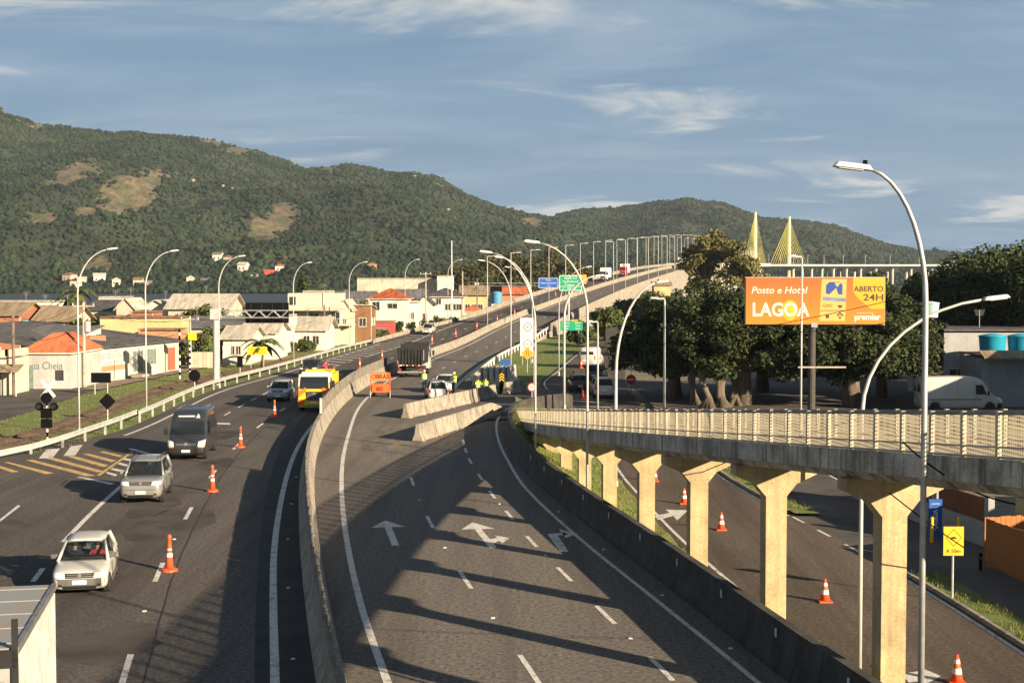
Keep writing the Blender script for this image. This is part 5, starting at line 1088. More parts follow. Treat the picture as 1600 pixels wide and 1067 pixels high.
    sw = MB(); sw.tube([(A - .42, -.34 + .17 * math.cos(u), zb_ + .08 + .12 * math.sin(u)) for u in [2 * math.pi * k / 14 for k in range(15)]], .016, 6); sw.build('steering_wheel', M_BLACK, t)
    MB().box((A - .2, 0, zb_ + .05), (.3, bw * 1.6, .06)).build('dashboard', M_BLACK, t)
    # lights, grille, plates
    K = Skin(o); hz = hd - .15; w_ = Wd; gl = gcl
    if lower: K.patch('bumper', [(-w_ * .97, gl + .05), (w_ * .97, gl + .05), (w_ * .97, gl + .36), (-w_ * .97, gl + .36)], 'front', lower, t, .006, 16, 4); K.patch('bumper', [(-w_ * .95, gl + .1), (w_ * .95, gl + .1), (w_ * .95, gl + .38), (-w_ * .95, gl + .38)], 'back', lower, t, .006, 16, 3)
    else: K.patch('bumper_line', [(-w_ * .93, gl + .36), (w_ * .93, gl + .36), (w_ * .93, gl + .375), (-w_ * .93, gl + .375)], 'front', M_SEAM, t, .006, 14, 1)
    for s in (-1, 1):
        K.patch('headlight', [(s * w_ * .50, hz - .09), (s * w_ * .90, hz - .06), (s * w_ * .93, hz + .07), (s * w_ * .54, hz + .05)], 'front', M_LAMP, t, .014)
        K.patch('fog_lamp', [(s * w_ * .60, gl + .14), (s * w_ * .72, gl + .14), (s * w_ * .72, gl + .21), (s * w_ * .60, gl + .21)], 'front', M_BLACK, t, .014, 2, 2)
        K.patch('tail_light', [(s * w_ * .70, tl - .36), (s * w_ * .93, tl - .34), (s * w_ * .92, tl - .08), (s * w_ * .72, tl - .08)], 'back', M_TAIL, t, .014)
        wheel(t, fx, s * (Wd - .11), r, .21, s); wheel(t, rx, s * (Wd - .11), r, .21, s)
    g = K.patch('grille', [(-w_ * .47, hz - .085), (w_ * .47, hz - .085), (w_ * .50, hz + .045), (-w_ * .50, hz + .045)], 'front', M_BLACK, t, .010, 8, 2)
    for k in range(2): K.patch('grille_bar', [(-w_ * .45, hz - .05 + .05 * k), (w_ * .45, hz - .05 + .05 * k), (w_ * .45, hz - .038 + .05 * k), (-w_ * .45, hz - .038 + .05 * k)], 'front', M_RIM, g, .016, 8, 1)
    h_ = K.hit(0, hz - .01, 'front'); x_ = h_[0].x if h_ else f
    MB().cyl((x_ - .02, 0, hz - .01), (x_ + .03, 0, hz - .01), .065, .055, 14).build('badge', M_RIM, t)
    K.patch('air_intake', [(-w_ * .55, gl + .07), (w_ * .55, gl + .07), (w_ * .60, gl + .16), (-w_ * .60, gl + .16)], 'front', M_BLACK, t, .012, 8, 2)
    h_ = K.hit(0, gl + .26, 'front'); x_ = h_[0].x if h_ else f; MB().box((x_ + .015, 0, gl + .26), (.02, .40, .12)).build('number_plate', M_PLATE, t)
    h_ = K.hit(0, tl - .40, 'back'); x_ = h_[0].x if h_ else bk; MB().box((x_ - .015, 0, tl - .40), (.02, .40, .12)).build('number_plate', M_PLATE, t)
    if P.get('rails'):
        for s in (-1, 1): MB().tube([(RF - .1, s * rw * .9, zt - .0), (RF - .2, s * rw * .9, zt + .045), (RR + .2, s * rw * .9, zt + .045), (RR + .1, s * rw * .9, zt)], .02, 6).build('roof_rail', M_BLACK, t)
    return t
HATCH = dict(L=3.9, W=1.66, H=1.43, belt=.88, hood=.78, lowz=.56, clr=.17, wb=2.46, r=.29, A=.90, RF=.12, RR=-1.35, C=-1.72, tail=.95)
SUV = dict(L=4.32, W=1.80, H=1.70, belt=1.08, hood=1.05, wb=2.63, r=.35, A=.92, RF=.30, RR=-1.75, C=-2.02, tail=1.10, clr=.27, rails=1, rw=.74)
SEDAN = dict(L=4.3, W=1.72, H=1.46, belt=.95, hood=.92, wb=2.55, r=.30, A=.92, RF=.28, RR=-1.1, C=-1.62, tail=1.0)
MONO = dict(L=4.0, W=1.70, H=1.56, belt=1.0, hood=.97, wb=2.5, r=.30, A=1.05, RF=.32, RR=-1.5, C=-1.86, tail=1.0, rw=.74)
SMALLSUV = dict(L=4.2, W=1.78, H=1.62, belt=1.05, hood=1.02, wb=2.6, r=.33, A=.92, RF=.3, RR=-1.6, C=-1.95, tail=1.07, clr=.24, rw=.73)
def road_dir(f, y): return math.atan2(1, f(y + .5) - f(y - .5))      # heading of travel away from the camera
lc_h = lambda y: road_dir(lc_c, y) + math.pi                            # towards the camera
W_PAINT = paint('white', (0.46, 0.445, 0.41)); M_GREYB = mat('grey_bumper', (0.10, 0.098, 0.09), 0.65, var=0.1)
c1 = gp(130, 921); y = c1.y + 0.95
hb = car('white hatchback with dark bumper in the left foreground, two people inside', gp(139, 905).x + 0.08, y, lc_h(y) + .02, HATCH, W_PAINT, name='hatchback', lower=M_GREYB, glassm=glass('clear_glass', (0.02, 0.025, 0.03), 0.74))
y2 = 60.6 + 1.0; car('silver sport utility vehicle with roof rails behind the white hatchback', -15.58, 59.8, lc_h(y2), SUV, paint('silver', (0.22, 0.22, 0.21), 0.35, 0.2), name='sport_utility_vehicle')
car('small silver compact car beside the tall orange cone, left of the yellow truck', -18.0, 109.5, lc_h(109), MONO, paint('silver_blue', (0.34, 0.36, 0.38), 0.3, 0.2), name='compact_car')
car('dark blue estate car behind the yellow truck', *gp(487, 588).xy, lc_h(138), SUV, paint('navy', (0.02, 0.025, 0.035)), name='estate_car')
car('white police hatchback seen from behind next to the barriers', -5.95, 110.6, R(98), dict(HATCH, H=1.50, C=-1.80, RR=-1.5), paint('police_white', (0.5, 0.5, 0.5)), name='police_car', lower=None)
car('white police car facing the camera beyond the first police car', -5.6, 117.8, R(-92), SEDAN, paint('police_white', (0.5, 0.5, 0.5)), name='police_car')
car('white pickup car driving past the hatched shoulder far up the left carriageway', -13.4, 226, lc_h(226), dict(SMALLSUV, H=1.72), paint('white', (0.46, 0.445, 0.41)), name='pickup_car', z0=zroad(226) + .0, pitch=0.03)
car('white sport utility vehicle with lit brake lamp on the lower road behind the ramp', 7.2, 112.5, R(93), SMALLSUV, paint('white', (0.46, 0.445, 0.41)), name='sport_utility_vehicle', z0=zlow(112) + .03)
car('dark green car waiting beside a lamp post on the lower road', 7.8, 130, R(80), SMALLSUV, paint('dark_green', (0.03, 0.045, 0.03)), name='dark_car')
car('black car in the shade left of the white vehicle on the lower road', 5.6, 118, R(92), SEDAN, paint('black', (0.015, 0.015, 0.016)), name='black_car')
# occupants of the hatchback, seated
fw = Vector((math.cos(lc_h(y)), math.sin(lc_h(y)), 0)); rt = Vector((-fw.y, fw.x, 0)); M_REDT = mat('cloth_red', (0.45, 0.03, 0.05), 0.85, var=0.1); M_NAVY = mat('cloth_navy', (0.02, 0.03, 0.06), 0.85, var=0.1)
for s, m_, lb in ((-.34, M_REDT, 'person in a red top in the passenger seat of the white hatchback'), (.32, M_NAVY, 'person in dark clothes driving the white hatchback')):
    q = Vector((hb.location.x, hb.location.y, -.32)) + fw * .08 + rt * s * -1; person(lb, q.x, q.y, q.z, lc_h(y) + math.pi / 2, m_, M_NAVY, pose='sit', scale=0.92)

def van(label, x, y, heading, pm, L=5.6, W=2.0, H=2.45, name='van', stripe=None, lowdark=True, z0=0.0, detail=True):
    t = thing(name, label, 'van', (x, y, z0), heading); f, b = L / 2, -L / 2; w = W / 2
    # full-height loft: nose, bonnet, windscreen, roof, tail
    def sec(xx, zb, zt, ww, tw):
        pts = [(0, zb), (ww * .92, zb), (ww, zb + .12), (ww, zb + (zt - zb) * .5), (ww * (1 + tw) / 2, zb + (zt - zb) * .8), (ww * tw, zt - .06), (ww * tw * .9, zt), (0, zt + .02)]
        return [(xx, p[0], p[1]) for p in pts] + [(xx, -p[0], p[1]) for p in pts[-2:0:-1]]
    st = [(f, .38, .82, w * .80, .92), (f - .10, .28, 1.02, w * .93, .93), (f - .45, .26, 1.16, w * .99, .93), (f - .78, .26, 1.26, w, .92), (f - 1.25, .26, H * .80, w, .88), (f - 1.55, .26, H * .94, w, .86), (f - 2.0, .26, H - .01, w, .86), (0, .26, H, w, .86), (b + .2, .26, H, w, .86), (b, .30, H - .06, w * .985, .86)]
    o = MB().loft([sec(*s) for s in st]).build('body', pm, t, True)
    r = .34; fx, rx = f - .95, b + 1.0
    cut = MB()
    for xx in (fx, rx): cut.cyl((xx, -w - .5, r), (xx, w + .5, r), r * 1.18, r * 1.18, 22)
    co = cut.build('cutter_tmp', M_BLACK); co.parent = t; bpy.context.view_layer.update()
    bake(o, ('SUBSURF', {'levels': 1, 'render_levels': 1}), ('BOOLEAN', {'operation': 'DIFFERENCE', 'object': co, 'solver': 'EXACT'})); bpy.data.objects.remove(co)
    o.data.materials.clear(); o.data.materials.append(pm); o.data.materials.append(M_BLACK)
    for p in o.data.polygons:
        p.use_smooth = True
        if lowdark and p.center.z < .62 and p.center.x > f - .5: p.material_index = 1
    MB().box((0, 0, .34), (L * .85, W * .8, .2)).build('underbody', M_BLACK, t)
    K = Skin(o); vg = mat('van_glass', (0.012, 0.015, 0.018), 0.08, var=0.02, spec=0.7); zt = H * .775
    K.patch('windscreen', [(-w * .86, 1.30), (w * .86, 1.30), (w * .80, zt), (-w * .80, zt)], 'front', vg, t, .012, 10, 6)
    K.patch('bumper', [(-w * .96, .34), (w * .96, .34), (w * .96, .66), (-w * .96, .66)], 'front', M_BLACK, t, .006, 14, 3)
    g = K.patch('grille', [(-w * .52, .78), (w * .52, .78), (w * .52, .93), (-w * .52, .93)], 'front', M_BLACK, t, .01, 8, 2)
    for k in range(2): K.patch('grille_bar', [(-w * .5, .82 + .06 * k), (w * .5, .82 + .06 * k), (w * .5, .835 + .06 * k), (-w * .5, .835 + .06 * k)], 'front', M_RIM, g, .016, 8, 1)
    for s, side in ((-1, 'right'), (1, 'left')):
        K.patch('side_window', [(f - 1.22, 1.30), (f - 2.0, 1.30), (f - 2.0, H * .77), (f - 1.50, H * .77)], side, vg, t, .01, 4, 4)
        MB().box((f - 1.15, s * (w + .17), 1.42), (.10, .2, .32)).build('mirror', M_BLACK, t, bevel=.04)
        K.patch('headlight', [(s * w * .60, .76), (s * w * .93, .78), (s * w * .94, 1.06), (s * w * .64, .98)], 'front', M_LAMP, t, .014)
        K.patch('indicator', [(s * w * .62, .70), (s * w * .92, .70), (s * w * .92, .76), (s * w * .62, .76)], 'front', M_OSIGN, t, .012)
        K.patch('tail_light', [(s * w * .80, .9), (s * w * .94, .9), (s * w * .90, 1.4), (s * w * .78, 1.4)], 'back', M_TAIL, t, .012)
        wheel(t, fx, s * (w - .13), r, .23, s); wheel(t, rx, s * (w - .13), r, .23, s)
        K.patch('side_moulding', [(f - 1.6, .92), (b + .5, .92), (b + .5, .98), (f - 1.6, .98)], side, M_BLACK, t, .006, 8, 1)
        for xx in (f - 2.08, f - 3.3): K.patch('door_seam', [(xx, .45), (xx + .015, .45), (xx + .015, H * .86), (xx, H * .86)], side, M_SEAM, t, .005, 1, 6)
        K.patch('door_handle', [(f - 2.02, 1.10), (f - 1.84, 1.10), (f - 1.84, 1.14), (f - 2.02, 1.14)], side, M_BLACK, t, .02, 2, 1)
    h_ = K.hit(0, .88, 'front')[0].x; MB().box((h_ + .015, 0, .88), (.03, .13, .15)).build('badge', M_RIM, t)
    h_ = K.hit(0, .52, 'front')[0].x; MB().box((h_ + .015, 0, .52), (.02, .42, .13)).build('number_plate', M_PLATE, t)
    for s in (-1, 1): K.patch('rear_window', [(s * w * .10, 1.45), (s * w * .74, 1.45), (s * w * .68, H * .80), (s * w * .10, H * .80)], 'back', vg, t, .012, 3, 3)
    K.patch('rear_door_seam', [(-.01, .5), (.01, .5), (.01, H * .88), (-.01, H * .88)], 'back', M_SEAM, t, .008, 1, 6); K.patch('number_plate', [(.1, .75), (.5, .75), (.5, .88), (.1, .88)], 'back', M_PLATE, t, .02, 1, 1)
    if stripe: K.patch('header_lettering', [(-w * .55, H * .855), (w * .30, H * .855), (w * .30, H * .885), (-w * .55, H * .885)], 'front', stripe, t, .01, 8, 1); K.patch('header_emblem', [(w * .36, H * .835), (w * .58, H * .835), (w * .50, H * .91), (w * .44, H * .91)], 'front', stripe, t, .01, 3, 2)
    return t
VD = van('dark grey passenger van with lettering above its windscreen', -16.98, 74.7, lc_h(76), paint('graphite', (0.024, 0.026, 0.032), 0.4, 0.0), name='passenger_van', stripe=mat('pale_print', (0.45, 0.47, 0.47), 0.5), H=2.5)
van('white delivery van parked beside the forecourt building, half in shade', *at(1496, 640, 100).xy, R(2), paint('white', (0.46, 0.445, 0.41)), 5.9, 2.0, 2.55, name='delivery_van', z0=-.05)
van('white van seen from behind on the lower road beyond the cones', 8.6, 152, R(76), paint('white', (0.46, 0.445, 0.41)), 5.0, 1.9, 2.2, name='delivery_van')

def truck_cab(t, f, W, H, pm, low=None, zb=.55, cab=1.75, glassm=None):
    w = W / 2
    o = MB().hexa([(f - cab, -w, zb), (f, -w, zb), (f, w, zb), (f - cab, w, zb), (f - cab, -w * .96, H), (f - .28, -w * .94, H), (f - .28, w * .94, H), (f - cab, w * .96, H)])
    o = o.build('cab', pm, t, bevel=.06)
    k = (1.75 - zb) / (H - zb); 
    def fx(z): return f - .28 * (z - zb) / (H - zb)
    z1, z2 = zb + (H - zb) * .52, zb + (H - zb) * .90
    MB().add([(fx(z1) + .02, -w * .90, z1), (fx(z1) + .02, w * .90, z1), (fx(z2) + .02, w * .86, z2), (fx(z2) + .02, -w * .86, z2)], [(0, 1, 2, 3)]).build('windscreen', MATS['van_glass'], t, fix=False)
    for s in (-1, 1):
        MB().hexa([(f - cab + .35, s * (w - .03), z1), (f - .22, s * (w - .03), z1), (f - .22, s * (w + .012), z1), (f - cab + .35, s * (w + .012), z1), (f - cab + .35, s * (w * .96 - .03), z2), (f - .34, s * (w * .96 - .03), z2), (f - .34, s * (w * .96 + .02), z2), (f - cab + .35, s * (w * .96 + .02), z2)]).build('side_window', MATS['van_glass'], t)
        MB().box((f - .05, s * (w + .22), z1 + .35), (.10, .22, .5)).build('mirror', M_BLACK, t, bevel=.04)
        MB().box((f - .05, s * w * .80, zb + .18), (.16, .30, .2)).build('headlight', M_LAMP, t, bevel=.03)
    MB().box((f + .01, 0, zb + .05), (.12, W * .96, .3)).build('bumper', low or pm, t, bevel=.03)
    g = MB().box((fx(zb + .55) + .03, 0, zb + .55), (.10, W * .46, .62)).build('grille', M_BLACK, t, bevel=.02)
    for q in range(4): MB().box((fx(zb + .5) + .09, 0, zb + .36 + .12 * q), (.02, W * .43, .025)).build('grille_bar', M_GALV, g)
    MB().box((fx(zb + .6) + .10, 0, zb + .72), (.03, .20, .14)).build('badge', M_RIM, t)
    MB().box((f + .085, 0, zb + .08), (.02, .42, .13)).build('number_plate', M_PLATE, t)
    return o
M_TYEL = mat('truck_yellow', (0.80, 0.50, 0.02), 0.45, var=0.05, scale=1.5); M_TOR = mat('truck_orange', (0.78, 0.16, 0.02), 0.45, var=0.05, scale=1.5); M_TRIM = mat('truck_cream', (0.74, 0.70, 0.56), 0.5, var=0.05)
def yellow_truck():
    y = 103.2; t = thing('rescue_truck', 'yellow and orange roadworks truck with white cab top next to the median', 'truck', (-14.15, y, 0), lc_h(y)); f = 3.6; W = 2.3
    truck_cab(t, f, W, 2.55, M_TYEL, M_TYEL)
    MB().hexa([(f - 1.72, -1.13, 1.72), (f - .18, -1.15, 1.72), (f - .18, 1.15, 1.72), (f - 1.72, 1.13, 1.72), (f - 1.72, -1.115, 2.62), (f - .255, -1.10, 2.62), (f - .255, 1.10, 2.62), (f - 1.72, 1.115, 2.62)]).build('cab_top', M_TRIM, t, bevel=.05)
    MB().add([(f - .16, -1.0, 1.78), (f - .16, 1.0, 1.78), (f - .235, .98, 2.46), (f - .235, -.98, 2.46)], [(0, 1, 2, 3)]).build('windscreen', MATS['van_glass'], t, fix=False)
    MB().box((f - .7, 0, 2.70), (.9, 1.8, .16)).build('roof_visor', M_TRIM, t, bevel=.05)
    MB().tube([(f - 1.0, -.7, 2.86), (f - 1.0, .7, 2.86)], .07, 8).build('light_bar', M_TYEL, t)
    for s in (-1, 1):
        MB().add([(f - .02, s * 1.10, 1.0), (f - .085, s * 1.10, 1.45), (f - .10, s * .60, 1.70), (f - .075, s * .55, 1.42)], [(0, 1, 2, 3)]).build('chevron', M_TOR, t, fix=False)
        MB().box((f + .03, s * .92, .62), (.14, .42, .5)).build('orange_corner', M_TOR, t, bevel=.02)
        MB().box((-.9, s * 1.12, 1.55), (4.6, .03, .25)).build('side_stripe', M_TOR, t)
        for xx in (f - .75, -2.4): wheel(t, xx, s * .95, .5, .3, s)
    MB().box((f + .085, 0, .36), (.03, 2.2, .08)).build('green_strip', mat('strip_green', (0.35, 0.55, 0.10), .5), t)
    MB().box((-.9, 0, 1.62), (4.9, 2.2, 1.65)).build('body', M_TYEL, t, bevel=.05)
    MB().box((-.9, 0, 2.52), (4.6, 1.7, .2)).build('roof_hatch', M_TYEL, t, bevel=.04)
    MB().box((0, 0, .75), (6.8, .9, .25)).build('chassis', M_BLACK, t)
yellow_truck()
def dump_truck():
    t = thing('dump_truck', 'black dump truck seen from behind on the closed carriageway', 'truck', (-9.55, 138.4, 0), road_dir(xm, 138)); b = -3.7
    m = mat('dump_black', (0.022, 0.021, 0.021), 0.6, var=0.25, scale=2)
    bd = MB(); bd.hexa([(b, -1.15, 1.25), (1.4, -1.15, 1.25), (1.4, 1.15, 1.25), (b, 1.15, 1.25), (b - .05, -1.25, 2.85), (1.5, -1.25, 2.85), (1.5, 1.25, 2.85), (b - .05, 1.25, 2.85)]); bo = bd.build('tipper_body', m, t)
    for k in range(8): MB().box((b - .06, -1.1 + k * 2.2 / 7, 1.95), (.10, .07, 1.55)).build('tailgate_rib', m, bo)
    MB().box((b + .6, 0, 3.0), (.15, 2.0, .4)).build('headboard', m, t); MB().box((1.5, 0, 2.9), (.2, 2.4, .6)).build('headboard', m, t)
    for k in range(9): MB().box((b - .12, -1.12 + k * .28, 1.18), (.03, .15, .07)).build('reflector', M_REFL if k % 2 else M_RED, t)
    truck_cab(t, 3.7, 2.4, 2.7, paint('white', (0.46, 0.445, 0.41)), M_BLACK)
    MB().box((0, 0, .85), (6.8, .9, .3)).build('chassis', M_BLACK, t)
    MB().box((b - .1, 0, .55), (.12, 2.4, .14)).build('rear_bumper', M_GALV, t)
    for s in (-1, 1):
        MB().box((b - .06, s * 1.0, .78), (.06, .3, .14)).build('tail_light', M_TAIL, t)
        MB().box((b + .5, s * 1.24, 2.15), (.12, .03, 1.0)).build('side_post', M_POLEW, t)
        for xx in (2.6, -1.2, -2.5): wheel(t, xx, s * .95, .52, .5 if xx < 0 else .3, s)
dump_truck()
def box_truck():
    # partly in the frame: its box roof fills the lower left corner
    t = thing('box_truck', 'white box truck with rusty aluminium roof in the lower left corner', 'truck', (-9.97, 25.9, 0), lc_h(28)); m = mat('alu_roof', (0.22, 0.235, 0.24), 0.7, metal=0.0, var=0.12, scale=0.9, col2=(0.27, 0.235, 0.185), streak=0)
    wl = mat('box_white', (0.30, 0.295, 0.27), 0.6, var=0.06); rust = mat('rust', (0.30, 0.10, 0.03), 0.9, var=0.2)
    L_, W, z0, z1 = 5.1, 2.2, .9, 2.95
    bo = MB().box((0, 0, (z0 + z1) / 2), (L_, W, z1 - z0)).build('cargo_box', wl, t)
    MB().box((0, 0, z1 + .03), (L_ - .02, W - .02, .05)).build('roof_sheet', m, bo)
    for xx in (-2.2, -1.1, 0, 1.1, 2.2): MB().box((xx, 0, z1 + .062), (.05, W - .1, .015)).build('roof_rib', m, bo)
    MB().box((1.35, -.3, z1 + .072), (.28, 1.7, .012)).build('rust_patch', rust, bo)
    for s in (-1, 1):
        MB().box((0, s * (W / 2), z1 + .02), (L_ + .04, .09, .12)).build('roof_rail', mat('edge_steel', (0.22, 0.22, 0.22), 0.5, metal=.4), t)
        k = -L_ / 2 + .1
        while k < L_ / 2: MB().box((k, s * (W / 2 + .012), (z0 + z1) / 2), (.035, .03, z1 - z0 - .2)).build('side_rib', mat('rib_white', (0.42, 0.41, 0.38), .6), bo); k += .16
        for xx in (3.4, -1.5): wheel(t, xx, s * .95, .45, .3, s)
    MB().box((L_ / 2 + .02, 0, z1 - .12), (.07, W + .04, .3)).build('front_frame', M_BLACK, t)
    for s in (-1, 1): MB().box((L_ / 2 + .02, s * (W / 2 - .02), 2.2), (.07, .1, 2.6)).build('front_frame', M_BLACK, t)
    MB().box((L_ / 2 + .07, -.5, z1 - .1), (.03, .08, .08)).build('marker_lamp', M_REFL, t)
    truck_cab(t, L_ / 2 + 1.9, 2.1, 2.5, W_PAINT, M_BLACK)
    MB().box((.8, 0, .75), (6.6, .9, .3)).build('chassis', M_BLACK, t)
box_truck()
def far_truck(label, x, y, z, heading, boxm, cabm, h=3.6, L=8):
    t = thing('lorry', label, 'lorry', (x, y, z), heading)
    MB().box((-1.2, 0, (h + 1.1) / 2), (L - 2.4, 2.5, h - 1.1)).build('cargo_box', boxm, t, bevel=.05)
    truck_cab(t, L / 2, 2.4, 3.0, cabm, M_BLACK)
    for s in (-1, 1):
        for xx in (L / 2 - 1, -L / 2 + 1, -L / 2 + 2.2): wheel(t, xx, s * .95, .5, .3, s)
    MB().box((0, 0, .8), (L * .9, .9, .3)).build('chassis', M_BLACK, t)
lcz = lambda y: (lc_c(y) + .9)
for lb, y, off, bm, cm, h in (('lorry with an orange box heading down the viaduct', 372, -2.2, M_OSIGN, M_WHITE, 3.5), ('white lorry behind the orange one on the viaduct', 415, -1.8, M_WHITE, M_WHITE, 3.9), ('white lorry with red cab at the viaduct crest', 455, -1.6, M_WHITE, M_RED, 3.9)):
    far_truck(lb, lc_c(y) + 1.9 + off, y, zroad(y), lc_h(y), bm, cm, h)
far_truck('white lorry beyond the viaduct crest between the lamp posts', xm(560) + 4, 560, zroad(560), road_dir(xm, 560), M_WHITE, M_WHITE, 4.2)
far_truck('dark canvas-topped lorry on the lower road under the trees', 13.6, 178, 0, R(78), mat('canvas_dark', (0.06, 0.055, 0.05), .9), M_WHITE, 3.4)
# sign trailer reading OBRAS
def sign_trailer():
    t = thing('sign_trailer', 'orange roadworks trailer with the word OBRAS by the median barrier', 'trailer', (-10.45, 111.5, 0), 0)
    m = mat('trailer_orange', (0.78, 0.13, 0.03), 0.5, var=0.06)
    for s in (-1, 1): MB().box((s * .76, 0, 1.25), (.08, .08, 1.5)).build('upright', m, t)
    for z in (1.98, 1.36, 1.05, .6): MB().box((0, 0, z), (1.6, .08, .07)).build('crossbar', m, t)
    MB().box((0, .02, 1.66), (1.46, .03, .54)).build('sign_panel', mat('panel_amber', (0.75, 0.25, 0.06), 0.5, var=.05), t)
    text_mesh('lettering', 'OBRAS', .52, mat('ink_dark', (0.10, 0.02, 0.01), .6), t, (0, -.012, 1.66), width=1.36, bold=.01)
    MB().box((0, .8, .5), (1.3, 2.0, .12)).build('chassis', m, t); MB().box((0, .5, .78), (1.3, 1.3, .5)).build('battery_box', m, t, bevel=.03); MB().box((0, -.1, .72), (.4, .3, .3)).build('motor_box', M_RED, t)
    for s in (-1, 1): 
        w = wheel(t, s * .6, .7, .28, .2, s); w.rotation_euler[2] += math.pi / 2
        MB().cyl((s * .78, -.15, 0), (s * .78, -.15, .6), .03, .03, 6).build('jack_leg', M_POLEW, t)
        MB().box((s * .62, -.12, .56), (.16, .04, .12)).build('tail_light', M_TAIL, t)
sign_trailer()
# workers
M_VEST = mat('vest_lime', (0.42, 0.62, 0.04), 0.6, var=0.08); M_HELM = mat('helmet_lime', (0.70, 0.72, 0.18), 0.4, var=0.05); M_HELW = mat('helmet_white', (0.75, 0.74, 0.68), 0.4)
M_JEAN = mat('cloth_jeans', (0.04, 0.055, 0.09), 0.9, var=0.1); M_TEAL = mat('cloth_teal', (0.06, 0.14, 0.13), 0.9, var=.1)
person('worker in lime vest and helmet standing behind the dump truck', -7.4, 118.4, 0, R(20), M_TEAL, M_JEAN, M_HELW, M_VEST)
person('worker in lime vest standing with raised arms beside the police cars', -4.75, 115.6, 0, R(-40), M_VEST, M_NAVY, M_HELM, M_VEST, 'arms')
person('left of the two workers in lime crouched behind the shaded barriers', -2.75, 113.2, -.30, R(30), M_VEST, M_VEST, None, M_VEST, 'sit')
person('right of the two workers in lime crouched behind the shaded barriers', -2.15, 114.0, -.30, R(-30), M_VEST, M_VEST, None, M_VEST, 'sit')
person('person in a bright red jacket standing by the dark estate car', *gp(509, 592).xy, 0, R(10), mat('cloth_scarlet', (0.75, 0.05, 0.09), .8), M_NAVY, None, None, 'arms')
# ------------------------------------------------------------------ cones and delineators
def on_road(px, py):
    for Y in np.arange(30, 500, 0.5):
        p = at(px, py, Y)
        if p.z <= zroad(Y) + 1e-6: return Vector((p.x, Y, zroad(Y)))
    return gp(px, py)
def cone_proto(kind):
    t = thing('traffic_cone' if kind == 'cone' else 'lane_delineator', '', 'traffic cone'); rg = lambda r, z: [(r * math.cos(u), r * math.sin(u), z) for u in [2 * math.pi * k / 14 for k in range(14)]]
    if kind == 'cone':
        MB().box((0, 0, .03), (.42, .42, .05)).build('base', M_ORANGE, t, bevel=.01)
        MB().loft([rg(.16, .05), rg(.035, .74)]).build('body', M_ORANGE, t, True)
        for a, b in ((.26, .40), (.52, .62)): MB().loft([rg(.163 - .18 * (a - .05), a), rg(.163 - .18 * (b - .05), b)], caps=False).build('reflective_band', M_REFL, t, True)
    else:
        MB().loft([rg(.26, 0), rg(.25, .07), rg(.14, .10)]).build('base', M_ORANGE, t)
        MB().loft([rg(.13, .08), rg(.085, .55), rg(.06, 1.02), rg(.075, 1.04), rg(.06, 1.15), rg(.03, 1.17)]).build('body', M_ORANGE, t, True)
        for a, b in ((.46, .58), (.68, .80)): MB().loft([rg(.137 - .095 * (a - .08), a), rg(.137 - .095 * (b - .08), b)], caps=False).build('reflective_band', M_REFL, t, True)
    return t
pd = cone_proto('del'); first = True
DEL = [((265, 895), 'right of the white hatchback'), ((332, 768), 'right of the silver sport utility vehicle'), ((376, 700), 'right of the dark grey van'), ((429, 652), 'in front of the small silver car'), ((522, 592), 'just behind the yellow truck'), ((562, 576), 'left of the dump truck, nearer one'), ((597, 562), 'left of the dump truck, farther one'), ((635, 547), 'directly above the dump truck'), ((675, 536), 'just below the white pickup'), ((712, 526), 'first beyond the white pickup'), ((745, 514), 'second beyond the white pickup'), ((777, 503), 'third beyond the white pickup'), ((804, 492), 'fourth beyond the white pickup'), ((868, 463), 'below the green gantry sign')]
for (px, py), w in DEL:
    p = on_road(px, py); lb = 'tall orange lane delineator ' + w
    if first: pd.location = p; pd['label'] = lb; pd['group'] = 'delineators along the left carriageway'; first = False
    else: dup(pd, lb, p)
pc = cone_proto('cone'); first = True
for (px, py), w in (((1495, 1067), 'nearest the bottom right corner'), ((1289, 940), 'right of the second cream pillar'), ((1127, 828), 'right of the third cream pillar'), ((1069, 787), 'right of the white turn arrow end'), ((1023, 752), 'farthest of the row beside the pillars')):
    p = gp(px, py, -1.0); lb = 'orange cone with white bands on the lower road, ' + w
    if first: pc.location = p; pc['label'] = lb; pc['group'] = 'cones on the lower road'; first = False
    else: dup(pc, lb, p)
for (px, py, lb, tilt) in ((908, 575, 'orange striped tube upright on the lower road left of white van', 0), (900, 597, 'leaning orange striped tube on the lower road', .25), (912, 624, 'small post with rope near the hatched island', 0.1)):
    g = gp(px, py); d = dup(pd, lb, g, scale=.95); d['group'] = 'tubes on the far lower road'; d.rotation_euler[1] = -tilt

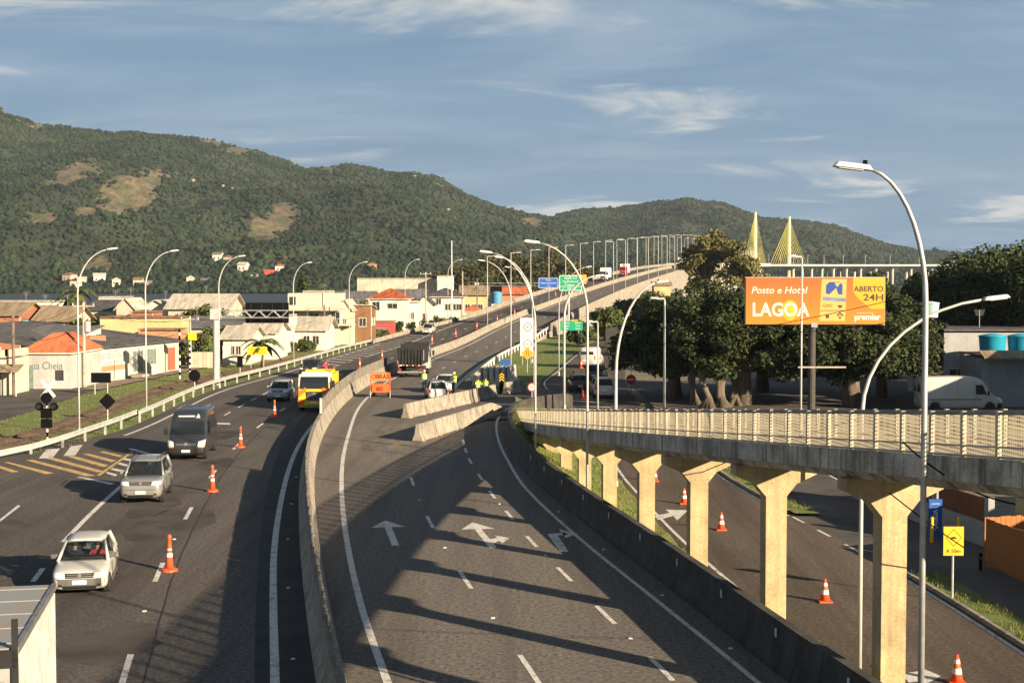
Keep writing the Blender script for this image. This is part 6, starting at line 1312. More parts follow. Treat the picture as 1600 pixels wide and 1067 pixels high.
# ------------------------------------------------------------------ road signs
def sign(name, label, x, y, z0, h, shape, w, hh, m, post=M_POLEG, two=False, rz=0.0, back=None, cat='road sign', tilt=0):
    t = thing(name, label, cat, (x, y, z0), rz); r = .035
    for s in ((-.32, .32) if two else (0,)): MB().cyl((s * w, .05, -.1), (s * w, .05, h + hh * .4), r, r, 6).build('post', post, t)
    mb = MB()
    if shape == 'rect': mb.box((0, 0, h), (w, .035, hh))
    elif shape == 'diamond': mb.poly_xz([(0, h - w * .7), (w * .7, h), (0, h + w * .7), (-w * .7, h)], -.0175, .0175)
    else: mb.poly_xz([(w / 2 * math.cos(u), h + w / 2 * math.sin(u)) for u in [2 * math.pi * k / 24 for k in range(24)]], -.0175, .0175)
    mb.build('panel', m, t); return t
M_INK = mat('sign_ink', (0.02, 0.02, 0.02), .6)
def ring_mark(t, x, z, r, w, m, y=-.024, nm='ring'):
    mb = MB(); n = 24
    for k in range(n):
        a, b = 2 * math.pi * k / n, 2 * math.pi * (k + 1) / n
        mb.add([(x + r * math.cos(a), y, z + r * math.sin(a)), (x + (r - w) * math.cos(a), y, z + (r - w) * math.sin(a)), (x + (r - w) * math.cos(b), y, z + (r - w) * math.sin(b)), (x + r * math.cos(b), y, z + r * math.sin(b))], [(0, 1, 2, 3)])
    return mb.build(nm, m, t, fix=False)
# speed bump warning, right foreground
t = sign('warning_sign', 'yellow speed bump warning sign reading A 50m beside the lower road', 14.05, 44.5, -.9, 1.86 - .9 + .9, 'rect', .64, .92, M_YSIGN)
def frame_lines(t, pts, w, m, y=-.024):
    for i in range(len(pts)):
        a, b = Vector(pts[i]), Vector(pts[(i + 1) % len(pts)]); d = (b - a).normalized(); n = Vector((-d.y, d.x)) * w / 2
        MB().add([(q.x, y, q.y) for q in (a - d * w / 2 + n, b + d * w / 2 + n, b + d * w / 2 - n, a - d * w / 2 - n)], [(0, 1, 2, 3)]).build('border', m, t, fix=False)
frame_lines(t, [(0, 2.24), (.25, 1.97), (0, 1.70), (-.25, 1.97)], .014, M_INK)
MB().add([(a, -.024, 1.95 + b) for a, b in ((-.14, -.02), (.14, -.02), (.10, .0), (.05, .05), (-.05, .05), (-.10, .0))], [(0, 1, 2, 3, 4, 5)]).build('bump_symbol', M_INK, t, fix=False)
text_mesh('lettering', 'A 50m', .17, M_INK, t, (0, -.022, 1.54), width=.46)
# two-circle white board, orange lane sign, speed limit, no entry
p = gp(823, 569); t = sign('speed_board', 'tall white board with two circled speed limits beside the uphill lanes', p.x, p.y, 0, 3.05, 'rect', 1.45, 4.2, M_WHITE, two=True)
for z, s in ((4.15, '80'), (2.25, '60')): ring_mark(t, .1, z, .48, .08, M_INK); text_mesh('lettering', s, .42, M_INK, t, (.1, -.022, z)); text_mesh('lettering', 'km/h', .22, M_INK, t, (.1, -.022, z - .75))
MB().box((0, -.022, 3.2), (1.4, .006, .03)).build('divider', M_INK, t)
p = gp(824, 582); t = sign('lane_sign', 'orange diamond lane-narrows sign in front of the white board', p.x, p.y, 0, 1.95, 'diamond', .95, .95, M_OSIGN)
for s in (-1, 1): MB().add([(s * .10, -.023, 1.65), (s * .16, -.023, 1.65), (s * .10, -.023, 2.25), (s * .05, -.023, 2.25)], [(0, 1, 2, 3)]).build('lane_symbol', M_INK, t, fix=False)
p = gp(831, 640); t = sign('speed_limit_sign', 'round red-rimmed speed limit sign by the dark curved wall', p.x, p.y, 0, 1.62, 'disc', .62, .62, M_WHITE); ring_mark(t, 0, 1.62, .31, .07, M_RED); text_mesh('lettering', '40', .26, M_INK, t, (0, -.022, 1.62))
p = gp(986, 618); t = sign('no_entry_sign', 'round red no entry sign on the grass island before the trees', p.x, p.y, -.05, 1.35, 'disc', .80, .80, M_RED, post=M_GALV); MB().box((0, -.024, 1.35), (.52, .008, .15)).build('white_bar', M_WHITE, t); MB().box((0, .03, 2.6), (.05, .05, 2.4)).build('post_top', M_GALV, t)
p = gp(961, 572); t = sign('speed_limit_sign', 'small round speed sign beside the white van on lower road', p.x, p.y, 0, 1.7, 'disc', .6, .6, M_WHITE); ring_mark(t, 0, 1.7, .3, .07, M_RED)
# green direction sign and yellow one on the bank
p = at(893, 509, 200); t = sign('direction_sign', 'small green direction sign standing on the grass bank', p.x, 200, 0, p.z, 'rect', 3.2, 1.35, M_GSIGN, two=True)
for k, s in enumerate(('Centro', 'Laguna', 'Praia')): text_mesh('lettering', s, .34, M_WHITE, t, (-.8, -.022, p.z + .4 - .4 * k)); text_mesh('lettering', ('500 m', '2 km', '4 km')[k], .34, M_WHITE, t, (.9, -.022, p.z + .4 - .4 * k))
p = at(902, 503, 206); t = sign('detour_sign', 'small yellow sign peeking out behind the green direction sign', p.x, 206, 0, p.z, 'rect', 1.9, .7, M_OSIGN)
# gantry signs over the road
def gantry_sign():
    t = thing('gantry_sign', 'green and blue overhead direction signs on one tall post', 'road sign', (9.6, 238, 0))
    MB().cyl((0, .2, -.2), (0, .2, 10.4), .16, .12, 8).build('post', M_POLEW, t); MB().tube([(-5.2, .2, 8.7), (2.2, .2, 9.0)], .09, 6).build('arm', M_POLEW, t)
    g = MB().box((.3, 0, 8.95), (3.9, .06, 2.65)).build('green_panel', M_GSIGN, t); frame_lines(g, [(-1.55, 7.72), (2.15, 7.72), (2.15, 10.18), (-1.55, 10.18)], .09, M_WHITE, -.034)
    for z, s in ((9.78, 'SAIDA 313'), (9.2, 'Pq. Ambiental'), (8.65, 'Laguna'), (8.05, '500 m')): text_mesh('lettering', s, .46, M_WHITE, g, (.3, -.034, z))
    MB().box((.3, -.033, 8.38), (3.7, .006, .05)).build('divider', M_WHITE, g)
    b = MB().box((-3.45, 0, 8.95), (3.4, .06, 1.75)).build('blue_panel', M_BSIGN, t); frame_lines(b, [(-5.05, 8.15), (-1.85, 8.15), (-1.85, 9.75), (-5.05, 9.75)], .06, M_WHITE, -.034)
    for z, s in ((9.45, 'Posto'), (8.95, 'Policia Rodoviaria'), (8.45, '1 km')): text_mesh('lettering', s, .36, M_WHITE, b, (-3.45, -.034, z))
gantry_sign()
# cantilever gantry with a dark panel, left
def gantry(label, base, top, x1, panel, D):
    g = thing('sign_gantry', label, 'gantry', (base.x, D, base.z)); z0 = top - base.z
    MB().cyl((0, 0, -.1), (0, 0, z0 + .25), .30, .27, 14).build('column', M_POLEG, g); MB().box((0, 0, z0 - .1), (.85, .75, .95)).build('bracket', M_POLEG, g)
    L = x1 - base.x; tr = MB(); zt, zb = z0 + .22, z0 - .42
    for yy in (-.28, .28):
        for z in (zt, zb): tr.cyl((0, yy, z), (L, yy, z), .05, .05, 6)
        n = 10
        for k in range(n):
            a, b = L * k / n, L * (k + 1) / n; tr.cyl((a, yy, zb if k % 2 else zt), (b, yy, zt if k % 2 else zb), .032, .032, 5)
    tr.build('truss', M_GALV, g)
    pw = [p - base.x for p in panel[:2]]; zz = [z - base.z for z in panel[2:]]
    pn = MB().box(((pw[0] + pw[1]) / 2, .42, (zz[0] + zz[1]) / 2), (pw[1] - pw[0], .12, zz[1] - zz[0])).build('sign_back', M_DARK, g)
    for k in range(4): MB().box((pw[0] + (pw[1] - pw[0]) * (k + .5) / 4, .34, (zz[0] + zz[1]) / 2), (.06, .06, zz[1] - zz[0])).build('rib', M_BLACK, pn)
    return g
b0 = gp(338, 601); a1 = at(450, 487, b0.y)
gantry('thick grey gantry column with truss arm and dark sign back on the left verge', b0, at(338, 489, b0.y).z, a1.x, (at(382, 480, b0.y).x, a1.x, at(400, 505, b0.y).z, at(400, 473, b0.y).z), b0.y)
b0 = at(745, 487, 300); b0.z = 0
gantry('distant sign gantry with dark panel across the climbing viaduct', b0, at(745, 444, 300).z, at(906, 444, 300).x, (at(746, 0, 300).x, at(784, 0, 300).x, at(750, 457, 300).z, at(750, 445, 300).z), 300)
# backs of signs on the left verge
p = gp(158, 616); t = sign('blank_sign', 'dark rectangular sign back on two posts before the cream shop wall', p.x, p.y, 0, at(0, 590, p.y).z, 'rect', 1.62, .82, M_DARK, two=True, post=M_GALV)
p = gp(168, 656); sign('blank_sign', 'dark diamond sign back behind the guardrail', p.x, p.y, 0, at(0, 627, p.y).z, 'diamond', .80, .8, M_DARK, post=M_GALV)
p = gp(304, 612); sign('blank_sign', 'dark round sign back left of the gantry column', p.x, p.y, 0, at(0, 587, p.y).z, 'disc', .98, .98, M_DARK, post=M_GALV)
p = gp(375, 586); sign('blank_sign', 'narrow dark sign back on a post right of the gantry column', p.x, p.y, 0, at(0, 565, p.y).z, 'rect', .55, 1.1, M_DARK, post=M_GALV)
p = gp(402, 576); t = sign('roadside_sign', 'yellow roadside sign facing the town before the spiky palm', p.x, p.y, 0, at(0, 548, p.y).z, 'rect', 2.1, .85, M_YSIGN, two=True)
for k in range(2): MB().box((0, -.022, at(0, 548, p.y).z + .15 - .3 * k), (1.7, .006, .1)).build('text_bar', M_OSIGN, t)
def crossing_signal():
    p = gp(74, 691); t = thing('railway_crossing_signal', 'railway crossing signal with white crossbuck and black lamps on a striped post', 'signal', p); h = 3.3
    for k in range(11): MB().cyl((0, 0, k * .3), (0, 0, k * .3 + .3), .06, .06, 8).build('post_band', M_WHITE if k % 2 == 0 else M_DARK, t)
    for s in (-1, 1):
        o = MB().box((0, 0, 0), (1.22, .03, .17)).build('crossbuck_arm', M_WHITE, t); o.location = (.12, -.10 - .02 * s, 3.1); o.rotation_euler = (0, s * R(52), 0)
    MB().cyl((0, -.05, 2.55), (0, -.10, 2.55), .32, .32, 20).build('bell_disc', M_DARK, t)
    for s in (-1, 1): 
        l = MB().cyl((s * .42, -.02, 2.06), (s * .42, -.08, 2.06), .24, .24, 18).build('lamp_backplate', M_DARK, t); MB().cyl((s * .42, -.08, 2.06), (s * .42, -.3, 2.06), .11, .13, 12).build('hood', M_BLACK, l)
    MB().box((0, -.1, 1.68), (.62, .16, .55)).build('control_box', M_DARK, t); MB().box((0, -.1, 1.1), (.60, .2, .5)).build('control_box', M_DARK, t)
crossing_signal()
for px, py, top, lb in ((281, 592, 514, 'left striped black and white crossing post before the shop door'), (297, 584, 520, 'right striped black and white crossing post with yellow lamp box')):
    p = gp(px, py); t = thing('striped_post', lb, 'post', p); hh = at(px, top, p.y).z; n = 14
    for k in range(n): MB().cyl((0, 0, hh * k / n), (0, 0, hh * (k + 1) / n), .09, .09, 8).build('post_band', M_WHITE if k % 2 == 0 else M_DARK, t)
    if px > 290: MB().box((.3, -.2, hh - .35), (.8, .3, .75)).build('lamp_box', M_YSIGN, t)
# chevron marker and blue box near the stored barriers
p = gp(784, 616); t = thing('chevron_marker', 'black and yellow chevron marker post beside the stored barriers', 'marker', p)
MB().box((0, 0, .85), (.42, .3, 1.7)).build('board', M_DARK, t)
for k in range(3):
    z = 1.05 + .22 * k; MB().add([(-.2, -.155, z), (0, -.155, z + .17), (.2, -.155, z), (.2, -.155, z + .1), (0, -.155, z + .27), (-.2, -.155, z + .1)], [(0, 1, 4, 5), (1, 2, 3, 4)]).build('chevron', M_YSIGN, t, fix=False)
p = gp(790, 592); sign('blue_sign', 'small blue sign just behind the stored barriers', p.x, p.y, 0, 1.4, 'rect', .95, .8, M_BSIGN)

# ------------------------------------------------------------------ billboard
def billboard():
    D = 92.0; x0, x1 = at(1169, 0, D).x, at(1387, 0, D).x; zt, zb = at(0, 434, D).z, at(0, 506.5, D).z; w, h = x1 - x0, zt - zb
    t = thing('billboard', 'large orange billboard reading Posto e Hotel LAGOA ABERTO 24H on a dark post', 'billboard', ((x0 + x1) / 2, D, zb), R(-1.2))
    m = mat('print_orange', (0.80, 0.20, 0.03), 0.55, var=0.03); nt = m.node_tree; N = nt.nodes; L = nt.links
    tc = N.new('ShaderNodeTexCoord'); sp = N.new('ShaderNodeSeparateXYZ'); L.new(tc.outputs['Generated'], sp.inputs[0]); mx = N.new('ShaderNodeMix'); mx.data_type = 'RGBA'
    L.new(sp.outputs[2], mx.inputs[0]); mx.inputs[6].default_value = (0.60, 0.19, 0.012, 1); mx.inputs[7].default_value = (0.55, 0.095, 0.022, 1); L.new(mx.outputs[2], N['Principled BSDF'].inputs['Base Color'])
    MB().box((0, 0, h / 2), (w, .12, h)).build('face', m, t)
    MB().box((0, .12, h / 2), (w + .1, .10, h + .1)).build('frame', M_GALV, t)
    U = lambda u, v: ((u - .5) * w, h * (1 - v))          # u, v in 0..1 of the printed face
    def poly(nm, pts, m_, y=-.064): return MB().add([(U(a, b)[0], y, U(a, b)[1]) for a, b in pts], [tuple(range(len(pts)))]).build(nm, m_, t, fix=False)
    mw = mat('print_white', (0.56, 0.54, 0.48), .55, var=.02); my = mat('print_yellow', (0.60, 0.33, 0.018), .55, var=.02); mc = mat('print_cream', (0.56, 0.36, 0.10), .55, var=.02); mb_ = mat('print_blue', (0.02, 0.06, 0.26), .55, var=.02); md = mat('print_brown', (0.07, 0.03, 0.02), .55, var=.02)
    poly('sun_disc', [(.318 + .058 * math.cos(a), .70 + .22 * math.sin(a)) for a in [2 * math.pi * k / 28 for k in range(28)]], my)
    poly('sun_core', [(.318 + .028 * math.cos(a), .70 + .13 * math.sin(a)) for a in [2 * math.pi * k / 24 for k in range(24)]], mat('print_gold', (0.58, 0.38, 0.015), .55), -.067)
    def T(s, u, v, size, m_, wd, y=-.068, **k): text_mesh('lettering', s, size, m_, t, (U(u, v)[0], y, U(u, v)[1]), width=wd * w, **k)
    T('Posto e Hotel', .237, .275, .62, mw, .405, shear=.22, bold=.008)
    T('LAGOA', .248, .70, 1.22, mw, .41, y=-.071, bold=.035)
    poly('service_panel', [(.545, .03), (.725, .03), (.715, .93), (.53, .93)], mc)
    poly('logo_arch', [(.575, .34), (.575, .16), (.60, .09), (.675, .09), (.695, .15), (.695, .36), (.665, .36), (.648, .22), (.60, .36)], mb_, -.067)
    poly('logo_notch', [(.637, .11), (.682, .11), (.655, .20)], mc, -.070)
    poly('logo_bar', [(.553, .41), (.722, .44), (.72, .52), (.553, .49)], mat('print_slate', (0.16, 0.20, 0.33), .55), -.067)
    poly('panel_rule', [(.535, .70), (.72, .70), (.72, .715), (.535, .715)], md, -.067)
    T('GNV', .588, .605, .30, md, .07)
    poly('cup_symbol', [(.66, .59), (.695, .59), (.688, .65), (.668, .65)], md, -.067); poly('bed_symbol', [(.575, .80), (.60, .80), (.60, .87), (.575, .87)], md, -.067)
    for a, b in ((.664, .80), (.678, .77), (.692, .80), (.678, .86)): poly('paw_symbol', [(a + .008 * math.cos(k * 1.05), b + .03 * math.sin(k * 1.05)) for k in range(6)], md, -.067)
    poly('yellow_field', [(.77, .0), (.998, -.02 + .02), (.998, .67), (.90, .67), (.80, .42), (.77, .30)], my)
    T('ABERTO', .883, .245, .48, md, .215, bold=.012); T('24H', .918, .43, .60, md, .145, bold=.012)
    T('abastecimento', .86, .755, .16, mw, .12); T('premier', .875, .85, .52, mw, .19, bold=.02)
    MB().box((-.05, 0, -.05), (.4, .2, .3)).build('lamp_bracket', M_GALV, t)
    MB().cyl((-.1, .45, -zb - .2), (-.1, .45, h * .8), .26, .24, 12).build('post', mat('post_dark', (0.05, 0.045, 0.04), .7), t)
billboard()

# ------------------------------------------------------------------ buildings
def wallmat(n, c, st=0.12): return mat('wall_' + n, c, 0.9, var=0.08, scale=0.5, fine=0.12, fscale=6, world=True, streak=st)
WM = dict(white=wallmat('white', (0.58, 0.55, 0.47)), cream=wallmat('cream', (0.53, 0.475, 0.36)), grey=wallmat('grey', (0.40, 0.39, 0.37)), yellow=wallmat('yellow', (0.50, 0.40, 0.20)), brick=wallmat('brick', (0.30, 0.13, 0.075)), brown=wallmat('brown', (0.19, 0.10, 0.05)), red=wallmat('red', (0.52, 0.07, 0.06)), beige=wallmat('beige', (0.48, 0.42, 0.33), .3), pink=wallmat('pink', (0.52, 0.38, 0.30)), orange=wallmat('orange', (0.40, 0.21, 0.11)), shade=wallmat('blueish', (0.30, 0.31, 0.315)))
def roofmat(n, c): return mat('roof_' + n, c, 0.85, var=0.16, scale=0.6, fine=0.3, fscale=7, world=True, stretch=(3, .4, 1))
RM = dict(red=roofmat('red_tile', (0.36, 0.085, 0.03)), orange=roofmat('orange_tile', (0.45, 0.13, 0.05)), grey=roofmat('grey_sheet', (0.14, 0.135, 0.13)), dark=roofmat('dark_sheet', (0.075, 0.075, 0.08)), pale=roofmat('pale_sheet', (0.46, 0.42, 0.34)), tan=roofmat('tan_tile', (0.27, 0.205, 0.135)), rust=roofmat('rust_tile', (0.22, 0.12, 0.08)))
M_PANE = mat('window_pane', (0.03, 0.035, 0.04), 0.12, var=0.1, spec=0.6); M_FRAME = mat('window_frame', (0.55, 0.52, 0.46), .6)
def house(label, px0, px1, ytop, D, depth, wm, roof='flat', rm='tan', rise=1.2, over=0.4, wins=(), rz=0.0, z0=0.0, name='house', cat='house', door=None, ybase=None, parapet=0.0, group=None, h=None):
    X0, X1 = at(px0, 0, D).x, at(px1, 0, D).x; w = X1 - X0; H = h or at(0, ytop, D).z - z0
    t = thing(name, label, cat, ((X0 + X1) / 2, D, z0), rz, group); d = depth
    wall = MB(); wall.box((0, d / 2, H / 2 - .15), (w, d, H + .3))
    if roof == 'gable_end': wall.poly_xz([(-w / 2, H), (w / 2, H), (0, H + rise)], .0, d)
    if roof == 'gable': wall.poly_yz([(0, H), (d, H), (d / 2, H + rise)], -w / 2, w / 2)
    if roof == 'shed': wall.poly_yz([(0, H), (d, H), (d, H + rise)], -w / 2, w / 2)
    wall.build('wall', WM[wm], t); R_ = RM[rm]; o = over; th = .14
    def slab(p): 
        q = [Vector(v) for v in p]; n = (q[1] - q[0]).cross(q[3] - q[0]).normalized(); n = n if n.z > 0 else -n
        MB().hexa([tuple(v + n * .015) for v in q] + [tuple(v + n * th) for v in q]).build('roof', R_, t)
    k = rise / (w / 2) if roof == 'gable_end' else (rise / (d / 2))
    if roof == 'gable_end':
        for s in (-1, 1): slab([(s * (w / 2 + o), -o, H - k * o), (s * (w / 2 + o), d + o, H - k * o), (0, d + o, H + rise), (0, -o, H + rise)])
    elif roof == 'gable':
        slab([(-w / 2 - o, -o, H - k * o), (w / 2 + o, -o, H - k * o), (w / 2 + o, d / 2, H + rise), (-w / 2 - o, d / 2, H + rise)]); slab([(-w / 2 - o, d + o, H - k * o), (w / 2 + o, d + o, H - k * o), (w / 2 + o, d / 2, H + rise), (-w / 2 - o, d / 2, H + rise)])
    elif roof == 'hip':
        e = [(-w / 2 - o, -o), (w / 2 + o, -o), (w / 2 + o, d + o), (-w / 2 - o, d + o)]; m_ = min(w, d) / 2 * .96; r_ = [(-w / 2 + m_, m_), (w / 2 - m_, m_), (w / 2 - m_, d - m_), (-w / 2 + m_, d - m_)]
        MB().hexa([(a, b, H) for a, b in e] + [(a, b, H + rise) for a, b in r_]).build('roof', R_, t); MB().box((0, d / 2, H - .06), (w + 2 * o - .05, d + 2 * o - .05, .12)).build('eave', WM['white'], t)
    elif roof == 'shed':
        slab([(-w / 2 - o, -o, H - rise / d * o + .0), (w / 2 + o, -o, H - rise / d * o), (w / 2 + o, d + o, H + rise * (1 + o / d)), (-w / 2 - o, d + o, H + rise * (1 + o / d))])
    else:
        MB().box((0, d / 2, H + .2), (w + .04, d + .04, .14)).build('roof', R_, t)
        if parapet: 
            for c_, s_ in (((0, .1, H + parapet / 2 + .27), (w + .06, .2, parapet)), ((-w / 2 + .1, d / 2, H + parapet / 2 + .27), (.2, d, parapet)), ((w / 2 - .1, d / 2, H + parapet / 2 + .27), (.2, d, parapet))): MB().box(c_, s_).build('parapet', WM[wm], t)
    for (u, v, ww, hh) in wins:          # centre in fractions of the front, size in metres
        cx, cz = (u - .5) * w, v * H
        f = MB(); 
        for c_, s_ in (((cx, -.03, cz + hh / 2 + .04), (ww + .16, .08, .08)), ((cx, -.04, cz - hh / 2 - .05), (ww + .24, .12, .08)), ((cx - ww / 2 - .04, -.03, cz), (.08, .08, hh)), ((cx + ww / 2 + .04, -.03, cz), (.08, .08, hh)), ((cx, -.03, cz), (.05, .06, hh))): f.box(c_, s_)
        fo = f.build('window', M_FRAME, t); MB().box((cx, -.005, cz), (ww, .03, hh)).build('pane', M_PANE, fo)
    if wins and d > 5 and not name.startswith('shore'):        # the side that faces the highway has windows and a gutter pipe too
        for v in (.3, .7):
            f = MB(); cy, cz, hh, ww = v * d, wins[0][1] * H, 1.1, 1.0
            for c_, s_ in (((w / 2 + .03, cy, cz + hh / 2 + .04), (.08, ww + .16, .08)), ((w / 2 + .04, cy, cz - hh / 2 - .05), (.12, ww + .24, .08)), ((w / 2 + .03, cy - ww / 2 - .04, cz), (.08, .08, hh)), ((w / 2 + .03, cy + ww / 2 + .04, cz), (.08, .08, hh)), ((w / 2 + .03, cy, cz), (.06, .05, hh))): f.box(c_, s_)
            fo = f.build('window', M_FRAME, t); MB().box((w / 2 + .005, cy, cz), (.03, ww, hh)).build('pane', M_PANE, fo)
        MB().cyl((w / 2 + .06, .15, 0), (w / 2 + .06, .15, H - .05), .05, .05, 6).build('downpipe', M_FRAME, t)
        ax = (len(label) % 7 - 3) * w / 9; az = H + (rise if roof != 'flat' else .2)
        an = MB(); an.cyl((ax, d / 2, az - .3), (ax, d / 2, az + 1.5), .03, .025, 5)
        for q in range(4): an.cyl((ax - .45 + .05 * q, d / 2, az + 1.45 - .13 * q), (ax + .45 - .05 * q, d / 2, az + 1.45 - .13 * q), .015, .015, 4)
        an.build('aerial', M_GALV, t)
    if door:
        u, ww, hh, dm = door; do = MB().box(((u - .5) * w, -.02, hh / 2), (ww, .06, hh)).build('door', dm, t); MB().box(((u - .5) * w + ww * .35, -.06, hh / 2), (.05, .05, .14)).build('handle', M_GALV, do)
    return t
DRED = mat('door_red', (0.45, 0.10, 0.06), .7, var=.1); DWHT = mat('door_white', (0.6, 0.58, 0.52), .7); DGRY = mat('door_grey', (0.16, 0.17, 0.18), .7)
W1 = [(.2, .6, 1.1, 1.1), (.5, .6, 1.1, 1.1), (.8, .6, 1.1, 1.1)]
# shop with the long painted wall along the street
def long_shop():
    a = Vector((-39.2, 124.5, 0)); b = Vector((-34.6, 146.5, 0)); d = b - a; L_ = d.length; rz = math.atan2(d.y, d.x)
    t = thing('corner_shop', 'long cream shop wall with painted lettering, windows and a red door along the street', 'shop', a, rz)
    MB().box((L_ / 2, 4.0, 1.4), (L_, 8.0, 3.2)).build('wall', WM['cream'], t)
    MB().hexa([(-.6, -.5, 3.05), (L_ + .5, -.5, 3.05), (L_ + .5, 17, 4.9), (-.6, 17, 4.9), (-.6, -.5, 3.17), (L_ + .5, -.5, 3.17), (L_ + .5, 17, 5.02), (-.6, 17, 5.02)]).build('corrugated_roof', RM['dark'], t)
    for k in range(12): MB().hexa([(k * 2, -.52, 3.18), (k * 2 + .14, -.52, 3.18), (k * 2 + .14, 16.9, 5.03), (k * 2, 16.9, 5.03), (k * 2, -.52, 3.22), (k * 2 + .14, -.52, 3.22), (k * 2 + .14, 16.9, 5.07), (k * 2, 16.9, 5.07)]).build('roof_lap', RM['grey'], t)
    for c_, s_, m_ in (((6.2, -.01, 2.05), (9.6, .03, 1.5), WM['white']), ((6.8, -.012, 1.1), (7.0, .03, .5), WM['orange']), ((6.0, -.014, .45), (9.8, .03, .8), WM['grey'])): MB().box(c_, s_).build('painted_panel', m_, t)
    ink = mat('mural_ink', (0.12, 0.16, 0.16), .8)
    text_mesh('lettering', 'Rando', 1.1, ink, t, (6.6, -.035, 2.35), width=2.7); text_mesh('lettering', 'Taco', 1.0, mat('mural_red', (0.55, 0.16, 0.10), .8), t, (9.4, -.035, 2.35), width=2.0)
    text_mesh('lettering', 'aqui tem', .75, ink, t, (7.9, -.035, 1.65), width=3.6)
    MB().box((3.9, -.02, 2.0), (1.0, .04, 1.1)).build('mural_red_block', mat('mural_red', (0.55, 0.16, 0.10), .8), t)
    for x_, w_, z_, h_ in ((13.0, 2.2, 1.45, 2.0), (15.9, 2.0, 1.75, 1.5)):
        f = MB().box((x_, -.03, z_), (w_ + .2, .06, h_ + .2)).build('window', M_FRAME, t)
        for q in range(3): MB().box((x_ + (q - 1) * w_ / 3, -.065, z_), (w_ / 3 - .06, .02, h_)).build('pane', mat('curtain_pane', (0.16, 0.19, 0.17), .4, var=.2), f)
    MB().box((20.4, -.03, 1.3), (1.7, .08, 2.3)).build('door', DRED, t)
    MB().box((11.6, -1.0, .15), (1.8, 1.2, .3)).build('step', M_CONC, t)
long_shop()
t = house('grey corner house with painted words Lua Cheia on its wall', 25, 103, 551, 121, 9, 'grey', 'hip', 'orange', 1.6, .3, name='corner_house', h=3.1)
text_mesh('lettering', 'Lua Cheia', .95, mat('mural_ink', (0.12, 0.16, 0.16), .8), t, (-.1, -.02, 1.95), width=3.0)
MB().box((1.15, -.02, 1.15), (.7, .05, .9)).build('window', M_PANE, t); MB().box((-1.5, -.03, 1.0), (.8, .06, 2.0)).build('door', mat('door_green', (0.16, 0.22, 0.18), .7), t)
t = house('small shop with pitched awning at the left edge of the picture', -46, 3, 562, 114, 5, 'cream', 'flat', 'pale', .3, .2, name='awning_shop', cat='shop', door=(.6, .9, 2.1, DGRY), wins=[(.25, .4, .9, 1.2)], parapet=.5, h=2.9)
MB().hexa([(-2.4, -1.5, 1.95), (2.6, -1.5, 1.95), (2.6, -.02, 2.45), (-2.4, -.02, 2.45), (-2.4, -1.5, 2.02), (2.6, -1.5, 2.02), (2.6, -.02, 2.52), (-2.4, -.02, 2.52)]).build('awning', RM['tan'], t)
for s in (-2.1, -.6, 1.0, 2.4): MB().cyl((s, -1.4, 0), (s, -1.4, 1.98), .05, .05, 6).build('awning_post', M_POLEW, t)
t = house('white garage wall with orange end behind the corner house', 24, 118, 528, 136, 7, 'white', 'shed', 'grey', .6, .3, h=4.0, name='garage'); MB().box((4.3, -.03, 3.6), (2.2, .05, .8)).build('painted_panel', WM['orange'], t)
house('brick house with tan roof at the far left', -30, 22, 492, 168, 9, 'brick', 'gable', 'tan', 1.3, .5, W1[:2])
house('tan roofed house left of the leafy trees', 10, 62, 494, 178, 8, 'cream', 'gable', 'tan', 1.2, .6, W1)
house('lower tan roofed house nearer the trees', 50, 104, 500, 170, 8, 'beige', 'gable', 'tan', 1.5, .6, W1[:2])
house('long white warehouse at the left edge before the lagoon', -60, 65, 473, 232, 14, 'white', 'flat', 'pale', .2, .1, name='warehouse', cat='warehouse')
house('house with dark roof and white gable behind the palms', 132, 180, 484, 205, 9, 'white', 'gable', 'dark', 1.3, .5, W1[:2])
house('white upper storey block before the lagoon', 148, 186, 464, 240, 7, 'white', 'flat', 'pale', .2, .1, h=6.4)
house('pale pink gabled house right of the dark roofed one', 176, 204, 482, 200, 8, 'pink', 'gable_end', 'pale', 1.4, .3, W1[1:2])
house('bare brick outbuilding with an arched opening', 197, 232, 484, 196, 6, 'brick', 'flat', 'rust', .2, .1, [(.5, .5, 1.0, 1.3)], h=4.8)
house('white gabled roof house between the lamp posts', 214, 262, 482, 230, 9, 'white', 'gable_end', 'pale', 1.3, .5, W1[:2])
house('big beige gabled house with a long tiled roof', 258, 352, 481, 225, 12, 'beige', 'gable', 'pale', 2.1, .7, [(.15, .5, 1.2, 1.1), (.85, .5, 1.2, 1.1)])
house('long low building with a yellow upper wall behind the shop', 150, 277, 498, 160, 5, 'yellow', 'flat', 'rust', .2, .1, h=4.95, name='yellow_building', cat='building')
house('orange brick wall below the yellow upper wall', 210, 276, 517, 156, 3.4, 'orange', 'flat', 'rust', .1, .1, h=3.7, name='brick_annex', cat='building')
house('low house with grey roof behind the gantry column', 276, 362, 513, 176, 9, 'grey', 'shed', 'grey', 1.1, .5, [(.3, .55, 1.4, 1.0), (.55, .55, 1.0, .9)], h=3.4)
house('small white bungalow with pale sheet roof right of the gantry column', 344, 384, 532, 156, 9, 'white', 'gable', 'pale', 1.2, .5, [(.35, .55, .5, .9), (.6, .55, .5, .9)], door=(.14, .9, 2.1, DWHT), h=2.9)
house('second white bungalow with pale roof behind the yellow roadside sign', 378, 426, 526, 166, 9, 'white', 'gable', 'pale', 1.2, .5, [(.2, .55, .5, .9), (.5, .55, .5, .9)], h=3.2)
house('white house end wall with small window below the sign panel', 415, 446, 506, 182, 8, 'white', 'flat', 'pale', .2, .1, [(.55, .7, .8, .9)], h=4.6)
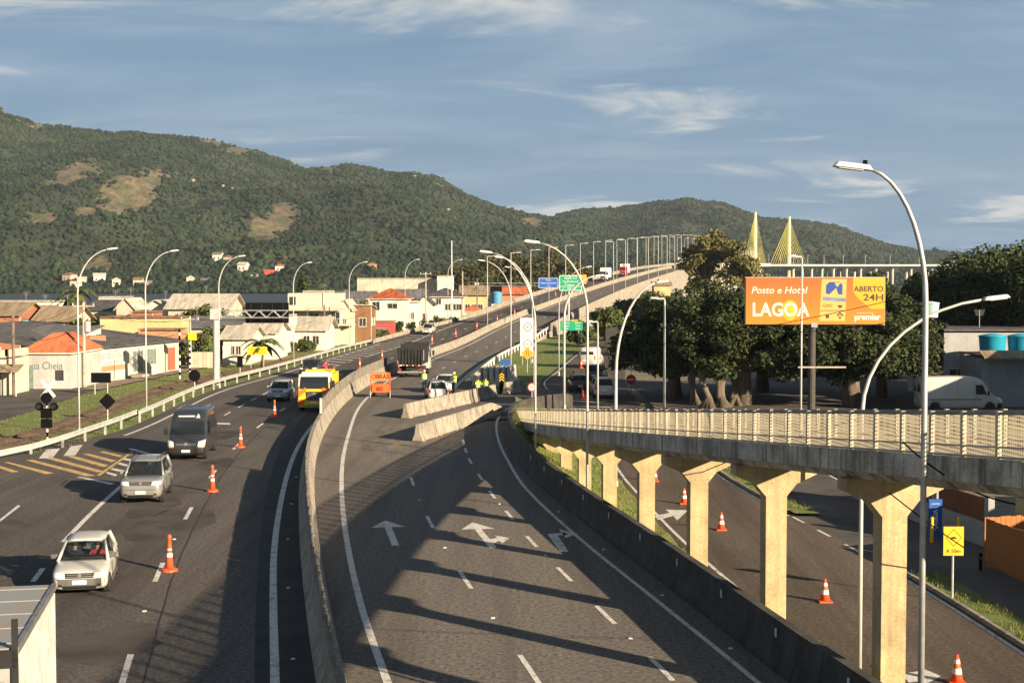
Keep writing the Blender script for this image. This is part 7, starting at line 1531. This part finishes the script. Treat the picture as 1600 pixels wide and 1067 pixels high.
house('low white house with broad pale roof before the cream villa', 432, 505, 532, 188, 10, 'white', 'gable', 'pale', 1.5, .6, [(.12, .5, 1.5, .6), (.6, .5, .8, 1.1), (.8, .5, .8, 1.1)], h=2.8)
t = house('modern two-storey cream villa with flat roof and balcony', 448, 528, 500, 205, 10, 'cream', 'flat', 'pale', .2, .1, [(.5, .78, 1.3, 1.3), (.12, .78, .9, 1.6), (.92, .78, 1.2, 1.7)], h=5.0, name='villa')
MB().box((.0, 3.2, 6.3), (7.4, 8, 2.4)).build('upper_storey', WM['cream'], t); MB().box((-3.0, -.82, 6.4), (.9, .06, 1.2)).build('window', M_PANE, t); MB().box((0, -.9, 5.25), (7.8, 1.8, .5)).build('cornice', WM['cream'], t)
MB().box((4.6, .6, 2.9), (2.4, 3.2, .2)).build('balcony_slab', WM['cream'], t)
for k in range(9): MB().box((3.5 + .27 * k, -.9, 3.4), (.04, .04, .8)).build('baluster', M_POLEW, t)
MB().box((4.6, -.9, 3.82), (2.5, .07, .06)).build('balcony_rail', M_POLEW, t)
house('gabled cream wing right of the villa', 526, 546, 492, 207, 9, 'cream', 'gable_end', 'pale', 1.3, .3, [(.5, .6, .5, 1.2)], h=5.2)
house('tall brown house with a lean-to roof', 545, 577, 482, 212, 8, 'brown', 'shed', 'pink' if False else 'pale', -.6, .3, [(.6, .55, 1.0, 1.2)], h=5.6)
house('low cream garden wall along the pavement', 480, 527, 533, 203, .3, 'cream', 'flat', 'pale', .05, .02, h=1.6, name='garden_wall', cat='wall')
t = house('white two-storey house with red hipped roof', 575, 634, 482, 240, 10, 'white', 'hip', 'red', 1.7, .5, [(.18, .80, 1.2, 1.4), (.62, .80, 1.6, .8)], h=6.3)
house('bright red garage with grey door below the red-roofed house', 580, 614, 506, 229, 4, 'red', 'flat', 'rust', .2, .1, door=(.35, 1.9, 1.7, DGRY), h=2.5, name='garage')
house('white facade with narrow windows right of the red-roofed house', 630, 652, 475, 246, 9, 'white', 'flat', 'pale', .2, .1, [(.3, .6, .5, 1.1), (.6, .6, .5, 1.1)], h=5.4)
house('white row house with arched gate by the cypresses', 650, 676, 472, 256, 8, 'white', 'gable_end', 'dark', 1.4, .4, [(.5, .5, .8, 1.6)], h=5.2)
t = house('grey two-storey house with dark hipped roof', 664, 722, 464, 262, 10, 'white', 'hip', 'dark', 1.6, .6, [(.35, .86, .9, 1.0), (.6, .7, 1.0, 1.1), (.75, .7, 1.0, 1.1), (.9, .7, 1.0, 1.1), (.35, .3, 1.6, 1.0)], h=6.4)
house('yellow house with tan roof beyond the grey one', 720, 760, 458, 285, 10, 'yellow', 'gable', 'tan', 1.7, .6, [(.25, .6, .9, 1.2), (.5, .6, .9, 1.2), (.75, .6, .9, 1.2)], h=6.6)
house('low annex with orange tiled roof before the yellow house', 722, 754, 478, 274, 5, 'white', 'hip', 'orange', 1.2, .4, h=3.4, name='annex')
house('long beige warehouse with pilasters behind the houses', 556, 700, 436, 395, 18, 'beige', 'flat', 'pale', .2, .1, name='warehouse', cat='warehouse')
house('white parapet building at the right end of the warehouse', 682, 706, 432, 390, 10, 'white', 'flat', 'pale', .2, .1, name='white_block', cat='building')
house('brick orange house behind the distant gantry', 780, 822, 452, 345, 10, 'orange', 'gable', 'orange', 1.6, .6, W1[:2], h=6.2)
house('grey roofed house behind the villa', 520, 578, 463, 275, 12, 'beige', 'gable', 'grey', 1.6, .6, h=5.6)
house('dark teal roofed house beyond the red roof', 612, 660, 462, 275, 9, 'white', 'gable', 'grey', 1.6, .6, h=6.0)
house('weathered cream house behind the conifer', 470, 512, 458, 300, 9, 'beige', 'flat', 'pale', .2, .1, W1, h=7)
house('tall yellow shed peeking over the treetops below the viaduct parapet', 1024, 1050, 446, 246, 4, 'yellow', 'gable', 'tan', .6, .3, [], name='yellow_shed', cat='shed')
# pale concrete fence by the railway crossing
fc = thing('concrete_fence', 'pale concrete panel fence right of the striped posts', 'fence')
for k in range(7): p = at(300 + k * 6.6, 575, 150); MB().box((p.x, 150, .85), (.42, .1, 1.7)).build('panel', WM['beige'] if k % 2 else WM['cream'], fc)
# water tanks
def tank(label, x, y, z, r, h, m):
    t = thing('water_tank', label, 'water tank', (x, y, z)); rg = lambda rr, zz: [(rr * math.cos(u), rr * math.sin(u), zz) for u in [2 * math.pi * k / 24 for k in range(24)]]
    rs = []
    for k in range(7): rs += [rg(r * (.86 + .14 * k / 6), h * k / 6), rg(r * (.88 + .14 * k / 6), h * (k + .12) / 6)]
    MB().loft(rs).build('body', m, t, True); MB().loft([rg(r * 1.06, h * 1.01), rg(r * 1.05, h * 1.06), rg(r * .3, h * 1.16), rg(.02, h * 1.17)]).build('lid', m, t, True)
M_TB = mat('tank_blue', (0.02, 0.28, 0.42), .4, var=.05); M_TL = mat('tank_pale', (0.35, 0.52, 0.56), .5, var=.05)
p = at(1554, 558, 105.5); tank('bright blue water tank on the roof of the right building', p.x, 106, p.z, 1.0, 1.5, M_TB); p = at(1599, 558, 105.5); tank('second bright blue water tank cut by the right edge', p.x, 106, p.z, 1.0, 1.5, M_TB)
p = at(1452, 496, 112); tank('pale blue water tank on a post behind the tall lamp', p.x, 112, p.z, .75, 1.1, M_TL); MB().cyl((0, 0, -p.z), (0, 0, 0), .3, .3, 10).build('stand', M_CONC, bpy.data.objects[[o.name for o in COL.objects if o.name.startswith('water_tank')][-1]])
p = at(776, 472, 300); tank('large pale blue tank beside the distant gantry', p.x, 300, p.z - .4, 1.2, 2.3, mat('tank_mid', (0.10, 0.30, 0.48), .5)); MB().box((0, 0, -(p.z - .4) / 2), (2.2, 2.2, p.z - .4)).build('stand', WM['white'], bpy.data.objects[[o.name for o in COL.objects if o.name.startswith('water_tank')][-1]])
p = at(41, 512, 150); tank('small turquoise tank on the grey roof at left', p.x, 150, p.z, .5, .7, mat('tank_turquoise', (0.10, 0.42, 0.48), .5))
# right: forecourt building, wall, hoarding, totem
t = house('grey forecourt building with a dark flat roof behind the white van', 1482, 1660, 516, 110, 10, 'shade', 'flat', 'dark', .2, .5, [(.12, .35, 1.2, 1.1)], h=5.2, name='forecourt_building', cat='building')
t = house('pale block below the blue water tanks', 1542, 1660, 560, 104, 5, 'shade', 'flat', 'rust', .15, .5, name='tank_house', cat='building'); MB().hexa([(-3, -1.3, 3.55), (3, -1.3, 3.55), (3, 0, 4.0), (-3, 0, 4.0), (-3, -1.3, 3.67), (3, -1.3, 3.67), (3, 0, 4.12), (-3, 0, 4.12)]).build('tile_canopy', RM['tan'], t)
def panel_wall():
    a, b = Vector((16.2, 66, 0)), Vector((18.35, 53.5, 0)); d = b - a; L_ = d.length; t = thing('panel_wall', 'grey boundary wall with brown metal panels on its top', 'wall', (a.x, a.y, -.95), math.atan2(d.y, d.x)); m = mat('panel_brown', (0.17, 0.055, 0.02), .7, var=.12, scale=2)
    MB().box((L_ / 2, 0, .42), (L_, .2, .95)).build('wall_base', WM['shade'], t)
    for u0, u1 in ((0, .36), (.42, .62), (.66, .96)):
        n = max(2, int((u1 - u0) * L_ / .5))
        for k in range(n): MB().box((L_ * (u0 + (u1 - u0) * (k + .5) / n), 0, 1.36), (L_ * (u1 - u0) / n - .015, .06, .9)).build('panel', m, t)
    for u in (.0, .39, .64, .985): MB().box((L_ * u, 0, .95), (.3, .26, 1.9)).build('pillar', WM['shade'], t)
panel_wall()
def hoarding():
    t = thing('timber_hoarding', 'open enclosure of orange-brown timber boards at the right edge', 'hoarding', (0, 0, -.95)); m = mat('hoard_wood', (0.33, 0.125, 0.035), .8, var=.15, scale=1.5, stretch=(1, 1, .2))
    for a, b in (((16.95, 50.2), (22.5, 52.0)), ((16.95, 50.0), (18.5, 40.5))):
        a, b = Vector(a), Vector(b); d = b - a; n = int(d.length / .22); rz = math.atan2(d.y, d.x)
        for k in range(n): q = a.lerp(b, (k + .5) / n); o = MB().box((0, 0, .86), (d.length / n - .012, .035, 1.68 + random.uniform(-.03, .03))).build('board', m, t); o.location = (q.x, q.y, 0); o.rotation_euler = (0, 0, rz)
        for z in (.4, 1.3): MB().box((0, .04, z), (d.length, .05, .09)).build('batten', m, t).location = ((a.x + b.x) / 2, (a.y + b.y) / 2, 0); COL.objects[-1].rotation_euler = (0, 0, rz)
hoarding()
t = thing('blue_totem', 'narrow blue totem sign with vertical LAGOA lettering beside the wall', 'sign', (16.75, 55.4, -.92)); MB().box((0, 0, .78), (.52, .14, 1.5)).build('panel', M_BSIGN, t)
text_mesh('lettering', 'LAGOA', .26, M_WHITE, t, (.0, -.075, .72), rot=(R(90), R(-90), 0), width=.8, bold=.006); MB().add([(.08 * math.cos(a), -.073, .78 + .08 * math.sin(a)) for a in [k * .52 for k in range(12)]], [tuple(range(12))]).build('sun_mark', M_YSIGN, t, fix=False)
text_mesh('lettering', 'premier', .1, M_WHITE, t, (0, -.075, 1.36), width=.34)
for dx, lb in ((-.42, 'yellow bollard left of the blue totem'), (.62, 'yellow bollard right of the blue totem')): tg = MB().cyl((0, 0, 0), (0, 0, .95), .07, .065, 10).cyl((0, 0, .95), (0, 0, 1.0), .075, .03, 10).build('bollard', M_YSIGN); tg.location = (16.75 + dx, 54.4, -.93); tag(tg, lb, 'bollard')
for k in range(2): tg = MB().cyl((0, 0, 0), (0, 0, .55), .06, .06, 10).cyl((0, 0, .55), (0, 0, .6), .07, .04, 10).cyl((0, 0, .3), (0, 0, .42), .064, .064, 10).build('bollard', M_DARK); tg.location = (16.5 + .55 * k, 49.2 - 3.6 * k, -.93); tag(tg, ('dark bollard at the corner of the timber hoarding', 'dark bollard nearer along the timber hoarding')[k], 'bollard')
# unseen building out of frame at right, added and sized to shade the street
t = thing('hotel_wing', 'low unseen building added outside the right edge to shade the street', 'building', (33, 26, -1.0)); MB().box((0, 8, 2.3), (12, 44, 4.6)).build('wall', WM['shade'], t); MB().box((0, 8, 4.72), (13, 45, .22)).build('roof', RM['dark'], t)

t = thing('workshop', 'long unseen shed added outside the right edge to shade the forecourt', 'building', (47, 84, 0)); MB().box((0, 0, 3.2), (9, 30, 6.4)).build('wall', WM['shade'], t); MB().box((0, 0, 6.5), (10, 31, .25)).build('roof', RM['dark'], t)  # unseen block added out of frame to shade the van and forecourt walls
# ------------------------------------------------------------------ houses along the far shore
FH = [(98, 436, 16, 'pink', 'rust', 'far-shore pink house with rusty roof at the left'), (122, 440, 14, 'white', 'pale', 'far-shore white house right of the pink one'), (150, 437, 18, 'white', 'pale', 'far-shore white house with long pale roof'), (176, 441, 12, 'white', 'pale', 'far-shore small white house left of the lamp head'), (112, 457, 16, 'white', 'pale', 'far-shore white shed at the water edge'), (210, 441, 14, 'cream', 'rust', 'far-shore cream house behind the second lamp'), (292, 441, 10, 'white', 'pale', 'far-shore small white bungalow by the water'), (315, 442, 12, 'white', 'grey', 'far-shore white two-window house'), (335, 404, 14, 'white', 'grey', 'far-shore tall white house on the slope'), (352, 406, 14, 'pink', 'rust', 'far-shore rusty roofed house on the slope'), (374, 420, 14, 'white', 'pale', 'far-shore white house below the slope house'), (362, 438, 10, 'white', 'rust', 'far-shore narrow white house'), (382, 438, 16, 'cream', 'pale', 'far-shore wide cream house'), (400, 436, 12, 'white', 'pale', 'far-shore white house with pale gable'), (419, 432, 18, 'red', 'red', 'far-shore bright red house'), (436, 420, 18, 'white', 'red', 'far-shore white house with red roof higher up'), (436, 442, 16, 'brick', 'rust', 'far-shore brick house under the red one'), (400, 453, 20, 'white', 'pale', 'far-shore white boathouse at the water'), (580, 420, 14, 'orange', 'rust', 'far-shore orange house behind the warehouse'), (60, 449, 10, 'cream', 'tan', 'far-shore small cream house at the left end'), (225, 449, 12, 'white', 'tan', 'far-shore white cottage just above the waterline'), (262, 452, 12, 'cream', 'pale', 'far-shore cream cottage between the lamp posts'), (345, 449, 12, 'pink', 'pale', 'far-shore pink cottage close to the water'), (455, 440, 14, 'white', 'rust', 'far-shore white house right of the brick one'), (487, 449, 12, 'cream', 'tan', 'far-shore cream house right of the conifer'), (330, 456, 14, 'white', 'pale', 'far-shore long white shed below the cottages'), (520, 436, 12, 'white', 'tan', 'far-shore white house left of the warehouse roof')]
for k, (px, py, wpx, wm, rm, lb) in enumerate(FH):
    X, Y, z = hill_pt(px, py); w = wpx * Y / FPX * 1.15
    t = house(lb, px - wpx / 2, px + wpx / 2, 0, Y - 14, 9, wm, 'gable' if k % 3 else 'hip', rm, 2.2, .6, [(.25, .55, 1.6, 1.6), (.72, .55, 1.6, 1.6)], z0=max(z - 4.2, -.6), name='shore_house', h=6.4 if k % 2 else 8.0, group='houses along the far shore', rz=R((k * 37) % 40 - 20))

# ------------------------------------------------------------------ utility poles and wires
def upole(label, px, py, top, m=M_CPOLE, cross=True, trafo=False, Y=None):
    g = gp(px, py) if Y is None else Vector((at(px, 0, Y).x, Y, 0)); h = at(px, top, g.y).z - g.z
    t = thing('utility_pole', label, 'utility pole', g, 0, 'utility poles in the town'); MB().cyl((0, 0, -.2), (0, 0, h), .17, .11, 8).build('pole', m, t)
    if cross: MB().box((0, -.1, h - .35), (2.0, .1, .12)).build('crossarm', M_CPOLE, t); [MB().cyl((s, -.1, h - .29), (s, -.1, h - .1), .05, .04, 6).build('insulator', M_WHITE, t) for s in (-.9, 0, .9)]
    if trafo: MB().cyl((.35, 0, h - 2.6), (.35, 0, h - 1.7), .25, .25, 10).build('transformer', M_POLEG, t)
    return Vector((g.x, g.y, g.z + h - .3))
P1 = upole('wooden utility pole by the awning shop at the left edge', 22, 618, 492, M_WOODP, False); P2 = upole('concrete utility pole with crossarm before the grey corner house', 132, 603, 472, M_CPOLE, True, True)
P3 = upole('concrete utility pole right of the leaning crossing posts', 292, 0, 494, Y=150); P4 = upole('thin dark pole before the low cream wall', 504, 0, 476, M_WOODP, False, Y=196); P5 = upole('concrete pole between brown house and garage', 574, 0, 466, Y=214, cross=False); P6 = upole('concrete pole with crossarm behind the clipped cypresses', 664, 0, 425, Y=250); P7 = upole('thick concrete pole at the start of the viaduct parapet', 722, 0, 424, Y=262, cross=False)
P8 = upole('tall thin mast rising above the dark roofed house', 705, 0, 376, M_POLEW, False, Y=256); P9 = upole('thin dark pole left of the distant gantry', 745, 0, 436, M_WOODP, False, Y=280)
P10 = upole('slim pole behind the white bungalow and sign panel', 429, 0, 505, M_WOODP, False, Y=180)
def wire(label, a, b, sag=.8, r=.018):
    pts = [Vector(a).lerp(Vector(b), k / 12) - Vector((0, 0, sag * 4 * (k / 12) * (1 - k / 12))) for k in range(13)]
    o = MB().tube(pts, r, 4).build('overhead_wire', M_DARK); tag(o, label, 'wire', 'overhead wires')
Q = [P1, P2, P3, P4, P5, P6, P7, P9]; nm = ['awning shop pole and corner house pole', 'corner house pole and crossing pole', 'crossing pole and cream wall pole', 'cream wall pole and brown house pole', 'brown house pole and cypress pole', 'cypress pole and parapet pole', 'parapet pole and gantry pole']
for i in range(7):
    for k, (dx, dz) in enumerate(((-.8, 0), (.8, 0), (0, -1.5))): wire('%s wire between %s' % (('left upper', 'right upper', 'lower slack')[k], nm[i]), Q[i] + Vector((dx, 0, dz)), Q[i + 1] + Vector((dx, 0, dz)))
wire('long wire crossing the billboard diagonally', at(980, 545, 90), at(1610, 415, 70), .4, .02); wire('second wire crossing the lower part of the billboard', at(1036, 512, 90), at(1610, 452, 80), 1.2, .02)
wire('thin cable hanging along the ramp from its railing', at(1080, 745, 44), at(1340, 655, 33), -.1, .015); wire('slack cable looping below the deck at the tall lamp', at(1410, 690, 25), at(1610, 790, 25), .25, .015)
wire('wire above the ramp at the right', at(1390, 770, 26), at(1600, 910, 30), .1, .014)

# ------------------------------------------------------------------ haze: the air between here and the hills
hz = MB().box((0, 1650, 165), (9000, 4400, 345)).build('haze', MB and bpy.data.materials.new('haze_air')); m = hz.data.materials[0]; m.use_nodes = True; N = m.node_tree.nodes; L = m.node_tree.links
for n in list(N):
    if n.type == 'BSDF_PRINCIPLED': N.remove(n)
pv = N.new('ShaderNodeVolumePrincipled'); pv.inputs['Color'].default_value = (0.72, 0.85, 1.0, 1); pv.inputs['Density'].default_value = 0.00007; pv.inputs['Anisotropy'].default_value = 0.2
L.new(pv.outputs[0], N['Material Output'].inputs['Volume']); tag(hz, kind='stuff')
